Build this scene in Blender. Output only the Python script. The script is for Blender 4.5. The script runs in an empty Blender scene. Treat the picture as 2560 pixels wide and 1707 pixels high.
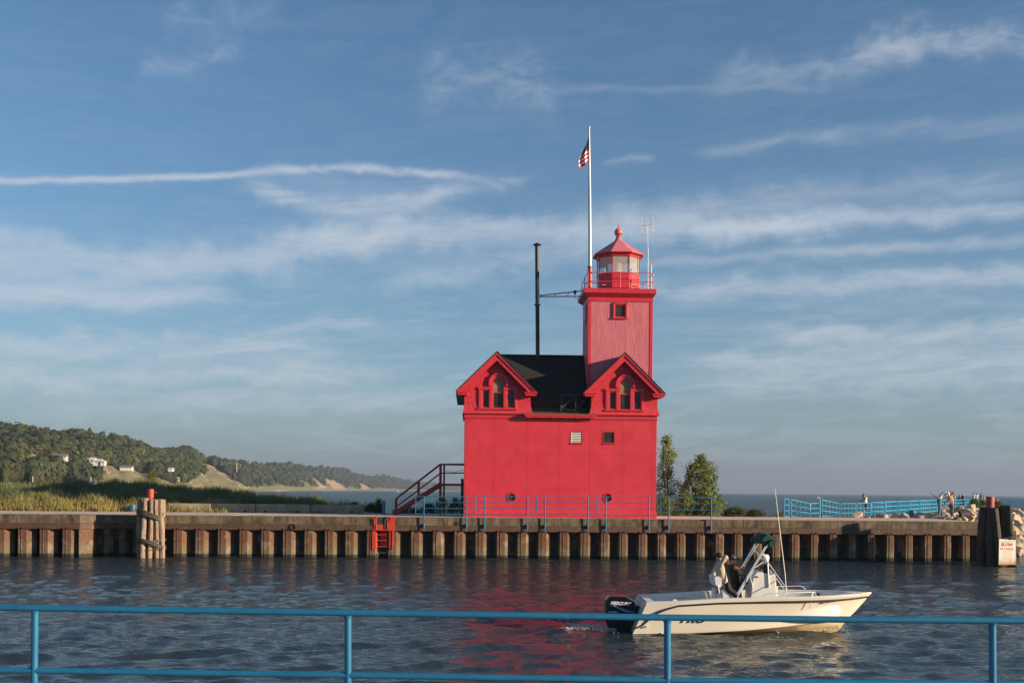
import bpy, bmesh, math, random
import numpy as np
from mathutils import Vector, Matrix, Quaternion

random.seed(7)
RNG = np.random.default_rng(11)
R = math.radians
SC = bpy.context.scene
COL = SC.collection

# ------------------------------------------------------------------ camera
F = 2755.0            # focal length in pixels of the 2560 wide photograph
CX, HY = 1280.0, 1226.9
ROLL = 0.0095
EYE = 3.5             # metres above the water
cam_d = bpy.data.cameras.new('camera')
cam = bpy.data.objects.new('camera', cam_d)
COL.objects.link(cam)
cam_d.sensor_width = 36.0
cam_d.lens = F / 2560.0 * 36.0
cam_d.shift_y = (HY - 853.5) / 2560.0
cam_d.clip_start = 0.1
cam_d.clip_end = 60000.0
cam.location = (0, 0, EYE)
cam.rotation_euler = (R(90), -ROLL, 0)
SC.camera = cam

# ------------------------------------------------------------------ sun and sky
SUN_AZ = R(69.5)       # from the viewer's back towards the right
SUN_EL = R(13)
SUNV = Vector((math.sin(SUN_AZ) * math.cos(SUN_EL), -math.cos(SUN_AZ) * math.cos(SUN_EL), math.sin(SUN_EL)))
sun_d = bpy.data.lights.new('sun', 'SUN')
sun_d.energy = 5.0
sun_d.angle = R(0.5)
sun_d.color = (1.0, 0.80, 0.55)
sun = bpy.data.objects.new('sun', sun_d)
COL.objects.link(sun)
sun.rotation_euler = SUNV.to_track_quat('Z', 'Y').to_euler()
sun.location = SUNV * 200

SC.view_settings.view_transform = 'Standard'
SC.view_settings.look = 'None'
SC.view_settings.exposure = 0.72
SC.view_settings.gamma = 1.0
SC.view_settings.use_curve_mapping = False
SC.render.engine = 'CYCLES'
SC.cycles.max_bounces = 6
SC.cycles.diffuse_bounces = 2
SC.cycles.glossy_bounces = 3
SC.cycles.transmission_bounces = 4
SC.cycles.transparent_max_bounces = 8
SC.cycles.volume_bounces = 0
SC.cycles.sample_clamp_indirect = 4.0
SC.cycles.use_denoising = True


class NT:
    """small helper to write node expressions"""
    def __init__(self, tree):
        self.t = tree
        tree.nodes.clear()

    def n(self, typ, **kw):
        nd = self.t.nodes.new(typ)
        for k, v in kw.items():
            setattr(nd, k, v)
        return nd

    def link(self, a, b):
        self.t.links.new(a, b)

    def set(self, sock, v):
        if hasattr(v, 'is_output'):
            self.t.links.new(v, sock)
        else:
            sock.default_value = v

    def m(self, op, a, b=0.0, c=0.0, clamp=False):
        nd = self.n('ShaderNodeMath', operation=op, use_clamp=clamp)
        self.set(nd.inputs[0], a)
        self.set(nd.inputs[1], b)
        if op in ('MULTIPLY_ADD', 'SMOOTH_MIN', 'SMOOTH_MAX', 'COMPARE'):
            self.set(nd.inputs[2], c)
        return nd.outputs[0]

    def vec(self, x, y, z=0.0):
        nd = self.n('ShaderNodeCombineXYZ')
        for i, v in enumerate((x, y, z)):
            self.set(nd.inputs[i], v)
        return nd.outputs[0]

    def noise(self, vec, scale=5, detail=4, rough=0.5, dist=0.0, color=False):
        nd = self.n('ShaderNodeTexNoise')
        self.set(nd.inputs['Vector'], vec)
        nd.inputs['Scale'].default_value = scale
        nd.inputs['Detail'].default_value = detail
        nd.inputs['Roughness'].default_value = rough
        nd.inputs['Distortion'].default_value = dist
        return nd.outputs[1 if color else 0]

    def mapr(self, v, a, b, c=0.0, d=1.0, smooth=False):
        nd = self.n('ShaderNodeMapRange')
        nd.interpolation_type = 'SMOOTHSTEP' if smooth else 'LINEAR'
        nd.clamp = True
        self.set(nd.inputs[0], v)
        for i, q in enumerate((a, b, c, d)):
            nd.inputs[i + 1].default_value = q
        return nd.outputs[0]

    def mix(self, f, a, b, blend='MIX'):
        nd = self.n('ShaderNodeMix', data_type='RGBA', blend_type=blend)
        self.set(nd.inputs[0], f)
        for i, v in ((6, a), (7, b)):
            if isinstance(v, tuple) and len(v) == 3:
                v = (*v, 1)
            self.set(nd.inputs[i], v)
        return nd.outputs[2]


world = bpy.data.worlds.new('World')
SC.world = world
world.use_nodes = True
w = NT(world.node_tree)
sky = w.n('ShaderNodeTexSky', sky_type='NISHITA')
sky.sun_disc = False
sky.sun_elevation = SUN_EL
sky.sun_rotation = math.pi - SUN_AZ      # clockwise from +Y
sky.air_density = 1.0
sky.dust_density = 0.3
sky.ozone_density = 3.5
SKYK = 0.128
tc = w.n('ShaderNodeTexCoord')
sep = w.n('ShaderNodeSeparateXYZ')
w.link(tc.outputs['Generated'], sep.inputs[0])
dx, dy, dz = sep.outputs
az = w.m('ARCTAN2', dx, dy)
hyp = w.m('SQRT', w.m('ADD', w.m('MULTIPLY', dx, dx), w.m('MULTIPLY', dy, dy)))
el = w.m('ARCTAN2', dz, hyp)


def px_dir(px, py):
    u, v = px - CX, py - HY
    c, s = math.cos(ROLL), math.sin(ROLL)
    X, Z = c * u + s * v, s * u - c * v
    return math.atan2(X, F), math.atan2(Z, math.hypot(X, F))


wv = w.vec(w.m('MULTIPLY', az, 2.2), w.m('MULTIPLY', w.m('ADD', el, w.m('MULTIPLY', az, -0.05)), 13.0))
nA = w.mapr(w.noise(wv, 5.0, 9, 0.66, 0.9), 0.33, 0.68)
wv2 = w.vec(w.m('MULTIPLY', az, 5.0), w.m('MULTIPLY', el, 11.0), 3.3)
nB = w.mapr(w.noise(wv2, 6.0, 8, 0.62, 0.9), 0.34, 0.68)
warp = w.m('MULTIPLY', w.m('SUBTRACT', w.noise(w.vec(w.m('MULTIPLY', az, 9.0), w.m('MULTIPLY', el, 9.0), 7.1), 3.0, 5, 0.6), 0.5), 1.0)
# (points in the photograph, half width px, opacity, soft ends px, noise (A long / B puffy), floor of the noise, warp px)
STREAKS = [
    ([(-200, 449), (400, 445), (760, 424)], 7.5, 1.25, (-900, 800), 'B', 0.5, 7),
    ([(600, 433), (760, 421), (1200, 451)], 10, 1.15, (600, 1230), 'B', 0.3, 13),
    ([(640, 470), (840, 515), (1060, 500)], 24, 0.9, (580, 1180), 'A', 0.35, 30),
    ([(1000, 508), (1180, 470), (1340, 440)], 17, 0.4, (960, 1350), 'B', 0.3, 26),
    ([(720, 440), (900, 470), (1100, 470)], 30, 0.2, (640, 1200), 'A', 0.5, 30),
    ([(-300, 640), (350, 665), (900, 600)], 48, 0.9, (-600, 1150), 'A', 0.5, 60),
    ([(-200, 600), (40, 605), (250, 640)], 26, 0.5, (-400, 260), 'A', 0.5, 40),
    ([(700, 600), (1350, 575), (2000, 560)], 38, 0.85, (620, 2300), 'A', 0.45, 50),
    ([(1500, 575), (2100, 548), (2900, 505)], 20, 0.85, (1350, 3400), 'A', 0.5, 30),
    ([(1300, 560), (1900, 500), (2500, 455)], 34, 0.35, (1300, 2700), 'A', 0.4, 40),
    ([(-300, 720), (200, 742), (640, 745)], 24, 1.0, (-600, 620), 'A', 0.5, 30),
    ([(1000, 700), (1300, 655), (1480, 630)], 30, 0.5, (900, 1600), 'B', 0.3, 40),
    ([(1500, 665), (2100, 628), (2700, 590)], 13, 0.5, (1450, 3000), 'A', 0.45, 20),
    ([(1650, 730), (2200, 705), (2900, 660)], 28, 0.8, (1500, 3200), 'A', 0.4, 40),
    ([(1750, 205), (2100, 165), (2300, 120)], 34, 0.32, (1720, 2420), 'B', 0.25, 60),
    ([(2080, 150), (2350, 108), (2700, 112)], 32, 0.5, (2060, 2900), 'B', 0.2, 50),
    ([(1000, 240), (1200, 205), (1380, 230)], 62, 0.3, (1020, 1420), 'B', 0.1, 80),
    ([(1300, 222), (1700, 222), (2000, 218)], 10, 0.14, (1250, 2100), 'A', 0.5, 10),
    ([(1730, 390), (1950, 355), (2120, 330)], 18, 0.34, (1720, 2160), 'A', 0.3, 26),
    ([(2050, 350), (2300, 325), (2700, 312)], 22, 0.2, (2000, 2900), 'A', 0.3, 26),
    ([(1500, 410), (1570, 398), (1640, 392)], 10, 0.3, (1500, 1650), 'B', 0.2, 20),
    ([(330, 210), (460, 160), (590, 125)], 36, 0.26, (320, 620), 'B', 0.1, 70),
    ([(380, 70), (500, 40), (680, 20)], 40, 0.16, (380, 720), 'B', 0.1, 70),
    ([(680, 830), (800, 812), (940, 806)], 13, 0.6, (640, 960), 'A', 0.3, 20),
    ([(-200, 860), (300, 862), (800, 870)], 30, 0.95, (-400, 900), 'A', 0.35, 50),
    ([(-300, 945), (300, 940), (900, 930)], 28, 0.9, (-600, 1100), 'A', 0.4, 50),
    ([(200, 1015), (600, 1010), (1100, 1000)], 24, 0.6, (0, 1200), 'A', 0.35, 40),
    ([(1880, 760), (2200, 765), (2700, 755)], 22, 0.22, (1800, 3000), 'A', 0.3, 40),
    ([(1850, 828), (2250, 838), (2800, 815)], 26, 0.9, (1800, 3100), 'A', 0.3, 40),
    ([(1640, 895), (2100, 905), (2700, 880)], 28, 0.9, (1600, 3000), 'A', 0.35, 40),
    ([(1650, 960), (2100, 955), (2700, 940)], 24, 0.6, (1600, 3000), 'A', 0.35, 40),
]
dens = None
for pts, hw, op, (x0, x1), which, floor, wp in STREAKS:
    ae = [px_dir(*p) for p in pts]
    co = np.polyfit([a for a, e in ae], [e for a, e in ae], 2)
    q = w.m('MULTIPLY_ADD', w.m('MULTIPLY_ADD', az, float(co[0]), float(co[1])), az, float(co[2]))
    d = w.m('SUBTRACT', el, q)
    d = w.m('MULTIPLY_ADD', warp, wp / F * 2.4, d)
    d = w.m('DIVIDE', d, hw / F)
    g = w.m('EXPONENT', w.m('MULTIPLY', w.m('MULTIPLY', d, d), -1.2))
    ym = pts[1][1]
    a0, a1 = px_dir(x0, ym)[0], px_dir(x1, ym)[0]
    span = (a1 - a0) * 0.2
    win = w.m('MULTIPLY', w.mapr(az, a0, a0 + span, 0, 1, True), w.mapr(az, a1 - span, a1, 1, 0, True))
    nz = w.m('MULTIPLY_ADD', nA if which == 'A' else nB, op * (1 - floor), op * floor)
    v = w.m('MULTIPLY', w.m('MULTIPLY', g, win), nz)
    dens = v if dens is None else w.m('ADD', dens, v)
# thin veil of streaks all round the sky
veil = w.m('MULTIPLY', w.mapr(nA, 0.35, 1.0, 0.0, 0.3), w.mapr(el, 0.03, 0.3, 1.0, 0.15, True))
dens = w.m('ADD', dens, veil)
dens = w.m('SUBTRACT', 1.0, w.m('EXPONENT', w.m('MULTIPLY', dens, -1.15)))
dens = w.m('MULTIPLY', dens, w.mapr(el, -0.005, 0.035, 0.0, 1.0, True))
skyc = w.n('ShaderNodeVectorMath', operation='SCALE')
w.link(sky.outputs[0], skyc.inputs[0])
skyc.inputs['Scale'].default_value = SKYK
tintn = w.n('ShaderNodeVectorMath', operation='MULTIPLY')
w.link(skyc.outputs[0], tintn.inputs[0])
tintn.inputs[1].default_value = (0.88, 1.0, 1.02)
# greyish haze low over the lake
hz = w.m('EXPONENT', w.m('MULTIPLY', w.m('MAXIMUM', el, 0.0), -8.5))
base = w.mix(w.m('MULTIPLY', hz, 0.92), tintn.outputs[0], w.mix(w.mapr(el, 0.0, 0.10), (0.240, 0.252, 0.312), (0.252, 0.330, 0.428)))
full = w.mix(dens, base, (0.56, 0.62, 0.70))
bg = w.n('ShaderNodeBackground')
w.link(full, bg.inputs[0])
bg.inputs[1].default_value = 0.63
out = w.n('ShaderNodeOutputWorld')
w.link(bg.outputs[0], out.inputs[0])

# ------------------------------------------------------------------ measuring helpers


def P(px, py, Y):
    """world point seen at that place of the photograph, at depth Y"""
    u, v = px - CX, py - HY
    c, s = math.cos(ROLL), math.sin(ROLL)
    k = Y / F
    return Vector(((c * u + s * v) * k, Y, EYE + (s * u - c * v) * k))


def PX(px, Y):
    return (px - CX) * Y / F


def hor(px):
    return HY + (px - CX) * ROLL


# ------------------------------------------------------------------ mesh helpers
WM = {}


class MB:
    def __init__(self):
        self.v = []
        self.f = []
        self.mi = []
        self.cur = 0

    def add(self, vs, fs):
        o = len(self.v)
        self.v.extend([tuple(p) for p in vs])
        for f in fs:
            self.f.append(tuple(i + o for i in f))
            self.mi.append(self.cur)
        return self

    def box(self, a, b):
        x0, y0, z0 = a
        x1, y1, z1 = b
        vs = [(x0, y0, z0), (x1, y0, z0), (x1, y1, z0), (x0, y1, z0), (x0, y0, z1), (x1, y0, z1), (x1, y1, z1), (x0, y1, z1)]
        return self.add(vs, [(0, 3, 2, 1), (4, 5, 6, 7), (0, 1, 5, 4), (1, 2, 6, 5), (2, 3, 7, 6), (3, 0, 4, 7)])

    def bbox(self, a, b, e=0.01):
        """box with chamfered edges"""
        x0, y0, z0 = a
        x1, y1, z1 = b
        e = min(e, (x1 - x0) * .45, (y1 - y0) * .45, (z1 - z0) * .45)
        vs = []
        for sx in (0, 1):
            for sy in (0, 1):
                for sz in (0, 1):
                    X, Y, Z = (x0, x1)[sx], (y0, y1)[sy], (z0, z1)[sz]
                    ix, iy, iz = X + (e, -e)[sx], Y + (e, -e)[sy], Z + (e, -e)[sz]
                    vs += [(X, iy, iz), (ix, Y, iz), (ix, iy, Z)]
        from mathutils.geometry import convex_hull_2d  # noqa
        bm = bmesh.new()
        for p in vs:
            bm.verts.new(p)
        bmesh.ops.convex_hull(bm, input=bm.verts)
        bmesh.ops.dissolve_limit(bm, angle_limit=0.02, verts=bm.verts, edges=bm.edges)
        bm.verts.index_update()
        self.add([v.co[:] for v in bm.verts], [[v.index for v in f.verts] for f in bm.faces])
        bm.free()
        return self

    def obox(self, c, size, rot=None):
        sx, sy, sz = (s / 2 for s in size)
        rot = rot or Matrix.Identity(3)
        c = Vector(c)
        vs = [c + rot @ Vector(p) for p in ((-sx, -sy, -sz), (sx, -sy, -sz), (sx, sy, -sz), (-sx, sy, -sz), (-sx, -sy, sz), (sx, -sy, sz), (sx, sy, sz), (-sx, sy, sz))]
        return self.add(vs, [(0, 3, 2, 1), (4, 5, 6, 7), (0, 1, 5, 4), (1, 2, 6, 5), (2, 3, 7, 6), (3, 0, 4, 7)])

    def bar(self, p, q, wd, ht, up=(0, 0, 1)):
        """straight bar of rectangular section from p to q"""
        p, q = Vector(p), Vector(q)
        d = (q - p).normalized()
        s = d.cross(Vector(up))
        if s.length < 1e-4:
            s = d.cross(Vector((0, 1, 0)))
        s.normalize()
        u = s.cross(d)
        vs = []
        for c in (p, q):
            for a, b in ((-1, -1), (1, -1), (1, 1), (-1, 1)):
                vs.append(c + s * (a * wd / 2) + u * (b * ht / 2))
        return self.add(vs, [(0, 1, 2, 3), (7, 6, 5, 4), (0, 4, 5, 1), (1, 5, 6, 2), (2, 6, 7, 3), (3, 7, 4, 0)])

    def tube(self, pts, r, n=8, cap=True):
        pts = [Vector(p) for p in pts]
        rs = r if isinstance(r, (list, tuple)) else [r] * len(pts)
        o = len(self.v)
        prev = None
        vs = []
        for i, p in enumerate(pts):
            if i == 0:
                d = pts[1] - pts[0]
            elif i == len(pts) - 1:
                d = pts[-1] - pts[-2]
            else:
                d = (pts[i + 1] - p).normalized() + (p - pts[i - 1]).normalized()
            d.normalize()
            if prev is None:
                a = d.orthogonal().normalized()
            else:
                a = (prev - d * prev.dot(d)).normalized()
            prev = a
            b = d.cross(a)
            for k in range(n):
                t = 2 * math.pi * k / n
                vs.append(p + (a * math.cos(t) + b * math.sin(t)) * rs[i])
        fs = []
        for i in range(len(pts) - 1):
            for k in range(n):
                k2 = (k + 1) % n
                fs.append((i * n + k, i * n + k2, (i + 1) * n + k2, (i + 1) * n + k))
        if cap:
            fs.append(tuple(range(n))[::-1])
            fs.append(tuple((len(pts) - 1) * n + k for k in range(n)))
        return self.add(vs, fs)

    def lathe(self, c, prof, n=16, rot=0.0, axis=None):
        """prof: (radius, height) pairs from the bottom up"""
        c = Vector(c)
        vs, fs = [], []
        for r, h in prof:
            for k in range(n):
                t = 2 * math.pi * k / n + rot
                vs.append(c + Vector((r * math.cos(t), r * math.sin(t), h)))
        for i in range(len(prof) - 1):
            for k in range(n):
                k2 = (k + 1) % n
                fs.append((i * n + k, i * n + k2, (i + 1) * n + k2, (i + 1) * n + k))
        fs.append(tuple(range(n))[::-1])
        fs.append(tuple((len(prof) - 1) * n + k for k in range(n)))
        return self.add(vs, fs)

    def prism(self, poly, y0, y1):
        """poly in x,z (counter-clockwise seen from -y) pushed from y0 to y1"""
        n = len(poly)
        vs = [(x, y0, z) for x, z in poly] + [(x, y1, z) for x, z in poly]
        fs = [tuple(range(n)), tuple(range(n, 2 * n))[::-1]]
        for i in range(n):
            j = (i + 1) % n
            fs.append((j, i, n + i, n + j))
        return self.add(vs, fs)

    def pillow(self, poly, y0, y1, e, k=0.9):
        n = len(poly)
        cx = sum(p[0] for p in poly) / n
        cz = sum(p[1] for p in poly) / n
        small = [(cx + (x - cx) * k, cz + (z - cz) * k) for x, z in poly]
        vs = [(x, y0, z) for x, z in small] + [(x, y0 + e, z) for x, z in poly] + [(x, y1 - e, z) for x, z in poly] + [(x, y1, z) for x, z in small]
        fs = [tuple(range(n)), tuple(range(3 * n, 4 * n))[::-1]]
        for r in range(3):
            for i in range(n):
                j = (i + 1) % n
                fs.append((r * n + j, r * n + i, (r + 1) * n + i, (r + 1) * n + j))
        return self.add(vs, fs)

    def xform(self, M):
        self.v = [tuple(M @ Vector(p)) for p in self.v]
        return self

    def build(self, name, mats, parent=None, loc=None, smooth=False, local=False, fixn=True):
        """verts are world coordinates (or the parent's own when local)"""
        me = bpy.data.meshes.new(name)
        vs = self.v
        if parent is not None and not local:
            inv = WM[parent.name].inverted()
            vs = [tuple(inv @ Vector(p)) for p in vs]
        if loc is not None:
            lx, ly, lz = loc
            vs = [(x - lx, y - ly, z - lz) for x, y, z in vs]
        me.from_pydata(vs, [], self.f)
        if not isinstance(mats, (list, tuple)):
            mats = [mats]
        for m in mats:
            me.materials.append(m)
        if len(mats) > 1:
            me.polygons.foreach_set('material_index', self.mi)
        if smooth:
            me.polygons.foreach_set('use_smooth', [True] * len(self.f))
            if smooth != 'all':
                try:
                    me.set_sharp_from_angle(angle=R(smooth if isinstance(smooth, (int, float)) and smooth > 1 else 40))
                except Exception:
                    pass
        me.update()
        if fixn and len(self.f) < 20000:
            bm = bmesh.new()
            bm.from_mesh(me)
            bmesh.ops.recalc_face_normals(bm, faces=bm.faces)
            bm.to_mesh(me)
            bm.free()
        o = bpy.data.objects.new(name, me)
        COL.objects.link(o)
        if parent is not None:
            o.parent = parent
            WM[o.name] = WM[parent.name]
        else:
            if loc is not None:
                o.location = loc
            WM[o.name] = Matrix.Translation(loc) if loc is not None else Matrix.Identity(4)
        return o


def tag(o, label=None, cat=None, group=None, kind=None):
    for k, v in (('label', label), ('category', cat), ('group', group), ('kind', kind)):
        if v:
            o[k] = v
    return o


def thing(name, loc, label, cat, group=None, rz=0.0):
    o = bpy.data.objects.new(name, None)
    COL.objects.link(o)
    o.empty_display_size = 0.3
    o.location = loc
    o.rotation_euler = (0, 0, rz)
    WM[o.name] = Matrix.Translation(Vector(loc)) @ Matrix.Rotation(rz, 4, 'Z')
    return tag(o, label, cat, group)


def kids(o):
    return [c for c in bpy.data.objects if c.parent == o]


def copy_tree(o, parent=None, childmap=None):
    if childmap is None:
        childmap = {}
        for c in bpy.data.objects:
            if c.parent is not None:
                childmap.setdefault(c.parent.name, []).append(c)
    c = o.copy()
    COL.objects.link(c)
    c.parent = parent
    for k in childmap.get(o.name, []):
        copy_tree(k, c, childmap)
    return c


def big_mesh(name, verts, faces, mat, kind=None, loc=None, attr=None, smooth=False, parent=None):
    """numpy arrays to one mesh; faces all of one size"""
    me = bpy.data.meshes.new(name)
    k = faces.shape[1]
    me.vertices.add(len(verts))
    me.vertices.foreach_set('co', np.ascontiguousarray(verts, dtype=np.float32).ravel())
    me.loops.add(faces.size)
    me.loops.foreach_set('vertex_index', np.ascontiguousarray(faces, dtype=np.int32).ravel())
    me.polygons.add(len(faces))
    me.polygons.foreach_set('loop_start', np.arange(0, faces.size, k, dtype=np.int32))
    me.polygons.foreach_set('loop_total', np.full(len(faces), k, dtype=np.int32))
    if smooth:
        me.polygons.foreach_set('use_smooth', np.ones(len(faces), dtype=bool))
    me.materials.append(mat)
    if attr is not None:
        a = me.color_attributes.new(name='tint', type='FLOAT_COLOR', domain='POINT')
        a.data.foreach_set('color', np.ascontiguousarray(attr, dtype=np.float32).ravel())
    me.update(calc_edges=True)
    me.validate()
    o = bpy.data.objects.new(name, me)
    COL.objects.link(o)
    if parent is not None:
        o.parent = parent
        WM[o.name] = WM[parent.name]
    if kind:
        o['kind'] = kind
    return o


# ------------------------------------------------------------------ materials
MATS = {}


def M(name, c1, c2=None, scale=3.0, rough=0.6, bump=0.0, bscale=25.0, metal=0.0, spec=0.5, stretch=(1, 1, 1), contrast=(0.35, 0.65),
      c3=None, scale3=1.0, con3=(0.55, 0.75), coat=0.0, trans=0.0, attr=False, bdist=0.02, objc=False, bdetail=6):
    if name in MATS:
        return MATS[name]
    m = bpy.data.materials.new(name)
    m.use_nodes = True
    t = NT(m.node_tree)
    if objc:
        g = t.n('ShaderNodeTexCoord').outputs['Object']
    else:
        g = t.n('ShaderNodeNewGeometry').outputs['Position']
    mp = t.n('ShaderNodeVectorMath', operation='MULTIPLY')
    t.link(g, mp.inputs[0])
    mp.inputs[1].default_value = stretch
    pos = mp.outputs[0]
    b = t.n('ShaderNodeBsdfPrincipled')
    col = None
    if c2 is not None:
        f = t.mapr(t.noise(pos, scale, 6, 0.6), contrast[0], contrast[1])
        col = t.mix(f, tuple(c1), tuple(c2))
    if c3 is not None:
        f3 = t.mapr(t.noise(pos, scale3, 7, 0.65, 0.5), con3[0], con3[1])
        col = t.mix(f3, col if col is not None else tuple(c1), tuple(c3))
    if attr:
        a = t.n('ShaderNodeAttribute', attribute_name='tint')
        col = t.mix(1.0, col if col is not None else tuple(c1), a.outputs[0], 'MULTIPLY')
    if col is None:
        b.inputs['Base Color'].default_value = (*c1, 1)
    else:
        t.link(col, b.inputs['Base Color'])
    b.inputs['Roughness'].default_value = rough
    b.inputs['Metallic'].default_value = metal
    b.inputs['Specular IOR Level'].default_value = spec
    b.inputs['Coat Weight'].default_value = coat
    if trans:
        b.inputs['Transmission Weight'].default_value = trans
    if bump:
        bp = t.n('ShaderNodeBump')
        bp.inputs['Strength'].default_value = bump
        bp.inputs['Distance'].default_value = bdist
        t.link(t.noise(pos, bscale, bdetail, 0.6), bp.inputs['Height'])
        t.link(bp.outputs[0], b.inputs['Normal'])
    o = t.n('ShaderNodeOutputMaterial')
    t.link(b.outputs[0], o.inputs[0])
    MATS[name] = m
    return m


RED = M('red_paint', (0.55, 0.027, 0.046), (0.62, 0.038, 0.060), 0.9, 0.42, 0.3, 0.9, c3=(0.60, 0.045, 0.065), scale3=1.1, con3=(0.5, 0.75), bdist=0.07, bdetail=2)
RED2 = M('red_trim_paint', (0.52, 0.020, 0.036), (0.60, 0.034, 0.054), 4.0, 0.4)
REDSH = M('red_shingle_paint', (0.57, 0.02, 0.035), (0.68, 0.06, 0.085), 9.0, 0.55, stretch=(1, 1, 2.2), contrast=(0.4, 0.7))
FADE = M('faded_red_siding', (0.68, 0.15, 0.20), (0.76, 0.30, 0.34), 3.2, 0.6, stretch=(7, 7, 0.35), contrast=(0.42, 0.7),
         c3=(0.78, 0.50, 0.50), scale3=5.0, con3=(0.58, 0.74))
ROOFM = M('black_roof_shingle', (0.009, 0.008, 0.008), (0.034, 0.028, 0.022), 9.0, 0.9, 0.5, 60.0, stretch=(1, 1, 2.5))
BLACKM = M('black_metal', (0.012, 0.012, 0.014), (0.022, 0.022, 0.024), 9.0, 0.45)
DKWOOD = M('dark_grey_wood', (0.03, 0.028, 0.028), (0.06, 0.055, 0.05), 8.0, 0.8)
MAROON = M('maroon_paint', (0.20, 0.010, 0.018), (0.25, 0.014, 0.024), 6.0, 0.45)
GLASSD = M('dark_window_glass', (0.022, 0.018, 0.015), (0.06, 0.048, 0.034), 1.6, 0.15, spec=0.25)
CURTAIN = M('tan_window_blind', (0.20, 0.16, 0.10), (0.26, 0.21, 0.14), 4.0, 0.5, spec=0.3)
BLUE = M('blue_rail_paint', (0.010, 0.125, 0.26), (0.014, 0.155, 0.30), 7.0, 0.42, c3=(0.03, 0.26, 0.38), scale3=3.0, con3=(0.66, 0.74))
BLUEL = M('light_blue_fence_paint', (0.035, 0.30, 0.50), (0.05, 0.36, 0.56), 7.0, 0.4)
BLUED = M('deep_blue_paint', (0.012, 0.13, 0.30), (0.02, 0.2, 0.38), 5.0, 0.4)
BLUER = M('mid_blue_rail_paint', (0.012, 0.12, 0.25), (0.018, 0.15, 0.30), 5.0, 0.4)
ORANGE = M('orange_red_paint', (0.50, 0.045, 0.026), (0.58, 0.065, 0.034), 5.0, 0.5)
CONC = M('weathered_concrete', (0.30, 0.235, 0.165), (0.42, 0.33, 0.24), 1.7, 0.9, 0.5, 18.0, c3=(0.13, 0.10, 0.065), scale3=1.1, con3=(0.5, 0.8), stretch=(1, 1, 1.3))
CAPM = M('cap_concrete', (0.09, 0.066, 0.040), (0.20, 0.152, 0.10), 2.2, 0.9, 0.6, 14.0, c3=(0.045, 0.034, 0.02), scale3=1.5, con3=(0.45, 0.66), stretch=(1.5, 1, 0.7), bdist=.03)
DECKM = M('deck_concrete', (0.58, 0.42, 0.31), (0.68, 0.51, 0.39), 0.8, 0.9, 0.3, 12.0, c3=(0.24, 0.19, 0.14), scale3=0.5, con3=(0.55, 0.8))
WALER = M('brown_steel_beam', (0.07, 0.036, 0.024), (0.11, 0.058, 0.040), 2.0, 0.7, 0.3, 20.0, c3=(0.16, 0.12, 0.085), scale3=2.2, con3=(0.6, 0.75))
DKSIGN = M('dark_print', (0.10, 0.08, 0.07), rough=0.7)
WHITE = M('white_gelcoat', (0.74, 0.71, 0.66), (0.80, 0.77, 0.71), 1.0, 0.35, coat=0.0)
WHITE2 = M('white_paint', (0.72, 0.70, 0.66), (0.80, 0.78, 0.74), 3.0, 0.45)
VINYL = M('white_vinyl', (0.72, 0.69, 0.65), rough=0.5)
CHROME = M('polished_steel_tube', (0.76, 0.75, 0.73), rough=0.32, metal=0.35)
ALU = M('pale_aluminium', (0.50, 0.49, 0.46), rough=0.45, metal=0.3)
RUBBER = M('black_rub_rail', (0.014, 0.014, 0.016), rough=0.5)
BLKGLOSS = M('glossy_black_cowl', (0.006, 0.006, 0.007), rough=0.18, coat=0.4)
BLKDULL = M('dull_black_casting', (0.008, 0.008, 0.009), rough=0.6)
GREENC = M('green_canvas', (0.003, 0.045, 0.026), (0.005, 0.075, 0.042), 12.0, 0.85, 0.8, 9.0)
SKIN = M('skin', (0.50, 0.24, 0.16), (0.56, 0.28, 0.19), 8.0, 0.55)
HAIRB = M('brown_hair', (0.05, 0.025, 0.014), (0.09, 0.045, 0.025), 30.0, 0.7)
HAIRD = M('dark_hair', (0.02, 0.015, 0.012), (0.04, 0.03, 0.022), 30.0, 0.7)
HAIRW = M('white_beard', (0.50, 0.45, 0.40), (0.62, 0.57, 0.52), 40.0, 0.8)
HAIRY = M('blond_hair', (0.55, 0.38, 0.2), (0.65, 0.48, 0.28), 30.0, 0.7)


def cloth(name, c, k=0.8):
    return M(name, tuple(x * k for x in c), c, 7.0, 0.85, 0.6, 14.0)


DENIM = cloth('blue_denim', (0.10, 0.17, 0.27), 0.7)
TAN = cloth('tan_shirt_cloth', (0.56, 0.46, 0.32), 0.85)
DKTROUS = cloth('dark_trouser_cloth', (0.028, 0.02, 0.018))
OLIVE = cloth('dark_olive_cloth', (0.028, 0.036, 0.014))
WHITEC = cloth('white_cloth', (0.78, 0.76, 0.72), 0.9)
PINKC = cloth('salmon_cloth', (0.75, 0.32, 0.26))
GREENS = cloth('green_cloth', (0.04, 0.42, 0.18))
MAROONC = cloth('maroon_cloth', (0.13, 0.05, 0.05))
BLACKC = cloth('black_cloth', (0.015, 0.015, 0.022))
NAVYC = cloth('grey_blue_cloth', (0.12, 0.20, 0.30))
LTBLUE = cloth('pale_blue_cloth', (0.38, 0.52, 0.66))
PINK2 = cloth('pink_cloth', (0.75, 0.25, 0.30))
BLACKF = M('black_fur', (0.008, 0.008, 0.008), (0.02, 0.018, 0.016), 30.0, 0.9, 1.0, 30.0)
# ------------------------------------------------------------------ special materials


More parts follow.
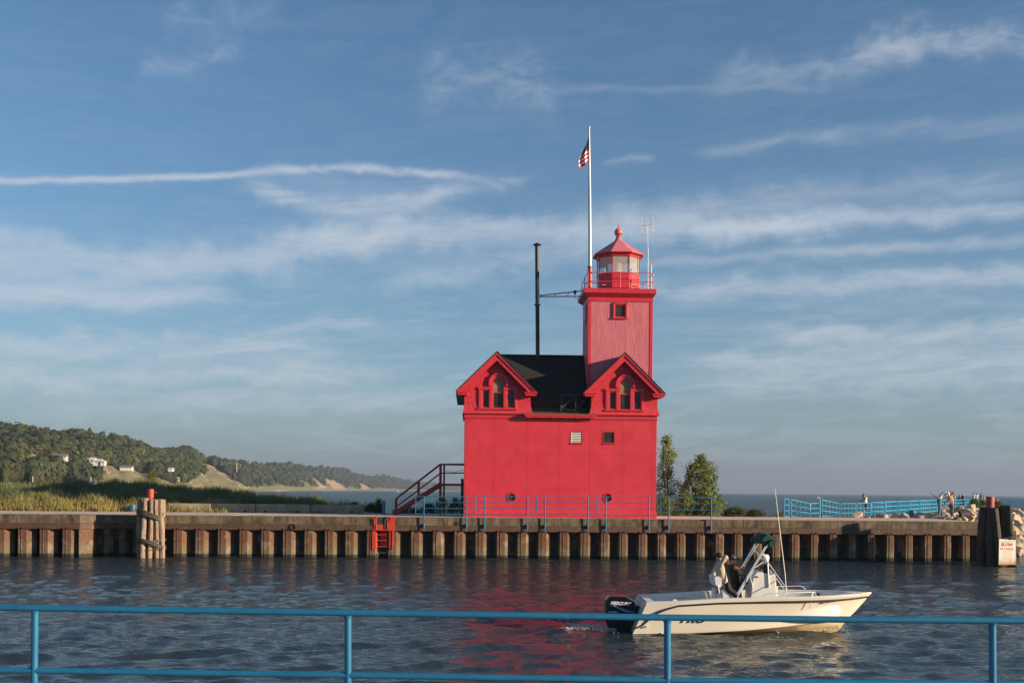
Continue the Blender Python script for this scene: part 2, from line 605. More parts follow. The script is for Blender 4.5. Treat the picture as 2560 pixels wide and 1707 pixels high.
def pile_material(name='rusty_sheet_pile', dark=0.0):
    m = bpy.data.materials.new(name)
    m.use_nodes = True
    t = NT(m.node_tree)
    g = t.n('ShaderNodeNewGeometry').outputs['Position']
    sx = t.n('ShaderNodeSeparateXYZ')
    t.link(g, sx.inputs[0])
    z = sx.outputs[2]
    n1 = t.noise(g, 2.6, 6, 0.65)
    n2 = t.noise(g, 9.0, 6, 0.65)
    zz = t.m('ADD', z, t.m('MULTIPLY', t.m('SUBTRACT', n1, 0.5), 0.9))
    rust = t.mix(t.mapr(n2, 0.35, 0.65), (0.085, 0.036, 0.020), (0.165, 0.078, 0.040))
    mud = t.mix(t.mapr(n2, 0.35, 0.65), (0.105, 0.072, 0.040), (0.165, 0.120, 0.070))
    c = t.mix(t.mapr(zz, 0.45, 0.85), mud, rust)
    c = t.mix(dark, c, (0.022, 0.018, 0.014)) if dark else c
    blot = t.mapr(t.noise(g, 1.7, 4, 0.5), 0.56, 0.66)
    c = t.mix(t.m('MULTIPLY', blot, 0.5), c, (0.30, 0.22, 0.17))
    wet = t.mapr(t.m('ADD', z, t.m('MULTIPLY', t.m('SUBTRACT', n2, 0.5), 0.06)), 0.13, 0.19)
    c = t.mix(wet, (0.018, 0.015, 0.010), c)
    b = t.n('ShaderNodeBsdfPrincipled')
    t.link(c, b.inputs['Base Color'])
    b.inputs['Roughness'].default_value = 0.75
    bp = t.n('ShaderNodeBump')
    bp.inputs['Strength'].default_value = 0.5
    bp.inputs['Distance'].default_value = 0.02
    t.link(t.noise(g, 14.0, 6, 0.6), bp.inputs['Height'])
    t.link(bp.outputs[0], b.inputs['Normal'])
    o = t.n('ShaderNodeOutputMaterial')
    t.link(b.outputs[0], o.inputs[0])
    return m


PILEM = pile_material()
WEBM = pile_material('painted_shade_pile_web', 0.9)  # web coloured near black to stand for the shade in the recesses


def wood_material(name, c1, c2, c3):
    m = bpy.data.materials.new(name)
    m.use_nodes = True
    t = NT(m.node_tree)
    g = t.n('ShaderNodeNewGeometry').outputs['Position']
    mp = t.n('ShaderNodeVectorMath', operation='MULTIPLY')
    t.link(g, mp.inputs[0])
    mp.inputs[1].default_value = (9, 9, 0.8)
    n1 = t.noise(mp.outputs[0], 2.2, 7, 0.7)
    c = t.mix(t.mapr(n1, 0.35, 0.65), c1, c2)
    c = t.mix(t.mapr(t.noise(mp.outputs[0], 5.0, 4, 0.6), 0.58, 0.66), c, c3)
    b = t.n('ShaderNodeBsdfPrincipled')
    t.link(c, b.inputs['Base Color'])
    b.inputs['Roughness'].default_value = 0.85
    bp = t.n('ShaderNodeBump')
    bp.inputs['Strength'].default_value = 1.0
    bp.inputs['Distance'].default_value = 0.03
    t.link(t.noise(mp.outputs[0], 3.0, 7, 0.65), bp.inputs['Height'])
    t.link(bp.outputs[0], b.inputs['Normal'])
    o = t.n('ShaderNodeOutputMaterial')
    t.link(b.outputs[0], o.inputs[0])
    return m


WOODL = wood_material('weathered_timber', (0.22, 0.15, 0.10), (0.44, 0.32, 0.22), (0.06, 0.04, 0.03))
WOODD = wood_material('dark_creosote_timber', (0.034, 0.028, 0.022), (0.085, 0.068, 0.050), (0.22, 0.17, 0.12))


def glass_material():
    m = bpy.data.materials.new('lantern_glass')
    m.use_nodes = True
    t = NT(m.node_tree)
    tr = t.n('ShaderNodeBsdfTransparent')
    gl = t.n('ShaderNodeBsdfGlossy')
    df = t.n('ShaderNodeBsdfDiffuse')
    df.inputs[0].default_value = (0.66, 0.68, 0.60, 1)
    gl.inputs['Roughness'].default_value = 0.06
    gl.inputs[0].default_value = (0.9, 0.9, 0.9, 1)
    fr = t.n('ShaderNodeFresnel')
    fr.inputs[0].default_value = 1.5
    mx = t.n('ShaderNodeMixShader')
    mx.inputs[0].default_value = 0.42
    t.link(tr.outputs[0], mx.inputs[1])
    t.link(df.outputs[0], mx.inputs[2])
    m2 = t.n('ShaderNodeMixShader')
    t.link(fr.outputs[0], m2.inputs[0])
    t.link(mx.outputs[0], m2.inputs[1])
    t.link(gl.outputs[0], m2.inputs[2])
    o = t.n('ShaderNodeOutputMaterial')
    t.link(m2.outputs[0], o.inputs[0])
    return m


LGLASS = glass_material()

# ------------------------------------------------------------------ lighthouse
BETA = R(2.2)
DECKZ = 2.1
HO = Vector((PX(1160, 58.95), 58.95, DECKZ))
house = thing('lighthouse', HO, 'red gabled lighthouse with a square tower and glazed lantern standing on the quay', 'lighthouse', rz=BETA)
HM = WM[house.name]
HI = HM.inverted()
CAMP = Vector((0, 0, EYE))


def hp(px, py, d=0.0):
    """house coordinates of what the photograph shows there, on the plane local y = d"""
    w_ = P(px, py, 50.0)
    o = HI @ CAMP
    q = HI @ w_
    k = (d - o.y) / (q.y - o.y)
    return o + (q - o) * k


def hx(px, d=0.0):
    return hp(px, 1150, d).x


def hz_(px, py, d=0.0):
    return hp(px, py, d).z


W = hx(1641)                       # 10.3 m
DEP = 7.0
zband = hz_(1400, 1046)            # top of the steel panels
zskirt = hz_(1400, 1035)           # foot of the shingled storey
print('house W', W, 'zband', zband, zskirt)

# --- steel wall core and its panels
mb = MB()
mb.box((0.06, 0.05, 0), (W - 0.06, DEP - 0.05, zband - 0.02))
body = mb.build('wall', RED, house, local=True)
seams = [hx(p) for p in (1167, 1240, 1321.6, 1401, 1479, 1560.6, 1635.6)]
holes = []
sq1 = (hx(1427), hx(1454.5), hz_(1440, 1107), hz_(1440, 1079.5))
sq2 = (hx(1508.5), hx(1535), hz_(1520, 1107), hz_(1520, 1080))
ph = [(hx(1280), hz_(1280, 1242.5)), (hx(1520.5), hz_(1520, 1243.5))]


def grid_panel(x0, x1, z0, z1, rects, circles, y=0.0, th=0.045):
    """flat plate in the x,z plane with square or round openings"""
    bm = bmesh.new()
    xs = sorted(set([x0, x1] + [v for r in rects for v in r[:2]] + [v for c in circles for v in (c[0] - c[2] * 1.25, c[0] + c[2] * 1.25)]))
    zs = sorted(set([z0, z1] + [v for r in rects for v in r[2:]] + [v for c in circles for v in (c[1] - c[2] * 1.25, c[1] + c[2] * 1.25)]))
    vs, fs = [], []
    for i in range(len(xs) - 1):
        for j in range(len(zs) - 1):
            a, b, c, d = xs[i], xs[i + 1], zs[j], zs[j + 1]
            mx, mz = (a + b) / 2, (c + d) / 2
            if any(r[0] < mx < r[1] and r[2] < mz < r[3] for r in rects):
                continue
            circ = [k for k in circles if abs(k[0] - mx) < k[2] and abs(k[1] - mz) < k[2]]
            if circ:
                k = circ[0]
                n = 24
                o = len(vs)
                for q in range(n):
                    t = 2 * math.pi * q / n
                    ct, st = math.cos(t), math.sin(t)
                    s = 1.25 * k[2] / max(abs(ct), abs(st))
                    vs.append((k[0] + ct * s, 0, k[1] + st * s))
                    vs.append((k[0] + ct * k[2], 0, k[1] + st * k[2]))
                for q in range(n):
                    q2 = (q + 1) % n
                    fs.append((o + 2 * q, o + 2 * q2, o + 2 * q2 + 1, o + 2 * q + 1))
            else:
                o = len(vs)
                vs += [(a, 0, c), (b, 0, c), (b, 0, d), (a, 0, d)]
                fs.append((o, o + 1, o + 2, o + 3))
    vv = [bm.verts.new(p) for p in vs]
    for f in fs:
        bm.faces.new([vv[i] for i in f])
    bmesh.ops.remove_doubles(bm, verts=bm.verts, dist=1e-4)
    bmesh.ops.recalc_face_normals(bm, faces=bm.faces)
    geo = bmesh.ops.extrude_face_region(bm, geom=list(bm.faces))
    for v in geo['geom']:
        if isinstance(v, bmesh.types.BMVert):
            v.co.y += th
    for v in bm.verts:
        v.co.y += y
    bm.verts.index_update()
    out_ = MB().add([v.co[:] for v in bm.verts], [[v.index for v in f.verts] for f in bm.faces])
    bm.free()
    return out_


edges = [0.0] + [(s) for s in seams[1:-1]] + [W]
for i in range(6):
    a, b = edges[i], edges[i + 1]
    rects = [r for r in (sq1, sq2) if a < r[0] < b]
    circ = [(c[0], c[1], 0.2) for c in ph if a < c[0] < b]
    # two plates one above the other
    zs_ = hz_(1400, 1137)
    for z0, z1 in ((0.34, zs_), (zs_, zband)):
        rr = [r for r in rects if z0 < r[2] < z1]
        cc = [c for c in circ if z0 < c[1] < z1]
        yy = 0.0
        grid_panel(a, b, z0, z1, rr, cc, y=yy).build('steel_panel', RED, house, local=True)
# left and right side plates
for xs_ in (-0.012, W - 0.05):
    m_ = MB()
    m_.box((xs_, 0.05, 0.0), (xs_ + 0.062, DEP, zband))
    m_.build('side_wall', RED, house, local=True)
# plinth
MB().bbox((-0.05, -0.06, -0.02), (W + 0.05, 0.06, 0.16), 0.02).build('plinth', RED2, house, local=True)
MB().bbox((-0.02, -0.035, 0.16), (W + 0.02, 0.05, 0.34), 0.015).build('plinth_strip', RED, house, local=True)

# rivets: dome heads along the seams
mb = MB()


def rivet(x, z, r=0.021, y=-0.008):
    mb.add([(x - r, y + .008, z), (x, y + .008, z - r), (x + r, y + .008, z), (x, y + .008, z + r), (x, y - 0.016, z)],
           [(0, 1, 4), (1, 2, 4), (2, 3, 4), (3, 0, 4)])


for s in seams:
    for o_ in (-0.075, 0.075):
        z = 0.42
        while z < zband - 0.05:
            rivet(s + o_, z + (0.045 if o_ > 0 else 0))
            z += 0.115
for zz_ in (hz_(1400, 1137) + .03, hz_(1400, 1213), zband - 0.12):
    x = 0.15
    while x < W - 0.1:
        rivet(x, zz_)
        x += 0.14
x = seams[2]
while x < seams[4]:
    rivet(x, hz_(1400, 1217) - 0.05, 0.018)
    rivet(x, hz_(1400, 1220) - 0.08, 0.018)
    x += 0.1
for r in (sq1, sq2):
    for k in range(7):
        f = k / 6
        xx = r[0] - .08 + (r[1] - r[0] + .16) * f
        zz_ = r[2] - .08 + (r[3] - r[2] + .16) * f
        rivet(xx, r[2] - .1); rivet(xx, r[3] + .1); rivet(r[0] - .09, zz_); rivet(r[1] + .09, zz_)
tag(mb.build('rivets', RED, house, local=True), kind='stuff')

# seam straps
for s in seams:
    MB().bbox((s - 0.11, -0.003, 0.34), (s + 0.11, -0.001, zband), 0.001).build('seam_strap', RED, house, local=True)

# louvre opening
r = sq1
fr = MB()
fr.bbox((r[0] - .05, -0.05, r[2] - .06), (r[1] + .05, 0.0, r[2]), .01)
fr.box((r[0] - .02, -0.02, r[2]), (r[0], 0.1, r[3]))
fr.box((r[1], -0.02, r[2]), (r[1] + .02, 0.1, r[3]))
fr.box((r[0] - .02, -0.02, r[3]), (r[1] + .02, 0.1, r[3] + .02))
lv = fr.build('louvre', RED2, house, local=True)
MB().box((r[0], 0.044, r[2]), (r[1], 0.052, r[3])).build('vent_back', BLACKM, lv, local=True)
for k in range(6):
    z = r[2] + .05 + k * (r[3] - r[2] - .04) / 6
    MB().box((r[0] + .01, 0.004, z - .01), (r[1] - .01, 0.02, z + .045)).build('slat', WHITE2, lv, local=True, fixn=False)
MB().box((r[0] + .002, -0.004, r[2] + .002), (r[0] + .03, 0.03, r[3])).build('slat_frame', WHITE2, lv, local=True)
# small square window
r = sq2
fr = MB()
fr.bbox((r[0] - .05, -0.05, r[2] - .06), (r[1] + .05, 0.0, r[2]), .01)
for a in (r[0] - .03, r[1] - .005):
    fr.box((a, -0.02, r[2]), (a + .035, 0.2, r[3]))
fr.box((r[0] - .03, -0.02, r[3]), (r[1] + .03, 0.2, r[3] + .03))
wn = fr.build('small_window', RED2, house, local=True)
MB().box((r[0], 0.04, r[2]), (r[1], 0.05, r[3])).build('pane', GLASSD, wn, local=True)
# portholes
for c in ph:
    m_ = MB()
    n = 28
    vs, fs = [], []
    for q in range(n):
        t = 2 * math.pi * q / n
        for rr, yy in ((0.27, -0.005), (0.26, -0.03), (0.205, -0.03), (0.2, 0.03)):
            vs.append((c[0] + rr * math.cos(t), yy, c[1] + rr * math.sin(t)))
    for q in range(n):
        q2 = (q + 1) % n
        for k in range(3):
            fs.append((q * 4 + k, q2 * 4 + k, q2 * 4 + k + 1, q * 4 + k + 1))
    ring = m_.add(vs, fs).build('porthole', RED2, house, local=True, smooth=True)
    m_ = MB()
    vs = [(c[0] + 0.2 * math.cos(2 * math.pi * q / n), 0.035, c[1] + 0.2 * math.sin(2 * math.pi * q / n)) for q in range(n)]
    m_.add(vs, [tuple(range(n))]).build('pane', GLASSD, ring, local=True, fixn=False)

# --- band and skirt between the storeys
mb = MB()
mb.bbox((-0.03, -0.035, zband), (W + 0.03, 0.3, zskirt - 0.03), 0.01)
mb.bbox((-0.035, -0.05, zband - 0.03), (W + 0.035, 0.05, zband + 0.02), 0.01)
mb.build('frieze_band', RED2, house, local=True)

GL = (hx(1159.7), hx(1325.3))
GR = (hx(1477), hx(1642))
zeave = hz_(1250, 977)
apL, apR = hp(1242, 877, -0.45), hp(1561, 879.7, -0.45)
pitch_drop = apL.z - zeave
xsL = (hp(1139.7, 977.5, -0.45).x, hp(1343.4, 976.5, -0.45).x)
xsR = (hp(1459, 978, -0.45).x, hp(1663.8, 980.6, -0.45).x)
zE = hp(1250, 977.3, -0.45).z
RIDGEZ = (apL.z + apR.z) / 2
print('ridge', RIDGEZ, 'eave', zE, 'GL', GL, 'GR', GR, xsL, xsR)
TY = 1.5                               # tower front
TX0, TX1 = hp(1471, 800, TY).x, hp(1631, 800, TY).x
TZ = hp(1550, 733, TY).z
TD = 2.75


def gable(x0, x1, xe0, xe1, apz, backy):
    """one front gable: shingled wall, roof planes, barge boards, returns and a three-light window"""
    xa = (xe0 + xe1) / 2
    slope = (apz - zE) / (xe1 - xa)
    # core wall
    core = MB()
    poly = [(x0 + .05, zskirt + .2), (x1 - .05, zskirt + .2), (x1 - .05, zE - .1), (xa, apz - .35), (x0 + .05, zE - .1)]
    wins = []
    core.prism([(x0 + .05, zskirt - .05), (x1 - .05, zskirt - .05), (x1 - .05, zE + .1), (xa, apz - .25), (x0 + .05, zE + .1)], 0.12, backy)
    core.build('gable_wall', REDSH, house, local=True)
    # shingle courses, each split in staggered shingles by the material relief
    mb_ = MB()
    ch = 0.108
    z = zskirt
    dxw = [hx(p) - hx(1159.7) for p in (1203.8, 1221.6, 1231, 1257, 1265.6, 1285.4, 1195, 1289)]
    ox = x0
    wz0, wz1, wz2 = hz_(1240, 1019.4), hz_(1240, 972), hz_(1240, 937)
    i = 0
    while z < apz - .45:
        f = max(0.0, 1 - (z - zskirt) / 0.62)
        fl = 0.1 * f * f                       # flared foot
        zt = z + ch
        half0 = (apz - .12 - z) / slope
        l, rr_ = max(x0 - fl, xa - half0), min(x1 + fl, xa + half0)
        segs = [(l, rr_)]
        if z + ch > wz0 - .02 and z < wz1:
            segs = [(l, ox + dxw[6]), (ox + dxw[7], rr_)]
        elif z >= wz1 and z < wz2:
            segs = [(l, ox + dxw[2] - .2), (ox + dxw[3] + .2, rr_)]
        for a, b in segs:
            if b - a < .05:
                continue
            # individual shingles: small steps in depth
            x = a
            k = 0
            while x < b - 1e-3:
                wd = random.choice((0.11, 0.14, 0.17, 0.2))
                e = min(b, x + wd)
                y0_ = 0.0 - fl - 0.036 - random.uniform(0, 0.012)
                zb = z - random.uniform(0, 0.008)
                mb_.add([(x, y0_, zb), (e - .008, y0_, zb), (e - .004, y0_ + .034, zt), (x, y0_ + .034, zt), (x, 0.12, zb), (e - .004, 0.12, zb)],
                        [(0, 1, 2, 3), (0, 4, 5, 1)])
                x = e
                k += 1
        z += ch
        i += 1
    # outer side faces of the skirt
    for sx in (0, 1):
        X = (x0, x1)[sx]
        sgn = (-1, 1)[sx]
        z = zskirt
        while z < zE:
            f = max(0.0, 1 - (z - zskirt) / 0.62)
            fl = 0.1 * f * f
            xx = X + sgn * fl
            mb_.add([(xx, -0.03 - fl, z), (xx, backy, z), (X, backy, z + ch), (X, -0.03, z + ch)], [(0, 1, 2, 3)])
            z += ch
    tag(mb_.build('shingle_courses', REDSH, house, local=True, fixn=False), kind='stuff')
    MB().bbox((x0 - .12, -0.14, zskirt - .035), (x1 + .12, 0.05, zskirt - .002), .01).build('skirt_lip', RED2, house, local=True)
    # roof planes
    y0_ = -0.47
    th = 0.07
    ex = (xe1 - xa)
    for sgn in (-1, 1):
        n_ = 16
        m_ = MB()
        pts = []
        for k in range(n_ + 1):
            f = k / n_
            # slightly bell-cast foot
            pts.append((xa + sgn * ex * f, apz - (apz - zE) * (f * 0.985 + .015 * f * f)))
        for k in range(n_):
            (xa_, za_), (xb_, zb_) = pts[k], pts[k + 1]
            lift = 0.018
            m_.add([(xa_, y0_, za_), (xb_, y0_, zb_ + lift), (xb_, backy, zb_ + lift), (xa_, backy, za_),
                    (xb_, y0_, zb_ - .01), (xb_, backy, zb_ - .01)], [(0, 1, 2, 3), (1, 4, 5, 2)])
        (xa_, za_), (xb_, zb_) = pts[0], pts[-1]
        m_.add([(xa_, y0_, za_), (xb_, y0_, zb_), (xb_, y0_, zb_ - th), (xa_, y0_, za_ - th),
                (xa_, backy, za_ - th), (xb_, backy, zb_ - th), (xb_, backy, zb_)],
               [(0, 3, 2, 1), (3, 4, 5, 2), (1, 2, 5, 6)])
        m_.build('gable_roof', ROOFM, house, local=True, fixn=False)
        # barge board with a fascia and a wider curved foot
        b_ = MB()
        out1 = [(xa, apz - th - .005), (xa + sgn * ex, zE - th)]
        wv_ = 0.42
        inner = []
        for f in np.linspace(0, 1, 13):
            xx = xa + sgn * ex * 0.80 * f
            zz_ = apz - th - wv_ - (apz - zE) * 0.80 * f
            inner.append((xx, zz_))
        cx_, cz_ = inner[-1]
        foot = [(cx_ + sgn * .03, cz_ - .12), (cx_ + sgn * .05, zE - .09)]
        poly_ = [out1[0]] + inner + foot + [(xa + sgn * ex * .995, zE - .09)]
        if sgn > 0:
            poly_ = poly_[::-1]
        b_.prism(poly_, -0.40, -0.34)
        b_.build('barge_board', RED2, house, local=True)
        b_ = MB()
        hgt = .13
        poly_ = [(xa, apz - th), (xa, apz - th - hgt), (xa + sgn * ex, zE - th - hgt * .6), (xa + sgn * ex, zE - th + .005)]
        if sgn > 0:
            poly_ = poly_[::-1]
        b_.prism(poly_, -0.455, -0.405)
        b_.build('barge_moulding', RED2, house, local=True)
        # cornice return
        xo = xa + sgn * ex
        a, b = sorted((xo - sgn * 0.02, xo - sgn * .70))
        c_ = MB()
        c_.bbox((a, -0.47, zE - .09), (b, 0.05, zE - .02), .01)
        c_.bbox((a + .05, -0.42, zE - .22), (b - .05, 0.05, zE - .09), .015)
        c_.build('cornice_return', RED2, house, local=True)
        # soffit behind the barge board
        s_ = MB()
        s_.add([(xa, -0.34, apz - .3), (xa + sgn * ex, -0.34, zE - .16), (xa + sgn * ex, 0.1, zE - .16), (xa, 0.1, apz - .3)], [(0, 1, 2, 3)])
        s_.build('soffit', RED2, house, local=True)
        # eave box along the side
        xw = x1 if sgn > 0 else x0
        a, b = sorted((xw, xo))
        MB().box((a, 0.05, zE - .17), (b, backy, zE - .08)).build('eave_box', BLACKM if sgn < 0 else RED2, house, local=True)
    # three-light window
    dpx = (hx(1159.7) - hx(1159.7 + 0)) 
    o = x0 - hx(1159.7)

    def X(p):
        return hx(p) + o
    zo = 0.0
    win = MB()
    fy0, fy1 = -0.10, 0.02
    b0, t0 = hz_(1240, 1021), hz_(1240, 968)
    # outer casing and mullions
    for a, b in ((1195, 1203.8), (1221.6, 1231), (1257, 1265.6), (1285.4, 1290)):
        win.bbox((X(a), fy0, b0), (X(b), fy1, t0 - .12 if b < 1231 or a > 1260 else t0), .012)
    win.bbox((X(1193), fy0 - .02, t0 - .13), (X(1231), fy1, t0), .012)
    win.bbox((X(1257), fy0 - .02, t0 - .13), (X(1291), fy1, t0), .012)
    win.bbox((X(1192), fy0 - .07, b0 - .07), (X(1292), fy1, b0 + .01), .015)
    wobj = win.build('gable_window', RED2, house, local=True)
    # arch: casing and hood mould
    xc = X(1244)
    zc = hz_(1240, 957)
    r_in = X(1257) - xc

    def arch(r0, r1, ya, yb, zlow):
        m_ = MB()
        n = 18
        ring_ = []
        pts = [(1, zlow - zc, 0)] if zlow < zc else []
        prof = []
        for k in range(n + 1):
            t = math.pi * k / n
            prof.append((math.cos(t), math.sin(t)))
        vs = []
        line = []
        if zlow < zc:
            line.append((1.0, None))
        line += [(c, s) for c, s in prof]
        if zlow < zc:
            line.append((-1.0, None))
        for c, s in line:
            for rr_, yy in ((r0, yb), (r0, ya), (r1, ya), (r1, yb)):
                if s is None:
                    vs.append((xc + c * rr_, yy, zlow))
                else:
                    vs.append((xc + c * rr_, yy, zc + s * rr_))
        fs = []
        L = len(line)
        for k in range(L - 1):
            for j in range(4):
                j2 = (j + 1) % 4
                fs.append((k * 4 + j, k * 4 + j2, (k + 1) * 4 + j2, (k + 1) * 4 + j))
        fs.append((0, 3, 2, 1))
        fs.append(tuple((L - 1) * 4 + j for j in range(4)))
        return m_.add(vs, fs)
    arch(r_in, r_in + .15, -0.10, 0.02, t0 - .02).build('arch_casing', RED2, wobj, local=True)
    arch(r_in + .15, r_in + .24, -0.17, 0.02, t0 + .05).build('hood_mould', RED2, wobj, local=True)
    # sashes and panes
    m_ = MB()
    n = 16
    pane = [(X(1231), zc), (X(1231), hz_(1240, 981)), (X(1257), hz_(1240, 981)), (X(1257), zc)]
    arcp = [(xc + r_in * math.cos(math.pi * k / n), zc + r_in * math.sin(math.pi * k / n)) for k in range(n + 1)]
    pl = [(X(1231), hz_(1240, 980)), (X(1257), hz_(1240, 980))] + arcp
    m_.add([(x, 0.03, z) for x, z in pl], [tuple(range(len(pl)))])
    m_.build('upper_pane', CURTAIN, wobj, local=True, fixn=False)
    MB().box((X(1231), 0.03, b0), (X(1257), 0.04, hz_(1240, 980))).build('lower_pane', GLASSD, wobj, local=True)
    MB().box((X(1231), -0.03, hz_(1240, 982)), (X(1257), 0.029, hz_(1240, 980))).build('meeting_rail', RED2, wobj, local=True)
    sash = MB()
    for a in (1231, 1255.8):
        sash.box((X(a), -0.05, b0), (X(a + 1.2), 0.029, zc))
    sash.box((X(1231), -0.05, b0), (X(1257), 0.029, b0 + .05))
    sash.build('sash', RED2, wobj, local=True)
    for a, b in ((1203.8, 1221.6), (1265.6, 1285.4)):
        s_ = MB()
        s_.box((X(a), -0.06, b0), (X(a) + .05, 0.028, t0 - .13))
        s_.box((X(b) - .05, -0.06, b0), (X(b), 0.028, t0 - .13))
        s_.box((X(a), -0.06, b0), (X(b), 0.028, b0 + .06))
        s_.box((X(a), -0.06, t0 - .18), (X(b), 0.028, t0 - .13))
        so = s_.build('side_sash', RED2, wobj, local=True)
        MB().box((X(a), 0.03, b0), (X(b), 0.04, t0 - .13)).build('side_pane', GLASSD, wobj, local=True)
        # lattice
        lt = MB()
        xa2, xb2, za2, zb2 = X(a) + .05, X(b) - .05, b0 + .06, t0 - .18
        st = (xb2 - xa2) / 2
        k = za2 - (xb2 - xa2) * 2
        while k < zb2:
            for sg in (1, -1):
                p0 = Vector((xa2 if sg > 0 else xb2, 0.024, k))
                p1 = Vector((xb2 if sg > 0 else xa2, 0.024, k + (xb2 - xa2) * 2))
                d = p1 - p0
                t_0 = max(0, (za2 - p0.z) / d.z)
                t_1 = min(1, (zb2 - p0.z) / d.z)
                if t_1 > t_0 + .02:
                    lt.bar(p0 + d * t_0, p0 + d * t_1, 0.012, 0.008)
            k += st * 2
        lt.build('lattice', M('lead_lattice', (0.16, 0.15, 0.14), rough=0.6), wobj, local=True)


gable(GL[0], GL[1], xsL[0], xsL[1], apL.z, DEP + .4)
gable(GR[0], GR[1], xsR[0], xsR[1], apR.z, 1.45)

# --- main roof between and behind the gables
ridge_y = DEP * .5
rz_ = hp(1400, 889.5, ridge_y).z
ye, ze = 0.95, hp(1400, 1010, 0.95).z
mb = MB()
n_ = 26
xA, xB = (xsL[0] + xsL[1]) / 2, TX0 - 0.02
pts = []
for k in range(n_ + 1):
    f = k / n_
    pts.append((ridge_y + (ye - ridge_y) * f, rz_ + (ze - rz_) * f))
for k in range(n_):
    (ya, za), (yb, zb) = pts[k], pts[k + 1]
    mb.add([(xA, ya, za), (xB, ya, za), (xB, yb, zb + .02), (xA, yb, zb + .02), (xA, yb, zb - .005), (xB, yb, zb - .005)], [(0, 3, 2, 1), (3, 4, 5, 2)])
mb.add([(xA, ye, ze), (xB, ye, ze), (xB, ye, ze - .1), (xA, ye, ze - .1), (xA, ye + .3, ze - .1), (xB, ye + .3, ze - .1)], [(0, 1, 2, 3), (3, 2, 5, 4)])
mb.build('roof', ROOFM, house, local=True, fixn=False)
# rear roof slope and end
mb = MB()
yr = DEP + .4
mb.add([(xA, ridge_y, rz_ - .01), (W - .2, ridge_y, rz_ - .01), (W + .4, yr, zE), (xA, yr, zE), (xA, yr, zE - .1), (W + .4, yr, zE - .1)], [(0, 1, 2, 3), (3, 2, 5, 4)])
mb.add([(W + .4, yr, zE), (W + .35, ridge_y - 2, zE), (W - .4, ridge_y, rz_ - .3), (W - .2, ridge_y, rz_ - .01)], [(0, 1, 2, 3)])
mb.build('rear_roof', ROOFM, house, local=True, fixn=False)
mb = MB()
mb.bbox((xA + .2, ridge_y - .1, rz_ - .02), (xB, ridge_y + .1, rz_ + .045), .03)
mb.build('ridge_cap', ROOFM, house, local=True)
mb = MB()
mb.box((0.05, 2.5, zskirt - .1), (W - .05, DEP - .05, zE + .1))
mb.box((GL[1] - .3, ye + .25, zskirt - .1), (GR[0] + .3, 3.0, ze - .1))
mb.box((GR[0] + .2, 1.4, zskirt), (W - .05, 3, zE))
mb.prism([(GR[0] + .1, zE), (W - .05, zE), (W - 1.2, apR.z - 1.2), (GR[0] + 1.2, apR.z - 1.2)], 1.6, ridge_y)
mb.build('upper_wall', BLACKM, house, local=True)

# --- pent roof over the recess with brackets
pe0, pe1 = hp(1310, 1035, -0.35), hp(1492, 1038, -0.35)
zpe = hp(1400, 1034.5, -0.5).z
mb = MB()
nn = 6
for k in range(nn):
    fa, fb = k / nn, (k + 1) / nn
    xa_, xb_ = pe0.x + .03, pe1.x - .03
    yi, zi = ye + .3, zpe + .26
    ya, yb = yi + (-0.36 - yi) * fa, yi + (-0.36 - yi) * fb
    za, zb = zi + (zpe - zi) * fa, zi + (zpe - zi) * fb
    x0_, x1_ = GL[1] + .0, GR[0] - .0
    if fb > .75:
        x0_, x1_ = xa_, xb_
    mb.add([(x0_, ya, za), (x1_, ya, za), (x1_, yb, zb + .012), (x0_, yb, zb + .012), (x0_, yb, zb - .02), (x1_, yb, zb - .02)], [(0, 3, 2, 1), (3, 4, 5, 2)])
mb.add([(xa_, -0.36, zpe - .02), (xb_, -0.36, zpe - .02), (xb_, -0.2, zpe + .05), (xa_, -0.2, zpe + .05)], [(0, 1, 2, 3)])
mb.build('pent_roof', M('sunlit_tone_shingle', (0.05, 0.042, 0.024), (0.10, 0.085, 0.05), 10.0, 0.9, 0.4, 50.0), house, local=True, fixn=False)  # lighter shingle tone, sunlight on the strip put into the colour
mb = MB()
mb.bbox((pe0.x + .02, -0.38, zpe - .10), (pe1.x - .02, -0.32, zpe - .012), .01)
mb.bbox((pe0.x + .06, -0.35, zpe - .2), (pe1.x - .06, -0.29, zpe - .10), .015)
mb.box((pe0.x + .1, -0.3, zpe - .12), (pe1.x - .1, 0.0, zpe - .09))
mb.build('pent_fascia', RED2, house, local=True)
for k in range(6):
    x = hp(1324.5 + k * 30.2, 1045, -0.3).x
    m_ = MB()
    m_.prism([(x - .06, 0), (x + .06, 0), (x + .06, .1), (x - .06, .1)], 0, 1)
    vs = []
    zt = zpe - .12
    m2 = MB()
    m2.add([(x - .06, -0.28, zt), (x + .06, -0.28, zt), (x + .06, -0.04, zt), (x - .06, -0.04, zt),
            (x - .06, -0.28, zt - .08), (x + .06, -0.28, zt - .08), (x + .06, -0.04, zt - .2), (x - .06, -0.04, zt - .2)],
           [(0, 1, 2, 3), (4, 7, 6, 5), (0, 4, 5, 1), (1, 5, 6, 2), (2, 6, 7, 3), (3, 7, 4, 0)])
    m2.build('bracket', RED2, house, local=True)
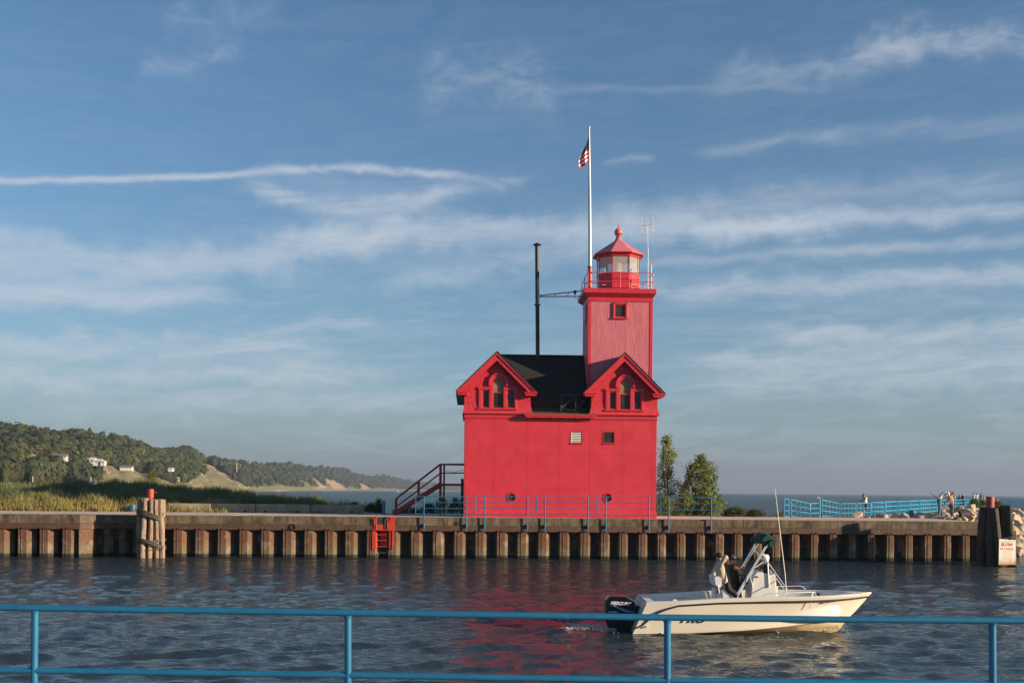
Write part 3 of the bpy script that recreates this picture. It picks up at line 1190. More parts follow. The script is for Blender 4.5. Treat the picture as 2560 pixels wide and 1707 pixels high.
# dark timber balustrade in the recess
yb_ = 0.35
xl, xm, xr = hp(1403.5, 1000, yb_).x, hp(1440, 1000, yb_).x, hp(1475, 1000, yb_).x
zb_, zt_ = hp(1440, 1028, yb_).z, hp(1440, 987.5, yb_).z
mb = MB()
for x in (xl, xm, xr):
    mb.box((x - .045, yb_ - .045, zb_), (x + .045, yb_ + .045, zt_))
mb.bar((xl - .05, yb_, zt_), (xr, yb_, zt_), .12, .08)
mb.bar((xl, yb_ - .02, zb_ + .14), (xm - .06, yb_ - .02, zt_ - .04), .05, .09)
mb.bar((xm, yb_ - .02, zb_ + .14), (xr - .06, yb_ - .02, zt_ - .04), .05, .09)
mb.bar((xl, yb_ - .02, zb_ + .12), (xm, yb_ - .25, zb_ + .0), .05, .06)
mb.build('balustrade', DKWOOD, house, local=True)

# --- tower
mb = MB()
mb.box((TX0 + .03, TY + .03, 3.0), (TX1 - .03, TY + TD, TZ - .1))
tower = mb.build('tower', FADE, house, local=True)
zfr0 = hp(1550, 754.5, TY).z
# beaded vertical boards
sid = MB()
wnx = (hp(1532, 775, TY).x, hp(1568, 775, TY).x)
wnz = (hp(1550, 795.5, TY).z, hp(1550, 756.5, TY).z)
x = TX0 + .16
i = 0
board = 0.058
while x < TX1 - .14:
    e = x + board
    y = TY - 0.012 + (0.004 if (i // 7) % 2 else 0.0)
    g = 0.010
    spans = [(5.5, zfr0)]
    if wnx[0] < x + board / 2 < wnx[1]:
        spans = [(5.5, wnz[0]), (wnz[1], zfr0)]
    for z0, z1 in spans:
        if z1 - z0 < .02:
            continue
        sid.add([(x, TY + .02, z0), (x + g, y, z0), (e - g, y, z0), (e, TY + .02, z0), (x, TY + .02, z1), (x + g, y, z1), (e - g, y, z1), (e, TY + .02, z1)],
                [(0, 1, 5, 4), (1, 2, 6, 5), (2, 3, 7, 6)])
    x = e
    i += 1
tag(sid.build('beaded_boards', FADE, tower, local=True, fixn=False), kind='stuff')
sid = MB()
y = TY + .14
while y < TY + TD - .14:
    e = y + board
    sid.add([(TX0 + .02, y, 5.5), (TX0 - .012, y + .01, 5.5), (TX0 - .012, e - .01, 5.5), (TX0 + .02, e, 5.5), (TX0 + .02, y, zfr0), (TX0 - .012, y + .01, zfr0), (TX0 - .012, e - .01, zfr0), (TX0 + .02, e, zfr0)],
            [(0, 4, 5, 1), (1, 5, 6, 2), (2, 6, 7, 3)])
    y = e
tag(sid.build('side_boards', FADE, tower, local=True, fixn=False), kind='stuff')
for x0_, x1_ in ((TX0 - .02, TX0 + .15), (TX1 - .15, TX1 + .02)):
    for y0_, y1_ in ((TY - .03, TY + .15), (TY + TD - .15, TY + TD + .02)):
        MB().bbox((x0_, y0_, 5.0), (x1_, y1_, zfr0), .01).build('corner_board', RED2, tower, local=True)
MB().bbox((TX0 - .035, TY - .05, zfr0), (TX1 + .035, TY + TD + .035, TZ - .16), .01).build('frieze', RED2, tower, local=True)
# tower window
a, b = wnx
m_ = MB()
cas = 0.1
m_.bbox((a, TY - .09, wnz[0]), (a + cas, TY + .02, wnz[1]), .01)
m_.bbox((b - cas, TY - .09, wnz[0]), (b, TY + .02, wnz[1]), .01)
m_.bbox((a, TY - .09, wnz[1] - cas), (b, TY + .02, wnz[1]), .01)
m_.bbox((a - .04, TY - .12, wnz[0] - .05), (b + .04, TY + .02, wnz[0] + .03), .01)
tw = m_.build('tower_window', RED2, tower, local=True)
MB().box((a + cas, TY + .005, wnz[0]), (b - cas, TY + .015, wnz[1] - cas)).build('window_pane', GLASSD, tower, local=True)
s_ = MB()
for q0, q1, q2, q3 in ((a + cas, a + cas + .04, wnz[0] + .03, wnz[1] - cas), (b - cas - .04, b - cas, wnz[0] + .03, wnz[1] - cas), (a + cas, b - cas, wnz[0] + .03, wnz[0] + .09), (a + cas, b - cas, wnz[1] - cas - .05, wnz[1] - cas)):
    s_.box((q0, TY - .04, q2), (q1, TY + .004, q3))
s_.build('window_sash', RED2, tower, local=True)
# side window of the tower
m_ = MB()
m_.bbox((TX0 - .08, TY + .9, wnz[0] - .05), (TX0 + .02, TY + 1.5, wnz[1]), .01)
m_.build('side_window', RED2, tower, local=True)

# --- gallery slab
gz0, gz1 = hp(1550, 733, TY - .3).z, hp(1550, 721, TY - .3).z
gx0, gx1 = hp(1459.6, 727, TY - .32).x, hp(1641.5, 727, TY - .32).x
gy0, gy1 = TY - .32, TY + TD + .32
mb = MB()
mb.bbox((gx0, gy0, gz0), (gx1, gy1, gz1), .015)
mb.add([(gx0 + .02, gy0 + .02, gz0), (gx1 - .02, gy0 + .02, gz0), (gx1 - .02, gy1 - .02, gz0), (gx0 + .02, gy1 - .02, gz0),
        (TX0, TY - .02, gz0 - .22), (TX1, TY - .02, gz0 - .22), (TX1, TY + TD, gz0 - .22), (TX0, TY + TD, gz0 - .22)],
       [(0, 1, 5, 4), (1, 2, 6, 5), (2, 3, 7, 6), (3, 0, 4, 7)])
gal = mb.build('gallery_slab', RED2, house, local=True)
# gallery railing
rx0, rx1 = hp(1469.5, 700, gy0 + .12).x, hp(1631.5, 700, gy0 + .12).x
ry0, ry1 = gy0 + .12, gy1 - .15
zt_ = hp(1550, 682, ry0).z
zm_ = hp(1550, 704, ry0).z
rl = bpy.data.objects.new('gallery_railing', None)
COL.objects.link(rl); rl.parent = house; WM[rl.name] = HM
for z, nm in ((zt_, 'top_rail'), (zm_, 'mid_rail')):
    MB().tube([(rx0, ry0, z), (rx1, ry0, z), (rx1, ry1, z), (rx0, ry1, z), (rx0, ry0, z)], .022, 8).build(nm, RED2, rl, local=True, smooth=True)
for x, y in ((rx0, ry0), ((rx0 + rx1) / 2, ry0), (rx1, ry0), (rx0, (ry0 + ry1) / 2), (rx1, (ry0 + ry1) / 2), (rx0, ry1), ((rx0 + rx1) / 2, ry1), (rx1, ry1)):
    MB().tube([(x, y, gz1), (x, y, zt_)], .025, 8).build('post', RED2, rl, local=True, smooth=True)

# --- lantern
lcx = (hp(1494, 700, TY + TD / 2).x + hp(1596, 700, TY + TD / 2).x) / 2
lcy = TY + TD / 2
ap_ = (hp(1568.6, 700, lcy - 1.1).x - hp(1526, 700, lcy - 1.1).x) / 2 / math.tan(math.pi / 8)
Ro = ap_ / math.cos(math.pi / 8)
lr = math.pi / 8
fy = lcy - ap_
z_w = hp(1546, 680, fy).z
z_g = hp(1546, 639, fy).z
z_e = hp(1546, 631, fy - .2).z
z_a = hp(1546, 601, lcy).z
LC = Vector((lcx, lcy, 0))
print('lantern', Ro, z_w, z_g, z_e, z_a)
mb = MB()
mb.lathe(LC, [(Ro, gz1 - .02), (Ro, z_w - .05), (Ro + .03, z_w - .05), (Ro + .03, z_w), (Ro - .06, z_w)], 8, lr)
lant = mb.build('lantern', RED2, house, local=True)
for k in range(8):
    t0_, t1_ = lr + k * math.pi / 4, lr + (k + 1) * math.pi / 4
    p0 = LC + Vector(((Ro - .03) * math.cos(t0_), (Ro - .03) * math.sin(t0_), 0))
    p1 = LC + Vector(((Ro - .03) * math.cos(t1_), (Ro - .03) * math.sin(t1_), 0))
    d = (p1 - p0).normalized()
    a_, b_ = p0 + d * .03, p1 - d * .03
    MB().add([(a_.x, a_.y, z_w), (b_.x, b_.y, z_w), (b_.x, b_.y, z_g), (a_.x, a_.y, z_g)], [(0, 1, 2, 3)]).build('glass_pane', LGLASS, lant, local=True, fixn=False)
    q = LC + Vector(((Ro - .02) * math.cos(t0_), (Ro - .02) * math.sin(t0_), 0))
    MB().bar((q.x, q.y, z_w), (q.x, q.y, z_g), .042, .042).build('glazing_bar', RED2, lant, local=True)
mb = MB()
mb.lathe(LC, [(Ro - .08, z_g), (Ro + .04, z_g), (Ro + .06, z_g + .09), (Ro + .14, z_g + .16), (Ro + .2, z_e), (Ro + .24, z_e + .03), (Ro + .22, z_e + .07)], 8, lr)
mb.build('lantern_cornice', RED2, lant, local=True)
ROOFR = M('faded_red_roof_paint', (0.60, 0.13, 0.17), (0.70, 0.20, 0.24), 2.5, 0.5)
mb = MB()
mb.lathe(LC, [(Ro + .26, z_e + .05), (Ro + .26, z_e + .075), (.16, z_a), (.16, z_a + .03)], 8, lr)
mb.build('lantern_roof', ROOFR, lant, local=True)
mb = MB()
pr = [(.2, z_a - .03), (.21, z_a + .04), (.14, z_a + .08), (.13, z_a + .12), (.17, z_a + .16), (.13, z_a + .2)]
zb_c = hp(1546, 581, lcy).z
for k in range(1, 12):
    t = math.pi * k / 12
    pr.append((.235 * math.sin(t), zb_c - .235 * math.cos(t)))
pr += [(.04, zb_c + .24), (.03, zb_c + .34), (.012, hp(1546, 552, lcy).z)]
mb.lathe(LC, pr, 20)
mb.build('ball_finial', ROOFR, lant, local=True, smooth=True)
# optic
mb = MB()
ox, oy = hp(1543, 665, lcy).x, lcy - .1
z0_ = gz1 + .2
mb.lathe((ox, oy, 0), [(.1, z0_), (.08, z_w + .15), (.28, z_w + .2), (.26, z_w + .27), (.12, z_w + .3)], 14)
op = mb.build('lamp_pedestal', WHITE2, lant, local=True, smooth=True)
mb = MB()
zr = z_w + .3
mb.lathe((ox, oy, 0), [(.24, zr), (.25, zr + .04), (.235, zr + .1), (.25, zr + .16), (.235, zr + .22), (.25, zr + .28), (.235, zr + .34), (.25, zr + .4), (.2, zr + .44)], 18)
mb.build('lamp_lens', M('rose_lamp_glass', (0.62, 0.16, 0.16), (0.75, 0.5, 0.45), 9.0, 0.15, stretch=(3, 3, .2)), lant, local=True)
MB().box((lcx - 1, lcy - 1, gz1 + .3), (lcx + 1, lcy + 1, gz1 + .32)).build('lantern_floor', WHITE2, lant, local=True)
MB().lathe(LC, [(Ro - .1, z_g + .02), (Ro - .1, z_g + .04)], 8, lr).build('lantern_ceiling', WHITE2, lant, local=True)

# --- flagpole with sleeve, flag
fpy = gy0 + .28
fb = hp(1474.5, 719, fpy)
ft = hp(1472.8, 321, fpy)
fs_ = hp(1474.8, 668, fpy)
fpole = thing('flagpole', HM @ Vector((fb.x, fb.y, gz1)), 'tall white flagpole in a red sleeve at the front left corner of the gallery', 'flagpole')
tz = lambda p: HM @ Vector(p)
MB().tube([tz((fb.x, fb.y, fs_.z - .1)), tz(((fb.x + ft.x) / 2 + .01, fb.y, (fs_.z + ft.z) / 2)), tz(ft)], [.1, .08, .042], 12).build('pole', ALU, fpole, smooth=True)
MB().tube([tz((fb.x, fb.y, gz1)), tz((fb.x, fb.y, fs_.z))], .125, 14).build('sleeve', RED2, fpole, smooth=True)
m_ = MB()
m_.tube([tz((fb.x, fb.y, fs_.z - .02)), tz((fb.x, fb.y, fs_.z + .03))], .145, 14)
m_.tube([tz((fb.x, fb.y, gz1)), tz((fb.x, fb.y, gz1 + .09))], .16, 12)
m_.build('sleeve_collar', BLACKM, fpole, smooth=True)
MB().lathe(tz(ft), [(.03, -.02), (.06, 0), (.07, .05), (.05, .1), (.01, .12)], 10).build('pole_cap', ALU, fpole, smooth=True)

# draped national flag: canton and thirteen stripes as cloth strips
fl = thing('flag', tz(hp(1471, 345, fpy)), 'american flag hanging limp in folds from the top of the white pole', 'flag')
FR = M('flag_red', (0.50, 0.012, 0.035), rough=0.8)
FW = M('flag_white', (0.78, 0.76, 0.74), rough=0.8)
FN = M('flag_navy', (0.012, 0.018, 0.07), rough=0.8)


def flagpt(s, t):
    """s along the fly 0..1, t down the hoist 0..1 -> hanging in folds; pixel outline taken as guide"""
    wd = 4.0 + 20.5 * min(1.0, t * 1.5) - 5.0 * max(0.0, t - .9) * 10 * s
    px = 1471.5 - wd * s
    py = 341 + 66 * t + 16 * s ** 1.2 + 1.0 * math.sin(s * 9 + t * 4)
    d = fpy + .16 * math.sin(s * 9 + t * 1.6) * .6 * min(1, s * 4) - .05
    return tz(hp(px, py, d))


NS = 26
for k in range(13):
    ta, tb = k / 13, (k + 1) / 13
    m_ = MB()
    s0 = 0.8 if k < 6 else 0.0
    vs, fs = [], []
    for i in range(NS + 1):
        s = s0 + (1 - s0) * i / NS
        vs += [flagpt(s, ta), flagpt(s, tb)]
    for i in range(NS):
        fs.append((2 * i, 2 * i + 1, 2 * i + 3, 2 * i + 2))
    m_.add(vs, fs)
    m_.build('stripe', FR if k % 2 == 0 else FW, fl, smooth='all', fixn=False)
m_ = MB()
vs, fs = [], []
for j in range(8):
    for i in range(13):
        vs.append(flagpt(0.8 * i / 12, 6 / 13 * j / 7))
for j in range(7):
    for i in range(12):
        a = j * 13 + i
        fs.append((a, a + 13, a + 14, a + 1))
m_.add(vs, fs).build('canton', FN, fl, smooth='all', fixn=False)

# --- aerial on the gallery
ay = gy0 + .9
ab, at = hp(1619.5, 721, ay), hp(1618, 562, ay)
aer = thing('antenna', tz((ab.x, ab.y, gz1)), 'slim white aerial mast with a ring of vertical rods on the gallery', 'antenna')
m_ = MB()
m_.tube([tz((ab.x, ab.y, gz1)), tz((ab.x - .01, ab.y, hp(1619, 622, ay).z))], .024, 8)
m_.tube([tz((ab.x - .01, ab.y, hp(1619, 622, ay).z)), tz((at.x, at.y, at.z))], .015, 8)
m_.build('mast', ALU, aer, smooth=True)
zc_ = hp(1618, 564, ay).z
cx_ = at.x
zr0, zr1 = hp(1618, 583, ay).z, hp(1618, 544, ay).z
m_ = MB()
ar = .36
for k in range(6):
    t = k * math.pi / 3 + .25
    m_.tube([tz((cx_, ay, zc_)), tz((cx_ + ar * math.cos(t), ay + ar * math.sin(t), zc_ + .03))], .010, 6)
m_.build('spokes', ALU, aer, smooth=True)
for k in range(6):
    t = k * math.pi / 3 + .25
    x, y = cx_ + ar * math.cos(t), ay + ar * math.sin(t)
    MB().tube([tz((x, y, zr0)), tz((x, y, zr1))], .012, 6).build('rod', ALU, aer, smooth=True)
# small lamp arm on the right corner
sb, st_ = hp(1629, 715, ry0 + .1), hp(1628, 662, ry0 + .1)
arm = thing('weather_sensor', tz((sb.x, sb.y, gz1)), 'short white post with a slanting sensor head at the gallery right corner', 'sensor')
MB().tube([tz((sb.x, sb.y, gz1)), tz((st_.x, sb.y, st_.z))], .03, 8).build('post', ALU, arm, smooth=True)
MB().tube([tz((st_.x - .05, sb.y, st_.z - .04)), tz((st_.x + .25, sb.y, st_.z + .17))], .035, 8).build('sensor_head', ALU, arm, smooth=True)
MB().bbox(tz((sb.x - .07, sb.y - .1, zt_ - .12)), tz((sb.x + .1, sb.y + .02, zt_ - .02)), .01).build('junction_box', WHITE2, arm)

# --- stove pipe with brace
pyy = ridge_y
pb, pt_ = hp(1344.5, 889, pyy), hp(1342.5, 616, pyy)
pipe = thing('stove_pipe', tz((pb.x, pyy, rz_)), 'tall black stove pipe with a conical cap rising from the roof ridge', 'chimney')
MB().tube([tz((pb.x, pyy, rz_ - .3)), tz((pt_.x, pyy, pt_.z))], .115, 16).build('pipe', BLACKM, pipe, smooth=True)
m_ = MB()
m_.tube([tz((pt_.x, pyy, pt_.z - .05)), tz((pt_.x, pyy, pt_.z + .0))], .125, 16)
for zc2, rr2 in ((hp(1343, 762, pyy).z, .18), (hp(1343, 741, pyy).z, .14)):
    m_.tube([tz((pb.x * .5 + pt_.x * .5, pyy, zc2 - .03)), tz((pb.x * .5 + pt_.x * .5, pyy, zc2 + .03))], rr2, 16)
m_.build('flange', BLACKM, pipe, smooth=True)
zc3 = hp(1343, 612, pyy).z
MB().lathe(tz((pt_.x, pyy, 0)), [(.02, zc3 - DECKZ + DECKZ - .02), (.24, zc3 - .02), (.23, zc3 + .01), (.03, hp(1343, 607, pyy).z)], 18).build('rain_cap', BLACKM, pipe, smooth=True)
m_ = MB()
for k in range(4):
    t = k * math.pi / 2 + .4
    m_.tube([tz((pt_.x + .1 * math.cos(t), pyy + .1 * math.sin(t), pt_.z - .02)), tz((pt_.x + .1 * math.cos(t), pyy + .1 * math.sin(t), zc3))], .012, 5)
m_.build('cap_stays', BLACKM, pipe)
a0, a1 = hp(1349, 739, pyy), hp(1458, 727, TY + 1.2)
b0_, b1_ = hp(1349, 741.5, pyy), hp(1456, 741, TY + 1.2)
m_ = MB()
m_.tube([tz(a0), tz(a1)], .028, 6)
m_.tube([tz(b0_), tz(b1_)], .028, 6)
for f in (.35, .65):
    m_.tube([tz(a0.lerp(a1, f + .04)), tz(b0_.lerp(b1_, f - .02))], .016, 5)
m_.build('brace', MAROON, pipe, smooth=True)
lp = hp(1437.5, 731, TY + 1.3)
lamp = thing('floodlight', tz(lp), 'small black floodlight clamped to the brace beside the gallery', 'lamp')
MB().tube([tz(lp + Vector((0, .05, .06))), tz(lp + Vector((0, -.05, -.1)))], [.1, .05], 10).build('lamp_hood', BLACKM, lamp, smooth=True)
MB().tube([tz(lp + Vector((0, 0, -.05))), tz(lp + Vector((.02, 0, -.35))), tz(lp + Vector((.25, 0, -.4)))], .012, 5).build('cable', BLACKM, lamp)

# --- stairs and landing on the left side
st = thing('steel_stairs', tz((-2.6, .8, 0)), 'dark maroon steel stairs with pipe railings leading up to the left side of the lighthouse', 'stairs')


def sp(px, py, d):
    return tz(hp(px, py, d))


for d, nm in ((2.5, 'front'), (3.5, 'rear')):
    a = 1.0
    if nm == 'front':
        top, bot = hp(1100, 1210, d), hp(987, 1289.5, d)
        dz_ = 0
        X0, Z0, X1, Z1 = bot.x, 0.02, hp(1100.5, 1210, d).x, hp(1100.5, 1209, d).z
        hpost = hp(1100.5, 1160, d).z
        hb = hp(987, 1243, d).z
        g1, g2 = hp(1100.5, 1182, d).z, hp(987, 1266, d).z
        xm_ = hp(1045.5, 1220, d).x
        sX0, sZ0, sX1, sZ1 = X0, Z0, X1, Z1
    MB().bar(tz((X0 - .1, d, Z0 + .02)), tz((X1 + .02, d, Z1 - .03)), .06, .26).build('stringer', MAROON, st)
    MB().tube([tz((X0 + .02, d, 0)), tz((X0 + .02, d, hb - .12)), tz((X0 + .12, d, hb)), tz((X1 - .02, d, hpost)), tz((0.05, d, hpost + .02))], .038, 8).build('handrail', MAROON, st, smooth=True)
    MB().tube([tz((X0 + .05, d, g2)), tz((X1, d, g1)), tz((0.05, d, g1 + .03))], .026, 8).build('guard_rail', MAROON, st, smooth=True)
    MB().bbox(tz((X1 - .06, d - .05, 0)), tz((X1 + .06, d + .05, hpost)), .008).build('landing_post', MAROON, st)
    f_ = (xm_ - X0) / (X1 - X0)
    MB().tube([tz((xm_, d, Z0 + (Z1 - Z0) * f_)), tz((xm_, d, hb + (hpost - hb) * f_))], .042, 8).build('rail_post', MAROON, st, smooth=True)
n = 9
for k in range(n):
    f = (k + .5) / n
    x, z = sX0 + (sX1 - sX0) * f, sZ0 + (sZ1 - sZ0) * f + .05
    MB().bbox((x - .14, 2.53, z - .015), (x + .14, 3.47, z + .015), .004).xform(HM).build('tread', MAROON, st)
MB().bbox((sX1 - .05, 2.45, sZ1 - .1), (-0.02, 3.55, sZ1 + .02), .01).xform(HM).build('landing', MAROON, st)
MB().bbox((sX1 + .14, 3.43, 0), (sX1 + .24, 3.53, hpost), .01).xform(HM).build('rear_post', BLACKM, st)
MB().bbox((sX1 + .14, 3.43, hpost - .04), (0, 3.53, hpost + .04), .01).xform(HM).build('landing_rail', MAROON, st)
MB().tube([tz((sX1 + .2, 2.5, sZ1 + .75)), tz((sX1 + .75, 2.5, sZ1 + .66)), tz((0, 2.5, sZ1 + .8))], .01, 5).build('sagging_cable', BLACKM, st)
ub = thing('utility_box', tz((-.2, 1.5, 0)), 'tall dark cabinet against the left wall of the lighthouse under the landing', 'cabinet')
MB().bbox((hp(1152, 1240, 1.2).x, 1.2, 0.0), (-0.03, 1.8, hp(1155, 1196, 1.2).z), .02).xform(HM).build('cabinet_body', BLACKM, ub)
MB().bbox((hp(1152, 1240, 1.2).x - .06, 1.4, 0.7), (hp(1152, 1240, 1.2).x, 1.52, 0.78), .01).xform(HM).build('cabinet_latch', BLACKM, ub)
# ------------------------------------------------------------------ water


def water_material():
    m = bpy.data.materials.new('lake_water')
    m.use_nodes = True
    t = NT(m.node_tree)
    g = t.n('ShaderNodeNewGeometry').outputs['Position']
    b = t.n('ShaderNodeBsdfPrincipled')
    sx = t.n('ShaderNodeSeparateXYZ')
    t.link(g, sx.inputs[0])
    far = t.mapr(sx.outputs[1], 70, 160)
    c = t.mix(far, (0.024, 0.034, 0.038), (0.010, 0.048, 0.068))
    t.link(c, b.inputs['Base Color'])
    t.link(t.mapr(far, 0, 1, 0.06, 0.22), b.inputs['Roughness'])
    t.link(t.mapr(far, 0, 1, 0.5, 0.2), b.inputs['Specular IOR Level'])
    b.inputs['IOR'].default_value = 1.333
    st = t.n('ShaderNodeVectorMath', operation='MULTIPLY')
    t.link(g, st.inputs[0])
    st.inputs[1].default_value = (0.5, 1.0, 1.0)
    n1 = t.noise(st.outputs[0], 5.0, 4, 0.6)
    n1 = t.m('MULTIPLY_ADD', t.noise(st.outputs[0], 15.0, 3, 0.6), 0.14, n1)
    n2 = t.noise(st.outputs[0], 0.9, 4, 0.6)
    bp = t.n('ShaderNodeBump')
    bp.inputs['Strength'].default_value = 1.0
    t.link(t.mapr(sx.outputs[1], 18, 58, 0.03, 0.32), bp.inputs['Distance'])
    t.link(n1, bp.inputs['Height'])
    bp2 = t.n('ShaderNodeBump')
    bp2.inputs['Strength'].default_value = 1.0
    t.link(t.m('MULTIPLY', far, 2.6), bp2.inputs['Distance'])
    t.link(n2, bp2.inputs['Height'])
    t.link(bp.outputs[0], bp2.inputs['Normal'])
    t.link(bp2.outputs[0], b.inputs['Normal'])
    o = t.n('ShaderNodeOutputMaterial')
    t.link(b.outputs[0], o.inputs[0])
    return m


WATER = water_material()


def waves(Xa, Ya, sp):
    """height and sideways shift of the chop; sp = local grid spacing"""
    rng = np.random.default_rng(5)
    Z = np.zeros_like(Xa)
    DX = np.zeros_like(Xa)
    DY = np.zeros_like(Xa)
    # patches of livelier and calmer water
    gust = 0.95 + 0.25 * np.sin(Xa * .21 + 1.3 + 0.8 * np.sin(Ya * .17)) * np.sin(Ya * .27 + .6 * np.sin(Xa * .11))
    for i in range(96):
        lam = 0.20 * (13.0 ** (rng.random() ** 1.35))
        th = rng.normal(math.radians(-80), 0.40)
        k = 2 * math.pi / lam
        amp = 0.0125 * (lam / 1.0) ** 0.8 * rng.uniform(.6, 1.2) * 0.70
        if .35 < lam < 1.1:
            amp *= 1.0
        if lam > 1.2 and True:
            amp *= 0.34
        fade = np.clip((lam / sp - 2.2) / 2.5, 0, 1)
        ph = rng.random() * 6.28
        a = k * (Xa * math.cos(th) + Ya * math.sin(th)) + ph
        am = amp * fade * gust
        Z += am * np.cos(a)
        s = -am * 1.0 * np.sin(a)
        DX += s * math.cos(th)
        DY += s * math.sin(th)
    return Z, DX, DY


NR, NCx = 600, 640
r1 = 4.0 * (75 / 4.0) ** (np.linspace(0, 1, NR - 70))
r2 = 75 * (40000 / 75.0) ** (np.linspace(0, 1, 71)[1:])
YY = np.concatenate([[-60.0], r1, r2])[:NR + 1]
s = np.linspace(-1, 1, NCx + 1)
tt = np.where(np.abs(s) < .86, s / .86 * .62, np.sign(s) * (.62 + (np.abs(s) - .86) / .14 * 6))
Xg = tt[None, :] * (np.maximum(YY, 4)[:, None] + 4)
Yg = np.repeat(YY[:, None], NCx + 1, 1)
spc = np.maximum(np.gradient(np.maximum(YY, 3.9))[:, None] + 0 * Xg, np.abs(np.gradient(Xg, axis=1)))
Z, DX, DY = waves(Xg, Yg, spc)
fadeF = np.clip((75 - Yg) / 10, 0, 1)
# boat bow and stern wash
BX0, BX1 = PX(1581, 27), PX(2101, 27.6)


def wash(Xa, Ya):
    h = np.zeros_like(Xa)
    for sg in (-1, 1):
        for off, am in ((0, .085), (.75, -.05), (1.4, .035)):
            d = (Xa - (BX1 - .1)) * 0.36 + sg * (Ya - 27.9) + off * .9 - .15
            along = BX1 - Xa
            h += am * np.exp(-(d / .26) ** 2) * np.clip(along / .7, 0, 1) * np.exp(-np.clip(along, 0, 99) / 7)
    r = np.hypot((Xa - (BX0 - 1.3)) / 1.3, (Ya - 28) / .8)
    h += .10 * np.exp(-r ** 2)
    h += 0.05 * np.exp(-((Ya - 28) / 1.6) ** 2) * np.sin((Xa - BX0) * 3.0 + Ya * .7) * np.clip((BX0 - Xa) / 1, 0, 1) * np.exp(-(BX0 - Xa) / 9 * (Xa < BX0))
    return h


Z = (Z + wash(Xg, Yg)) * fadeF
V = np.stack([Xg + DX * fadeF, Yg + DY * fadeF, Z], -1).reshape(-1, 3)
nr, nc = Xg.shape
ii = np.arange(nr - 1)[:, None] * nc + np.arange(nc - 1)[None, :]
Fq = np.stack([ii, ii + 1, ii + nc + 1, ii + nc], -1).reshape(-1, 4)
water = big_mesh('water', V, Fq, WATER, 'structure', smooth=True)

# ------------------------------------------------------------------ land behind the quay


def Yq(X):
    return 56.96 + 0.0563 * X


QA = math.atan(0.0563)


def dune_top(px):
    """photograph row of the top of the dune grass"""
    return np.interp(px, [-400, 0, 130, 200, 260, 320, 370, 420, 500, 570, 610, 650, 700, 800, 840, 880, 905, 960],
                     [1196, 1206, 1199, 1198, 1201, 1194, 1200, 1206, 1213, 1216, 1219, 1230, 1236, 1238, 1243, 1254, 1262, 1275])


LANDPOLY = np.array([(25.5, 63.5), (29, 70), (33, 78), (38, 85), (44, 91), (60, 97), (95, 100), (125, 110), (125, 175), (66, 160), (45, 123), (36, 105), (28, 93), (22, 86), (19, 68), (21, 62)], float)


def sdist(X, Y, poly):
    X, Y = np.asarray(X, float), np.asarray(Y, float)
    d = np.full(X.shape, 1e9)
    inside = np.zeros(X.shape, bool)
    n = len(poly)
    for i in range(n):
        a, b = poly[i], poly[(i + 1) % n]
        e = b - a
        t = np.clip(((X - a[0]) * e[0] + (Y - a[1]) * e[1]) / (e @ e), 0, 1)
        d = np.minimum(d, np.hypot(X - a[0] - t * e[0], Y - a[1] - t * e[1]))
        c = ((a[1] > Y) != (b[1] > Y)) & (X < e[0] * (Y - a[1]) / (e[1] if e[1] else 1e-9) + a[0])
        inside ^= c
    return np.where(inside, -d, d)


def ground_h(X, Y):
    X, Y = np.asarray(X, float), np.asarray(Y, float)
    # left dune: crest at Y 77
    pxa = CX + X / 75.0 * F
    top = EYE - (dune_top(pxa) - hor(pxa)) * 75.0 / F
    crest = top - 0.9
    yb = 64.6 + 0.056 * X
    f = np.clip((Y - yb - 1.0) / (75 - yb - 1.0), 0, 1)
    f = f * f * (3 - 2 * f)
    h = 2.02 + (crest - 2.02) * f
    back = np.clip((Y - 76.5) / 20, 0, 1)
    h = h * (1 - back) + (-1.0) * back
    # right of the dune a narrow bank drops to the lake
    bank = 2.04 - np.clip((Y - (69.5 + 0.056 * X)), 0, 9) * 0.45 - np.clip(X - 24.0, 0, 3) * 1.6
    k = np.clip((X + 13) / 3.5, 0, 1)
    h = h * (1 - k) + bank * k
    # rocky point on the right
    d = sdist(X, Y, LANDPOLY)
    hr = 1.72 - np.clip(d + 1.0, 0, 20) * 0.5
    hr = np.maximum(hr, -1.5)
    h = np.where(X > 14, np.maximum(h, hr), h)
    # small hummocks
    h = h + 0.06 * np.sin(X * 1.3 + Y * .7) * np.sin(Y * 1.1 - X * .4) * (Y > yb + 1.5)
    return h


gx = np.linspace(-95, 130, 300)
gy = np.linspace(63.2, 180, 150)
GX, GY = np.meshgrid(gx, gy)
row0 = GY + (0.0563 * GX) * np.clip(1 - (GY - 63.2) / 20, 0, 1) * (np.abs(GX) < 60)
GZ = ground_h(GX, row0)
V = np.stack([GX, row0, GZ], -1).reshape(-1, 3)
nr, nc = GX.shape
ii = np.arange(nr - 1)[:, None] * nc + np.arange(nc - 1)[None, :]
Fq = np.stack([ii, ii + 1, ii + nc + 1, ii + nc], -1).reshape(-1, 4)
SANDG = M('sandy_ground', (0.20, 0.15, 0.09), (0.34, 0.26, 0.17), 1.5, 0.95, 0.5, 9.0, c3=(0.08, 0.085, 0.035), scale3=0.9, con3=(0.4, 0.6))
ground = big_mesh('ground', V, Fq, SANDG, 'structure', smooth=True)

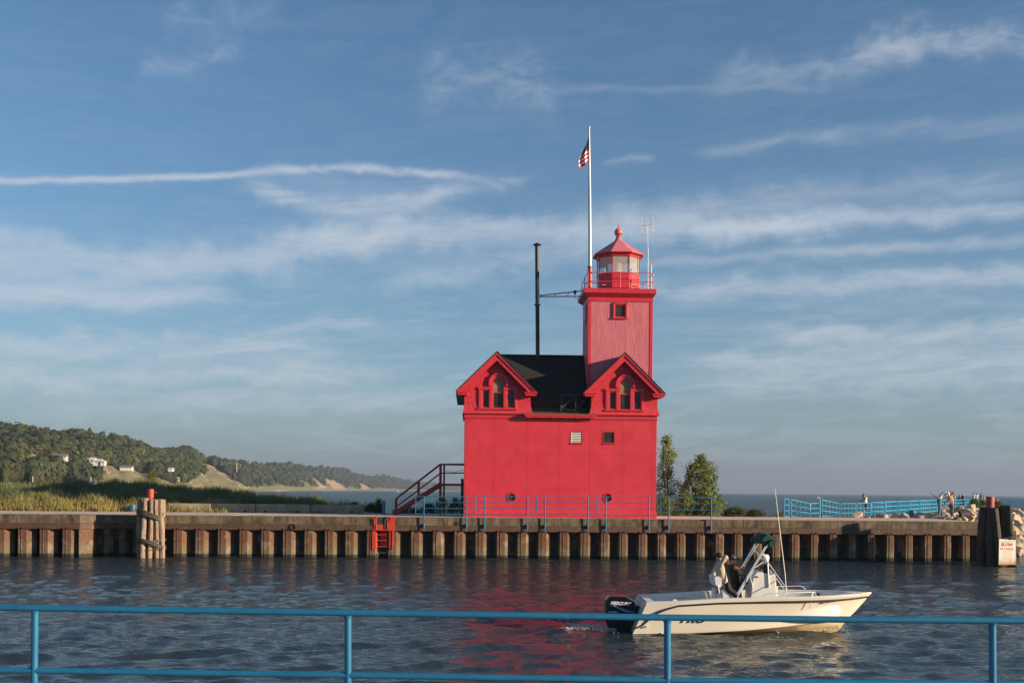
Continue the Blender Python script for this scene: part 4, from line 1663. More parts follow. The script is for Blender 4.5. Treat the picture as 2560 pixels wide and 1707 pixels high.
# concrete walkway on top of the quay, in slabs with open joints
XL, XR = -60.0, 25.0
walk = thing('pavement', (0, 60, 2.0), None, None)
walk['kind'] = 'structure'
del_ = 0
edges_ = [-60, -50, -42]
x = -36.0
while x < XR - 2:
    edges_.append(x)
    x += 3.6
edges_.append(XR)
for i in range(len(edges_) - 1):
    a, b = edges_[i] + .012, edges_[i + 1] - .012
    for k in range(2):
        y0a, y1a = 0.62 + k * 3.75, 0.62 + (k + 1) * 3.75 - .02
        tz_ = 2.096 - random.uniform(0, .006)
        sk = 0.35 if a > 6 else 0.0
        m_ = MB()
        q = [(a, Yq(a) + y0a), (b, Yq(b) + y0a), (b, Yq(b) + y1a), (a, Yq(a) + y1a)]
        m_.add([(X_, Y_, 1.7) for X_, Y_ in q] + [(X_, Y_, tz_) for X_, Y_ in q], [(0, 3, 2, 1), (4, 5, 6, 7), (0, 1, 5, 4), (1, 2, 6, 5), (2, 3, 7, 6), (3, 0, 4, 7)])
        m_.build('slab', DECKM, walk)
# ground under the lighthouse
m_ = MB()
m_.bbox((-1.2, 2.0, -0.5), (W + .6, DEP + 1.2, -0.008), .01)
m_.xform(HM).build('lighthouse_footing', DECKM, walk)

# ------------------------------------------------------------------ quay wall
quay = thing('quay_wall', (0, 57, 0), 'long quay wall of rusty steel sheet piles under a stained concrete cap', 'wall')
ZB0, ZB1 = 1.395, 1.685          # steel waler beam
# plan line of the face: left part stands 0.7 m further out with a chamfer
xc0, xc1 = PX(200, 55.0), PX(236, 55.4)


def face(X):
    b = Yq(X)
    if X < xc0:
        return b - 0.7
    if X < xc1:
        return b - 0.7 * (xc1 - X) / (xc1 - xc0)
    return b


def ribbon(name, x0, x1, z0, z1, back, mat, proud=0.0, rough_top=0.0, step=0.35):
    """a block following the face from x0 to x1, worn edges"""
    n = max(2, int((x1 - x0) / step))
    xs = [x0 + (x1 - x0) * i / n for i in range(n + 1)]
    if x0 < xc0 < x1:
        xs = sorted(xs + [xc0])
    if x0 < xc1 < x1:
        xs = sorted(xs + [xc1])
    m_ = MB()
    vs = []
    for x_ in xs:
        f = face(x_) - proud
        chip = rough_top * max(0.0, random.gauss(0, 1)) * (1 if random.random() < .35 else .25)
        chip2 = rough_top * .5 * random.random()
        e = .02 + chip
        vs += [(x_, f, z0 + chip2 * .3), (x_, f + random.uniform(-.004, .004), (z0 + z1) / 2), (x_, f, z1 - e), (x_, f + e, z1), (x_, Yq(x_) + back, z1), (x_, Yq(x_) + back, z0)]
    fs = []
    L = len(xs)
    for i in range(L - 1):
        for j in range(6):
            j2 = (j + 1) % 6
            fs.append((i * 6 + j, i * 6 + j2, (i + 1) * 6 + j2, (i + 1) * 6 + j))
    fs.append(tuple(range(6))[::-1])
    fs.append(tuple((L - 1) * 6 + j for j in range(6)))
    return m_.add(vs, fs).build(name, mat, quay, smooth=False)


joints = [-60, -45, PX(45, 55), xc0 - .35, PX(333, 56), PX(480, 56), PX(665, 56.2), PX(898, 56.5), PX(1120, 56.8), PX(1395, 57.2), PX(1647, 57.4), PX(1860, 57.6), PX(2075, 58), PX(2330, 58.3), PX(2470, 58.4)]
for i in range(len(joints) - 1):
    ribbon('cap_block', joints[i] + .012, joints[i + 1] - .012, ZB1 + .004, 2.1, 0.6, CAPM, 0.0, 0.035)
bj = [-60, -42, -30, xc0 - 2, PX(420, 56), PX(790, 56.2), PX(1150, 56.8), PX(1500, 57.2), PX(1900, 57.6), PX(2240, 58.2), PX(2468, 58.4)]
for i in range(len(bj) - 1):
    ribbon('waler_beam', bj[i] + .006, bj[i + 1] - .006, ZB0, ZB1, 0.5, WALER, 0.012)
# soil and slab core behind
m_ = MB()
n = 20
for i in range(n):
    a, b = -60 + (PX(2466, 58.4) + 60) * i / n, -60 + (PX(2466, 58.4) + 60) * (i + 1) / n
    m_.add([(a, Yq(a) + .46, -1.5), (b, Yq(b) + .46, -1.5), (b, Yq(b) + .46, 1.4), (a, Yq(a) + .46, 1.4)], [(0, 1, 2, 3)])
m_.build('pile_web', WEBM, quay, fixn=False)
m_ = MB()
xe = PX(2470, 58.4)
m_.add([(xe, Yq(xe) + .02, -1.5), (xe, Yq(xe) + 9, -1.5), (xe, Yq(xe) + 9, 2.08), (xe, Yq(xe) + .02, 2.08)], [(0, 1, 2, 3)])
m_.build('end_wall', CONC, quay, fixn=False)

lefts = [45, 99.3, 156.5, 435, 490, 545.6, 600, 654.4, 708.8, 762.7, 813.6, 865.3, 918.9, 972.8, 1029.9, 1084.4, 1137.4, 1190.5, 1244, 1296, 1348, 1401, 1453,
         1504.5, 1550.4, 1598.8, 1646, 1695, 1744, 1791.6, 1838.8, 1887, 1933.7, 1982, 2030, 2077, 2124.4, 2171.7, 2219.3, 2267, 2315, 2363.5, 2410]
lefts = [-65, -10] + lefts
lefts = [-10 - 55 * k for k in range(14, 1, -1)] + lefts
pile_x = []


def pile(x0, x1, xr, deep=.42, x_l=None):
    """outer pan x0..x1, slanting right web to xr, left web to x_l"""
    d = 0.05
    f = lambda X_: face(X_) + d
    x_l = x0 - .13 if x_l is None else x_l
    s1, s2 = x0 + (x1 - x0) * .36, x0 + (x1 - x0) * .44
    pts = [(x_l, f(x_l) + deep), (x0, f(x0)), (s1, f(s1)), (s1 + .006, f(s1) - .022), (s2, f(s2) - .022), (s2 + .006, f(s2)), (x1, f(x1)), (xr, f(xr) + deep)]
    m_ = MB()
    th = .02
    vs = [(x, y, -1.4) for x, y in pts] + [(x, y, ZB0 - .002) for x, y in pts]
    n_ = len(pts)
    fs = [(i, i + 1, n_ + i + 1, n_ + i) for i in range(n_ - 1)]
    return m_.add(vs, fs).build('sheet_pile', PILEM, quay, fixn=False)


for lx in lefts:
    Y_ = 55.6 + (lx - 80) / 2240 * 2.6 - (0.7 if lx < 200 else 0)
    x0 = PX(lx, Y_)
    wfront = 0.40 if lx < 1500 else 0.34
    wf = wfront + random.uniform(-.01, .01)
    wr = .34 if lx < 900 else (.27 if lx < 1400 else .2)
    pile(x0, x0 + wf, x0 + wf + wr)
# corner pile and recess pile
a, b = PX(197, 55.0), PX(226, 55.3)
m_ = MB()
m_.add([(a, face(a) + .04, -1.4), (b, face(b) + .05, -1.4), (b + .05, Yq(b) + .5, -1.4), (a, face(a) + .04, ZB0), (b, face(b) + .05, ZB0), (b + .05, Yq(b) + .5, ZB0)], [(0, 1, 4, 3), (1, 2, 5, 4)])
m_.build('corner_pile', PILEM, quay, fixn=False)
for lx in (262, 300, 335, 385):
    x0 = PX(lx, 55.9)
    pile(x0, x0 + .25, x0 + .40, .3)
# bolts in pairs above each pile
m_ = MB()
for lx in lefts:
    Y_ = 55.6 + (lx - 80) / 2240 * 2.6 - (0.7 if lx < 200 else 0)
    for dx_ in (.04, .26):
        x0 = PX(lx, Y_) + dx_
        y0 = face(x0) - .014
        m_.lathe((0, 0, 0), [(.03, 0), (.03, .05)], 6)
        n_ = 12
        for i in range(len(m_.v) - n_, len(m_.v)):
            x_, y_, z_ = m_.v[i]
            m_.v[i] = (x0 + x_, y0 - z_, ZB0 + .05 + y_)
tag(m_.build('bolts', WALER, quay), kind='stuff')
# drain hole
dc = P(1140.3, 1308.5, Yq(PX(1140, 56.8)))
m_ = MB().lathe((0, 0, 0), [(.085, 0), (.085, .02)], 18)
m_.v = [(dc.x + x, dc.y - .018 + z, dc.z + y) for x, y, z in m_.v]
m_.build('drain_hole', BLACKM, quay)
# dark waste-water stains are in the materials; mooring ring
rc = P(733.5, 1316.5, Yq(PX(733, 56.3)) - .03)
mr = thing('mooring_ring', rc, 'small round steel mooring ring hanging on the beam of the quay', 'ring')
m_ = MB()
for k in range(17):
    pass
m_.tube([(rc.x + .15 * math.cos(t), rc.y - .03, rc.z + .13 * math.sin(t)) for t in np.linspace(0, 2 * math.pi, 18)], .028, 6)
m_.build('ring', DKWOOD, mr, smooth=True)
MB().bbox((rc.x - .05, rc.y - .05, rc.z + .09), (rc.x + .05, rc.y + .03, rc.z + .18), .01).build('ring_lug', DKWOOD, mr)

# ------------------------------------------------------------------ orange ladder
lxp = PX(957, 56.6)
YF = Yq(lxp)
lad = thing('ladder', (lxp, YF, 0), 'orange painted safety ladder with side plates and grab hoops in the quay face', 'ladder')


def lp(px, py, d=0.0):
    return P(px, py, YF + d)


def plate(name, pts, d0, d1, mat=ORANGE):
    a_ = [lp(px, py, d0) for px, py in pts]
    poly = [(p.x, p.z) for p in a_][::-1]
    return MB().prism(poly, YF + d0, YF + d1).build(name, mat, lad)


plate('left_plate', [(928, 1292), (934.5, 1293), (935, 1323.5), (928, 1323.5)], -.05, .0)
plate('right_plate', [(976, 1293), (987, 1293), (987, 1324), (970, 1324), (970.5, 1308)], -.05, .0)
plate('cross_plate', [(940.5, 1310.5), (962.5, 1310.5), (962, 1323.5), (940.5, 1323.5)], -.05, .0)
plate('bottom_lip', [(928, 1323), (987, 1324), (987, 1326), (928, 1325)], -.09, .0)
plate('top_lip', [(928, 1291), (987, 1291.6), (987, 1293), (928, 1292.6)], -.06, .25)
plate('niche', [(941, 1294), (966, 1293), (966, 1311), (941, 1310.5)], -.032, -.02, DKWOOD)
plate('left_channel', [(930.5, 1325.5), (939, 1325.5), (938.8, 1374), (930.2, 1374)], -.035, .03)
m_ = MB()
q = [lp(939, 1325.5, -.04), lp(945, 1326, .28), lp(944.5, 1371, .28), lp(938.8, 1373, -.04)]
m_.add(q, [(0, 1, 2, 3)]).build('channel_flange', ORANGE, lad, fixn=False)
plate('right_channel', [(973.5, 1325.5), (983.5, 1325.5), (983.3, 1372), (972.8, 1370)], -.035, .03)
plate('channel_edge', [(980.5, 1325.5), (982, 1325.5), (981.6, 1372), (980.2, 1372)], -.07, -.03)
plate('back_panel', [(945, 1326), (973, 1326), (973, 1367), (944.5, 1367)], .4, .42)
for k, py in enumerate((1336, 1350.3, 1366, 1381.3)):
    a_, b_ = lp(945, py, .02), lp(966, py, .02)
    MB().tube([a_, b_], .022, 8).build('rung', ORANGE if k < 3 else WALER, lad, smooth=True)
for px in (940.6, 969):
    a_ = [lp(px, 1323, -.12), lp(px, 1297, -.12), lp(px + 1, 1291, -.1), lp(px + 2, 1289, .0), lp(px + 3, 1290.5, .12), lp(px + 3, 1295, .2)]
    MB().tube(a_, .022, 8).build('grab_hoop', ORANGE, lad, smooth=True)
MB().tube([lp(934.5, 1294.5, -.1), lp(939, 1310, -.13)], .02, 8).build('slack_bar', ORANGE, lad, smooth=True)

# ------------------------------------------------------------------ blue railing on the edge
rail_defs = [(1039, 1187.5, 1241.0, 1284.8, (1060, 1166.3)), (1190.5, 1340, 1240.4, 1284.3, (1211.5, 1318.7)), (1342, 1491, 1240.8, 1285.0, (1362.8, 1470)),
             (1495, 1644, 1241.8, 1286.2, (1515, 1622.5)), (1651, 1799, 1243.2, 1289.2, (1671.8, 1778))]
words = ['leftmost section, under the foot of the stairs', 'second section, in front of the left porthole', 'middle section in front of the red wall',
         'fourth section, in front of the right porthole', 'rightmost section, in front of the poplar shrubs']
for (a, b, yt, ybm, posts), wd in zip(rail_defs, words):
    dd = -.10

    def rp(px, py):
        X_ = PX(px, 57)
        return P(px, py, Yq(X_) + dd)
    root = thing('edge_railing', rp((a + b) / 2, ybm), 'thin blue pipe railing on the quay edge, ' + wd, 'railing', 'blue pipe railing sections on the quay edge')
    sl = (hor(b) - hor(a)) * 0.35
    z0, z1 = rp((a + b) / 2, ybm).z, rp((a + b) / 2, yt).z
    xa, xb = rp(a, yt).x, rp(b, yt).x
    ya = lambda X_: Yq(X_) + dd
    r_ = .07
    fr_pts = [(xa + r_, z0), (xb - r_, z0), (xb - r_ * .3, z0 + r_ * .3), (xb, z0 + r_), (xb, z1 - r_), (xb - r_ * .3, z1 - r_ * .3), (xb - r_, z1), (xa + r_, z1),
              (xa + r_ * .3, z1 - r_ * .3), (xa, z1 - r_), (xa, z0 + r_), (xa + r_ * .3, z0 + r_ * .3), (xa + r_, z0)]
    MB().tube([(x_, ya(x_), z_) for x_, z_ in fr_pts], .021, 8).build('frame', BLUER, root, smooth=True)
    for k in (1, 2):
        z_ = z0 + (z1 - z0) * k / 3
        MB().tube([(xa, ya(xa), z_), (xb, ya(xb), z_)], .019, 8).build('rail', BLUER, root, smooth=True)
    for p_ in posts:
        x_ = rp(p_, 1260).x
        MB().tube([(x_, ya(x_) - .03, ZB0 + .0), (x_, ya(x_) - .03, z1)], .03, 8).build('post', BLUER, root, smooth=True)
        MB().bbox((x_ - .04, ya(x_) - .03, ZB1 - .1), (x_ + .04, ya(x_) + .12, ZB1 + .1), .01).build('bracket', BLUER, root)

# bollards on the deck
for px, py0, py1, r_, lab, c_ in ((332.3, 1261, 1278.5, .19, 'squat blue steel bollard on the deck behind the left timber dolphin', BLUER),
                                  (2281.5, 1274.5, 1293.5, .20, 'squat blue steel bollard on the deck left of the bending angler', BLUED)):
    Y_ = 62.0
    b = P(px, py1, Y_)
    b.z = 2.09
    Y_ = 1.41 * F / (py1 - hor(px))
    b = Vector((PX(px, Y_), Y_, 2.09))
    h = (py1 - py0) * Y_ / F
    bo = thing('bollard', b, lab, 'bollard', 'blue bollards on the quay')
    MB().lathe(b, [(r_, 0), (r_, h - .03), (r_ - .03, h)], 18).build('drum', c_, bo, smooth=True)
    MB().tube([b + Vector((-r_ - .17, 0, h * .6)), b + Vector((r_ + .0, 0, h * .6))], .05, 8).build('horn', c_, bo, smooth=True)
for px, pt, pb_, Y_, lab in ((959.7, 1250.7, 1288, 63.0, 'tall dark blue steel post left of the maroon stairs'), (1025, 1251.5, 1289, 66.0, 'dark blue steel post behind the slanting stair stringer'),
                             (1092, 1252, 1289, 68.0, 'dark blue steel post among bushes left of the red wall')):
    b = Vector((PX(px, Y_), Y_, 2.08))
    h = EYE - (pt - hor(px)) * Y_ / F - 2.08
    po = thing('post', b, lab, 'post', 'dark blue posts by the stairs')
    MB().lathe(b, [(.085, 0), (.085, h - .015), (.07, h)], 12).build('tube', BLUED, po, smooth=True)

# low concrete wall on the left, blocks with drain slots
lw = thing('low_wall', (PX(670, 65), 65, 2.08), 'low grey concrete barrier with drain slots in front of the dune grass', 'wall')
xs_ = [PX(425, 64.8), PX(530, 64.8), PX(640, 64.8), PX(775, 64.8), PX(909, 64.8)]
for i in range(4):
    a, b = xs_[i] + .01, xs_[i + 1] - .01
    yy = 65.6 + .056 * a
    zt0 = EYE - (1259.5 - hor(670)) * 65 / F
    MB().bbox((a, yy, 2.08), (b, yy + .35, zt0), .03).build('block', CONC, lw)
    for f in (.15, .75):
        xx = a + (b - a) * f
        MB().box((xx, yy - .004, 2.12), (xx + .17, yy + .01, 2.22)).build('drain_slot', BLACKM, lw)

# ------------------------------------------------------------------ timber dolphins


def timber(x0, y0, x1, y1, zt, r0, r1, seed, z0=-1.2, n=14, wob=.03):
    rg = random.Random(seed)
    m_ = MB()
    K = 18
    offs = [rg.uniform(.88, 1.1) for _ in range(n)]
    vs, fs = [], []
    for i in range(K):
        f = i / (K - 1)
        z = z0 + (zt - z0) * f
        x = x0 + (x1 - x0) * f + wob * math.sin(f * 5 + seed)
        y = y0 + (y1 - y0) * f + wob * math.cos(f * 4 + seed)
        r = r0 + (r1 - r0) * f
        for k in range(n):
            t = 2 * math.pi * k / n
            rr = r * offs[k] * rg.uniform(.94, 1.05)
            vs.append((x + rr * math.cos(t), y + rr * math.sin(t), z + (rg.uniform(-.05, .05) if i == K - 1 else 0)))
    for i in range(K - 1):
        for k in range(n):
            k2 = (k + 1) % n
            fs.append((i * n + k, i * n + k2, (i + 1) * n + k2, (i + 1) * n + k))
    fs.append(tuple((K - 1) * n + k for k in range(n)))
    return m_.add(vs, fs)


def px2(px, Y):
    return PX(px, Y)


D1Y = 55.0
dol = thing('timber_dolphin', (px2(377, D1Y), D1Y, 0), 'bundle of weathered pale timber piles lashed with wire rope left of the quay ladder', 'dolphin', 'timber mooring dolphins')
ztop = EYE - (1246 - hor(377)) * D1Y / F
piles1 = [(347.5, 351, .05, .13, 0.0), (360, 367, -.22, .135, .02), (369, 374, .30, .14, -.05), (378.5, 382, -.2, .14, -.04), (397, 394.5, -.16, .13, -.06), (408, 406, -.12, .13, -.03), (389, 390, .38, .15, -.05), (356, 360, .42, .15, -.1), (402, 401, .35, .14, -.06)]
for i, (pb_, pt_, dy_, r_, dz_) in enumerate(piles1):
    timber(px2(pb_, D1Y), D1Y + dy_, px2(pt_, D1Y), D1Y + dy_ * .9, ztop + dz_, r_ * .98, r_ * .95, i + 1).build('pile', WOODL, dol, smooth=True)
ROPE = M('wire_rope', (0.07, 0.06, 0.05), (0.15, 0.13, 0.11), 14.0, 0.7)


def wrap(cx, cy, z_l, z_r, rx, ry, n, r, parent, spread, seed=0, nm='rope'):
    rg = random.Random(seed)
    for k in range(n):
        pts = []
        dz_ = (k - n / 2) * spread
        ph_ = rg.uniform(-.02, .02)
        for i in range(33):
            t = 2 * math.pi * i / 32
            x = cx + (rx + ph_ + .01 * math.sin(5 * t + k)) * math.cos(t)
            y = cy + (ry + ph_) * math.sin(t)
            f = (x - cx) / rx * .5 + .5
            z = z_l + (z_r - z_l) * f * f + dz_ * (1.2 - .5 * f) + .015 * math.sin(3 * t + k)
            pts.append((x, y, z))
        MB().tube(pts, r, 6).build(nm, ROPE, parent, smooth=True)


zr = lambda py, px=377: EYE - (py - hor(px)) * D1Y / F
wrap(px2(378, D1Y), D1Y + .08, zr(1279), zr(1299), .72, .50, 9, .02, dol, .032, 3)
wrap(px2(378, D1Y), D1Y + .08, zr(1347), zr(1368), .72, .52, 6, .018, dol, .035, 4)
wrap(px2(378, D1Y), D1Y + .08, zr(1353), zr(1348), .70, .5, 4, .018, dol, .03, 5)
MB().tube([(px2(410, D1Y), D1Y - .2, zr(1292)), (px2(416, D1Y), D1Y - .25, zr(1280)), (px2(419, D1Y), D1Y - .2, zr(1284))], .014, 5).build('loose_strand', ROPE, dol)
MB().tube([(px2(413, D1Y), D1Y - .2, zr(1364)), (px2(414, D1Y), D1Y - .3, zr(1372)), (px2(400, D1Y), D1Y - .3, zr(1371)), (px2(370, D1Y), D1Y - .3, zr(1375)), (px2(364, D1Y), D1Y - .2, zr(1372))], .014, 5).build('loose_strand', ROPE, dol)
# orange drum on top with a cross bar
cz0, cz1 = zr(1247), zr(1222)
lt1 = thing('orange_drum', (px2(375.5, D1Y), D1Y + .1, cz0), 'bright orange steel drum with cross bar on the left timber dolphin', 'drum', 'drums on the mooring dolphins')
cxx = px2(375, D1Y)
MB().lathe((cxx, D1Y + .1, 0), [(.12, cz0 - .1), (.12, cz0 + .06), (.155, cz0 + .08), (.155, cz1 - .01), (.14, cz1)], 20).build('drum', ORANGE, lt1, smooth=True)
MB().tube([(cxx - .26, D1Y + .1, zr(1230.5)), (cxx + .30, D1Y + .1, zr(1230.5))], .022, 8).build('cross_bar', ORANGE, lt1, smooth=True)

D2Y = 55.6
dol2 = thing('timber_dolphin', (px2(2490, D2Y), D2Y, 0), 'cluster of dark creosoted timber piles at the end of the quay holding the white sign', 'dolphin', 'timber mooring dolphins')
zr2 = lambda py, px=2480: EYE - (py - hor(px)) * D2Y / F
p2 = [(2462, 2468, .5, .30, 1267), (2470, 2474, -.5, .26, 1268), (2494, 2474.5, -.95, .20, 1269), (2482, 2489, -.1, .25, 1268), (2498, 2496, .3, .24, 1266), (2512, 2511, -.25, .26, 1262), (2525, 2517, -.6, .20, 1263), (2530, 2524, .5, .2, 1276), (2452, 2466, .1, .24, 1290), (2508, 2500, -.7, .12, 1330)]
for i, (pb_, pt_, dy_, r_, py_) in enumerate(p2):
    timber(px2(pb_, D2Y), D2Y + dy_, px2(pt_, D2Y), D2Y + dy_ * .5, zr2(py_), r_ * .95, r_ * .74, 20 + i, wob=.05).build('pile', WOODD, dol2, smooth=True)
m_ = MB()
m_.tube([(px2(2484, D2Y), D2Y - 1.0, zr2(1345)), (px2(2503, D2Y), D2Y - 1.1, zr2(1345.5)), (px2(2524, D2Y), D2Y - .9, zr2(1334))], .02, 6)
m_.tube([(px2(2484, D2Y), D2Y - 1.0, zr2(1344)), (px2(2510, D2Y), D2Y - 1.1, zr2(1338)), (px2(2526, D2Y), D2Y - .9, zr2(1338))], .018, 6)
m_.build('rope', ROPE, dol2, smooth=True)
MB().tube([(px2(2545, D2Y), D2Y + .2, zr2(1360, 2545)), (px2(2543.5, D2Y), D2Y + .2, zr2(1325, 2545))], .05, 7).build('thin_stake', WOODL, dol2, smooth=True)
RUSTR = M('faded_red_drum', (0.30, 0.045, 0.03), (0.42, 0.09, 0.06), 3.0, 0.6, 0.3, 12.0, c3=(0.10, 0.03, 0.025), scale3=2.0)
dr = thing('red_drum', (px2(2475.5, D2Y), D2Y, zr2(1268)), 'faded red brown steel drum on top of the right timber dolphin', 'drum', 'drums on the mooring dolphins')
MB().lathe((px2(2475.5, D2Y), D2Y, 0), [(.20, zr2(1271)), (.20, zr2(1242)), (.195, zr2(1240.8)), (.17, zr2(1240.8)), (.17, zr2(1244))], 22).build('drum', RUSTR, dr, smooth=True)
# SLOW NO WAKE sign
sgY = D2Y - 1.15
a, b, c, d = P(2498, 1346.5, sgY), P(2539.5, 1349.5, sgY + .1), P(2539, 1411, sgY + .1), P(2496.8, 1411.5, sgY)
sg = thing('sign', (a + b + c + d) / 4, 'weathered white SLOW NO WAKE board fixed low on the dark dolphin', 'sign')


def sign_mat():
    m = bpy.data.materials.new('stained_sign_paint')
    m.use_nodes = True
    t = NT(m.node_tree)
    g = t.n('ShaderNodeNewGeometry').outputs['Position']
    sx = t.n('ShaderNodeSeparateXYZ')
    t.link(g, sx.inputs[0])
    z = t.m('ADD', sx.outputs[2], t.m('MULTIPLY', t.noise(g, 7, 5, .6), .35))
    cc = t.mix(t.mapr(z, c.z + .18, c.z + .52), (0.45, 0.22, 0.07), (0.80, 0.75, 0.64))
    cc = t.mix(t.mapr(t.noise(g, 12, 5, .6), .62, .7), cc, (0.55, 0.36, 0.18))
    b_ = t.n('ShaderNodeBsdfPrincipled')
    t.link(cc, b_.inputs[0])
    b_.inputs['Roughness'].default_value = .6
    o_ = t.n('ShaderNodeOutputMaterial')
    t.link(b_.outputs[0], o_.inputs[0])
    return m


m_ = MB()
off = Vector((0, .03, 0))
m_.add([a, b, c, d, a + off, b + off, c + off, d + off], [(0, 3, 2, 1), (4, 5, 6, 7), (0, 1, 5, 4), (1, 2, 6, 5), (2, 3, 7, 6), (3, 0, 4, 7)])
m_.build('board', sign_mat(), sg)
SIGNRED = M('sign_red_print', (0.62, 0.07, 0.07), (0.72, 0.22, 0.18), 6.0, 0.7)
SIGNRED2 = M('faded_sign_red_print', (0.78, 0.32, 0.27), (0.80, 0.50, 0.42), 6.0, 0.7)


def text(body, loc, size, mat, parent, name, rot=(R(90), 0, 0), shear=0.0, bold=0.0, ext=0.002, sx=1.0, align='CENTER'):
    cu = bpy.data.curves.new(name, 'FONT')
    cu.body = body
    cu.size = size
    cu.shear = shear
    cu.offset = bold
    cu.extrude = ext
    cu.align_x = align
    cu.align_y = 'CENTER'
    cu.resolution_u = 3
    cu.materials.append(mat)
    tmp = bpy.data.objects.new(name, cu)
    COL.objects.link(tmp)
    dg_ = bpy.context.evaluated_depsgraph_get()
    me = bpy.data.meshes.new_from_object(tmp.evaluated_get(dg_), depsgraph=dg_)
    bpy.data.objects.remove(tmp)
    o = bpy.data.objects.new(name, me)
    COL.objects.link(o)
    me.materials.clear()
    me.materials.append(mat)
    Mx = Matrix.Translation(Vector(loc)) @ (Matrix.Rotation(rot[2], 4, 'Z') @ Matrix.Rotation(rot[1], 4, 'Y') @ Matrix.Rotation(rot[0], 4, 'X')) @ Matrix.Diagonal((sx, 1, 1, 1))
    me.transform(WM[parent.name].inverted() @ Mx)
    o.parent = parent
    return o


rz_s = math.atan2(.1, (b - a).x)
tilt_s = -math.radians(-1.5)
text('SLOW', P(2518, 1361, sgY + .041), .21, SIGNRED, sg, 'slow_lettering', (R(90), R(2), rz_s), bold=.006, sx=1.02)
text('NO WAKE', P(2518, 1371.5, sgY + .041), .15, SIGNRED2, sg, 'no_wake_lettering', (R(90), R(2), rz_s), bold=.003, sx=.98)
SIGNG = M('faded_grey_print', (0.55, 0.47, 0.38), (0.7, 0.6, 0.48), 14.0, 0.8)
m_ = MB()
rg = random.Random(4)
for py, xa, xb, mm in ((1353.5, 2502, 2534, 0), (1377.5, 2508, 2528, 1), (1381.5, 2506, 2530, 1), (1386.5, 2508, 2530, 1), (1391.5, 2503, 2531, 1), (1396, 2507, 2529, 1)):
    x_ = xa
    while x_ < xb:
        e_ = min(xb, x_ + rg.uniform(2.0, 6.0))
        p0, p1 = P(x_, py, sgY - .002 + .1 * (x_ - 2498) / 41), P(e_, py + (e_ - x_) * .05, sgY - .002 + .1 * (e_ - 2498) / 41)
        hh = .035 if mm == 0 else .02
        m_.add([p0 - Vector((0, 0, hh)), p1 - Vector((0, 0, hh)), p1 + Vector((0, 0, hh)), p0 + Vector((0, 0, hh))], [(0, 1, 2, 3)])
        x_ = e_ + rg.uniform(.8, 1.6)
m_.build('worn_print', SIGNG, sg, fixn=False)

# ------------------------------------------------------------------ near railing in blue pipe
nr_ = thing('near_railing', (0, 8.27, 1.5), 'blue painted pipe railing crossing the foreground in front of the channel', 'railing')
YN = lambda px: 8.40 - (px / 2560) * .25
tp = [(-260, 1514), (0, 1518), (450, 1525.3), (900, 1531.8), (1250, 1537), (1600, 1542), (2080, 1547.5), (2560, 1551), (2830, 1553)]
bp_ = [(-260, 1670), (0, 1673.8), (450, 1681), (900, 1687), (1250, 1693), (1600, 1698.6), (2080, 1705), (2560, 1709.5), (2830, 1712)]
for lst, nm in ((tp, 'top_rail'), (bp_, 'lower_rail')):
    MB().tube([P(px, py, YN(px)) for px, py in lst], .0245, 16).build(nm, BLUE, nr_, smooth=True)
pp = [(-704, -706), (88, 85.5), (870, 870), (1668.5, 1668.5), (2481, 2482), (3290, 3290)]
for xt, xb in pp:
    top = P(xt, np.interp(xt, [q[0] for q in tp], [q[1] for q in tp]) + 6, YN(xt))
    bt = P(xb, 1707, YN(xb))
    dirv = (bt - top).normalized()
    end = top + dirv * 1.15
    MB().tube([top, end], .0265, 16).build('post', BLUE, nr_, smooth=True)
    if -100 < xt < 2600:
        yy = np.interp(xt, [q[0] for q in tp], [q[1] for q in tp])
        MB().tube([P(xt, yy + 6, YN(xt)), P(xt, yy + 13, YN(xt))], [.034, .0285], 14).build('weld', BLUE, nr_, smooth=True)
tb = [P(px, py + 168, YN(px)) for px, py in bp_]
MB().tube(tb, .0245, 12).build('lower_rail', BLUE, nr_, smooth=True)
# chips in the paint of the near rails: rust spots proud of the pipe
CHIP = M('rust_spot', (0.10, 0.03, 0.02), (0.20, 0.07, 0.04), 40.0, 0.8)
m_ = MB()
rg = random.Random(8)
for k in range(70):
    px = rg.uniform(0, 2560)
    lst = tp if rg.random() < .5 else bp_
    py = np.interp(px, [q[0] for q in lst], [q[1] for q in lst]) + rg.uniform(-6, 5)
    off = (py - np.interp(px, [q[0] for q in lst], [q[1] for q in lst])) / 333 * 1.0
    dep = math.sqrt(max(0, .0245 ** 2 - off ** 2)) + .0006
    c_ = P(px, py, YN(px) - dep)
    r_ = rg.uniform(.0012, .005)
    m_.add([c_ + Vector((r_ * math.cos(t) * rg.uniform(.7, 1.5), 0, r_ * math.sin(t))) for t in [i * math.pi / 3 for i in range(6)]], [(0, 1, 2, 3, 4, 5)])
tag(m_.build('paint_chips', CHIP, nr_, fixn=False), kind='stuff')
# ground the viewer stands on
m_ = MB()
m_.bbox((-30, -12, .9), (30, 8.75, 1.42), .02)
m_.build('near_quay', CONC)['kind'] = 'structure'
# ------------------------------------------------------------------ far dunes and woods
RPX = [-900, -400, 0, 30, 80, 130, 170, 200, 230, 280, 330, 365, 390, 430, 460, 485, 510, 545, 600, 640, 665, 690, 720, 765, 800, 870, 890, 930, 960, 1000, 1050, 1100, 1160, 1260, 1400]
RPY = [1110, 1090, 1066, 1064, 1073, 1076, 1084, 1078, 1087, 1092, 1103, 1117, 1124, 1124, 1118, 1128, 1138, 1143, 1152, 1158, 1161, 1153, 1156, 1165, 1163, 1172, 1184, 1189, 1186, 1196, 1203, 1208, 1212, 1217, 1221]


def ridge_py(px):
    return np.interp(px, RPX, RPY)


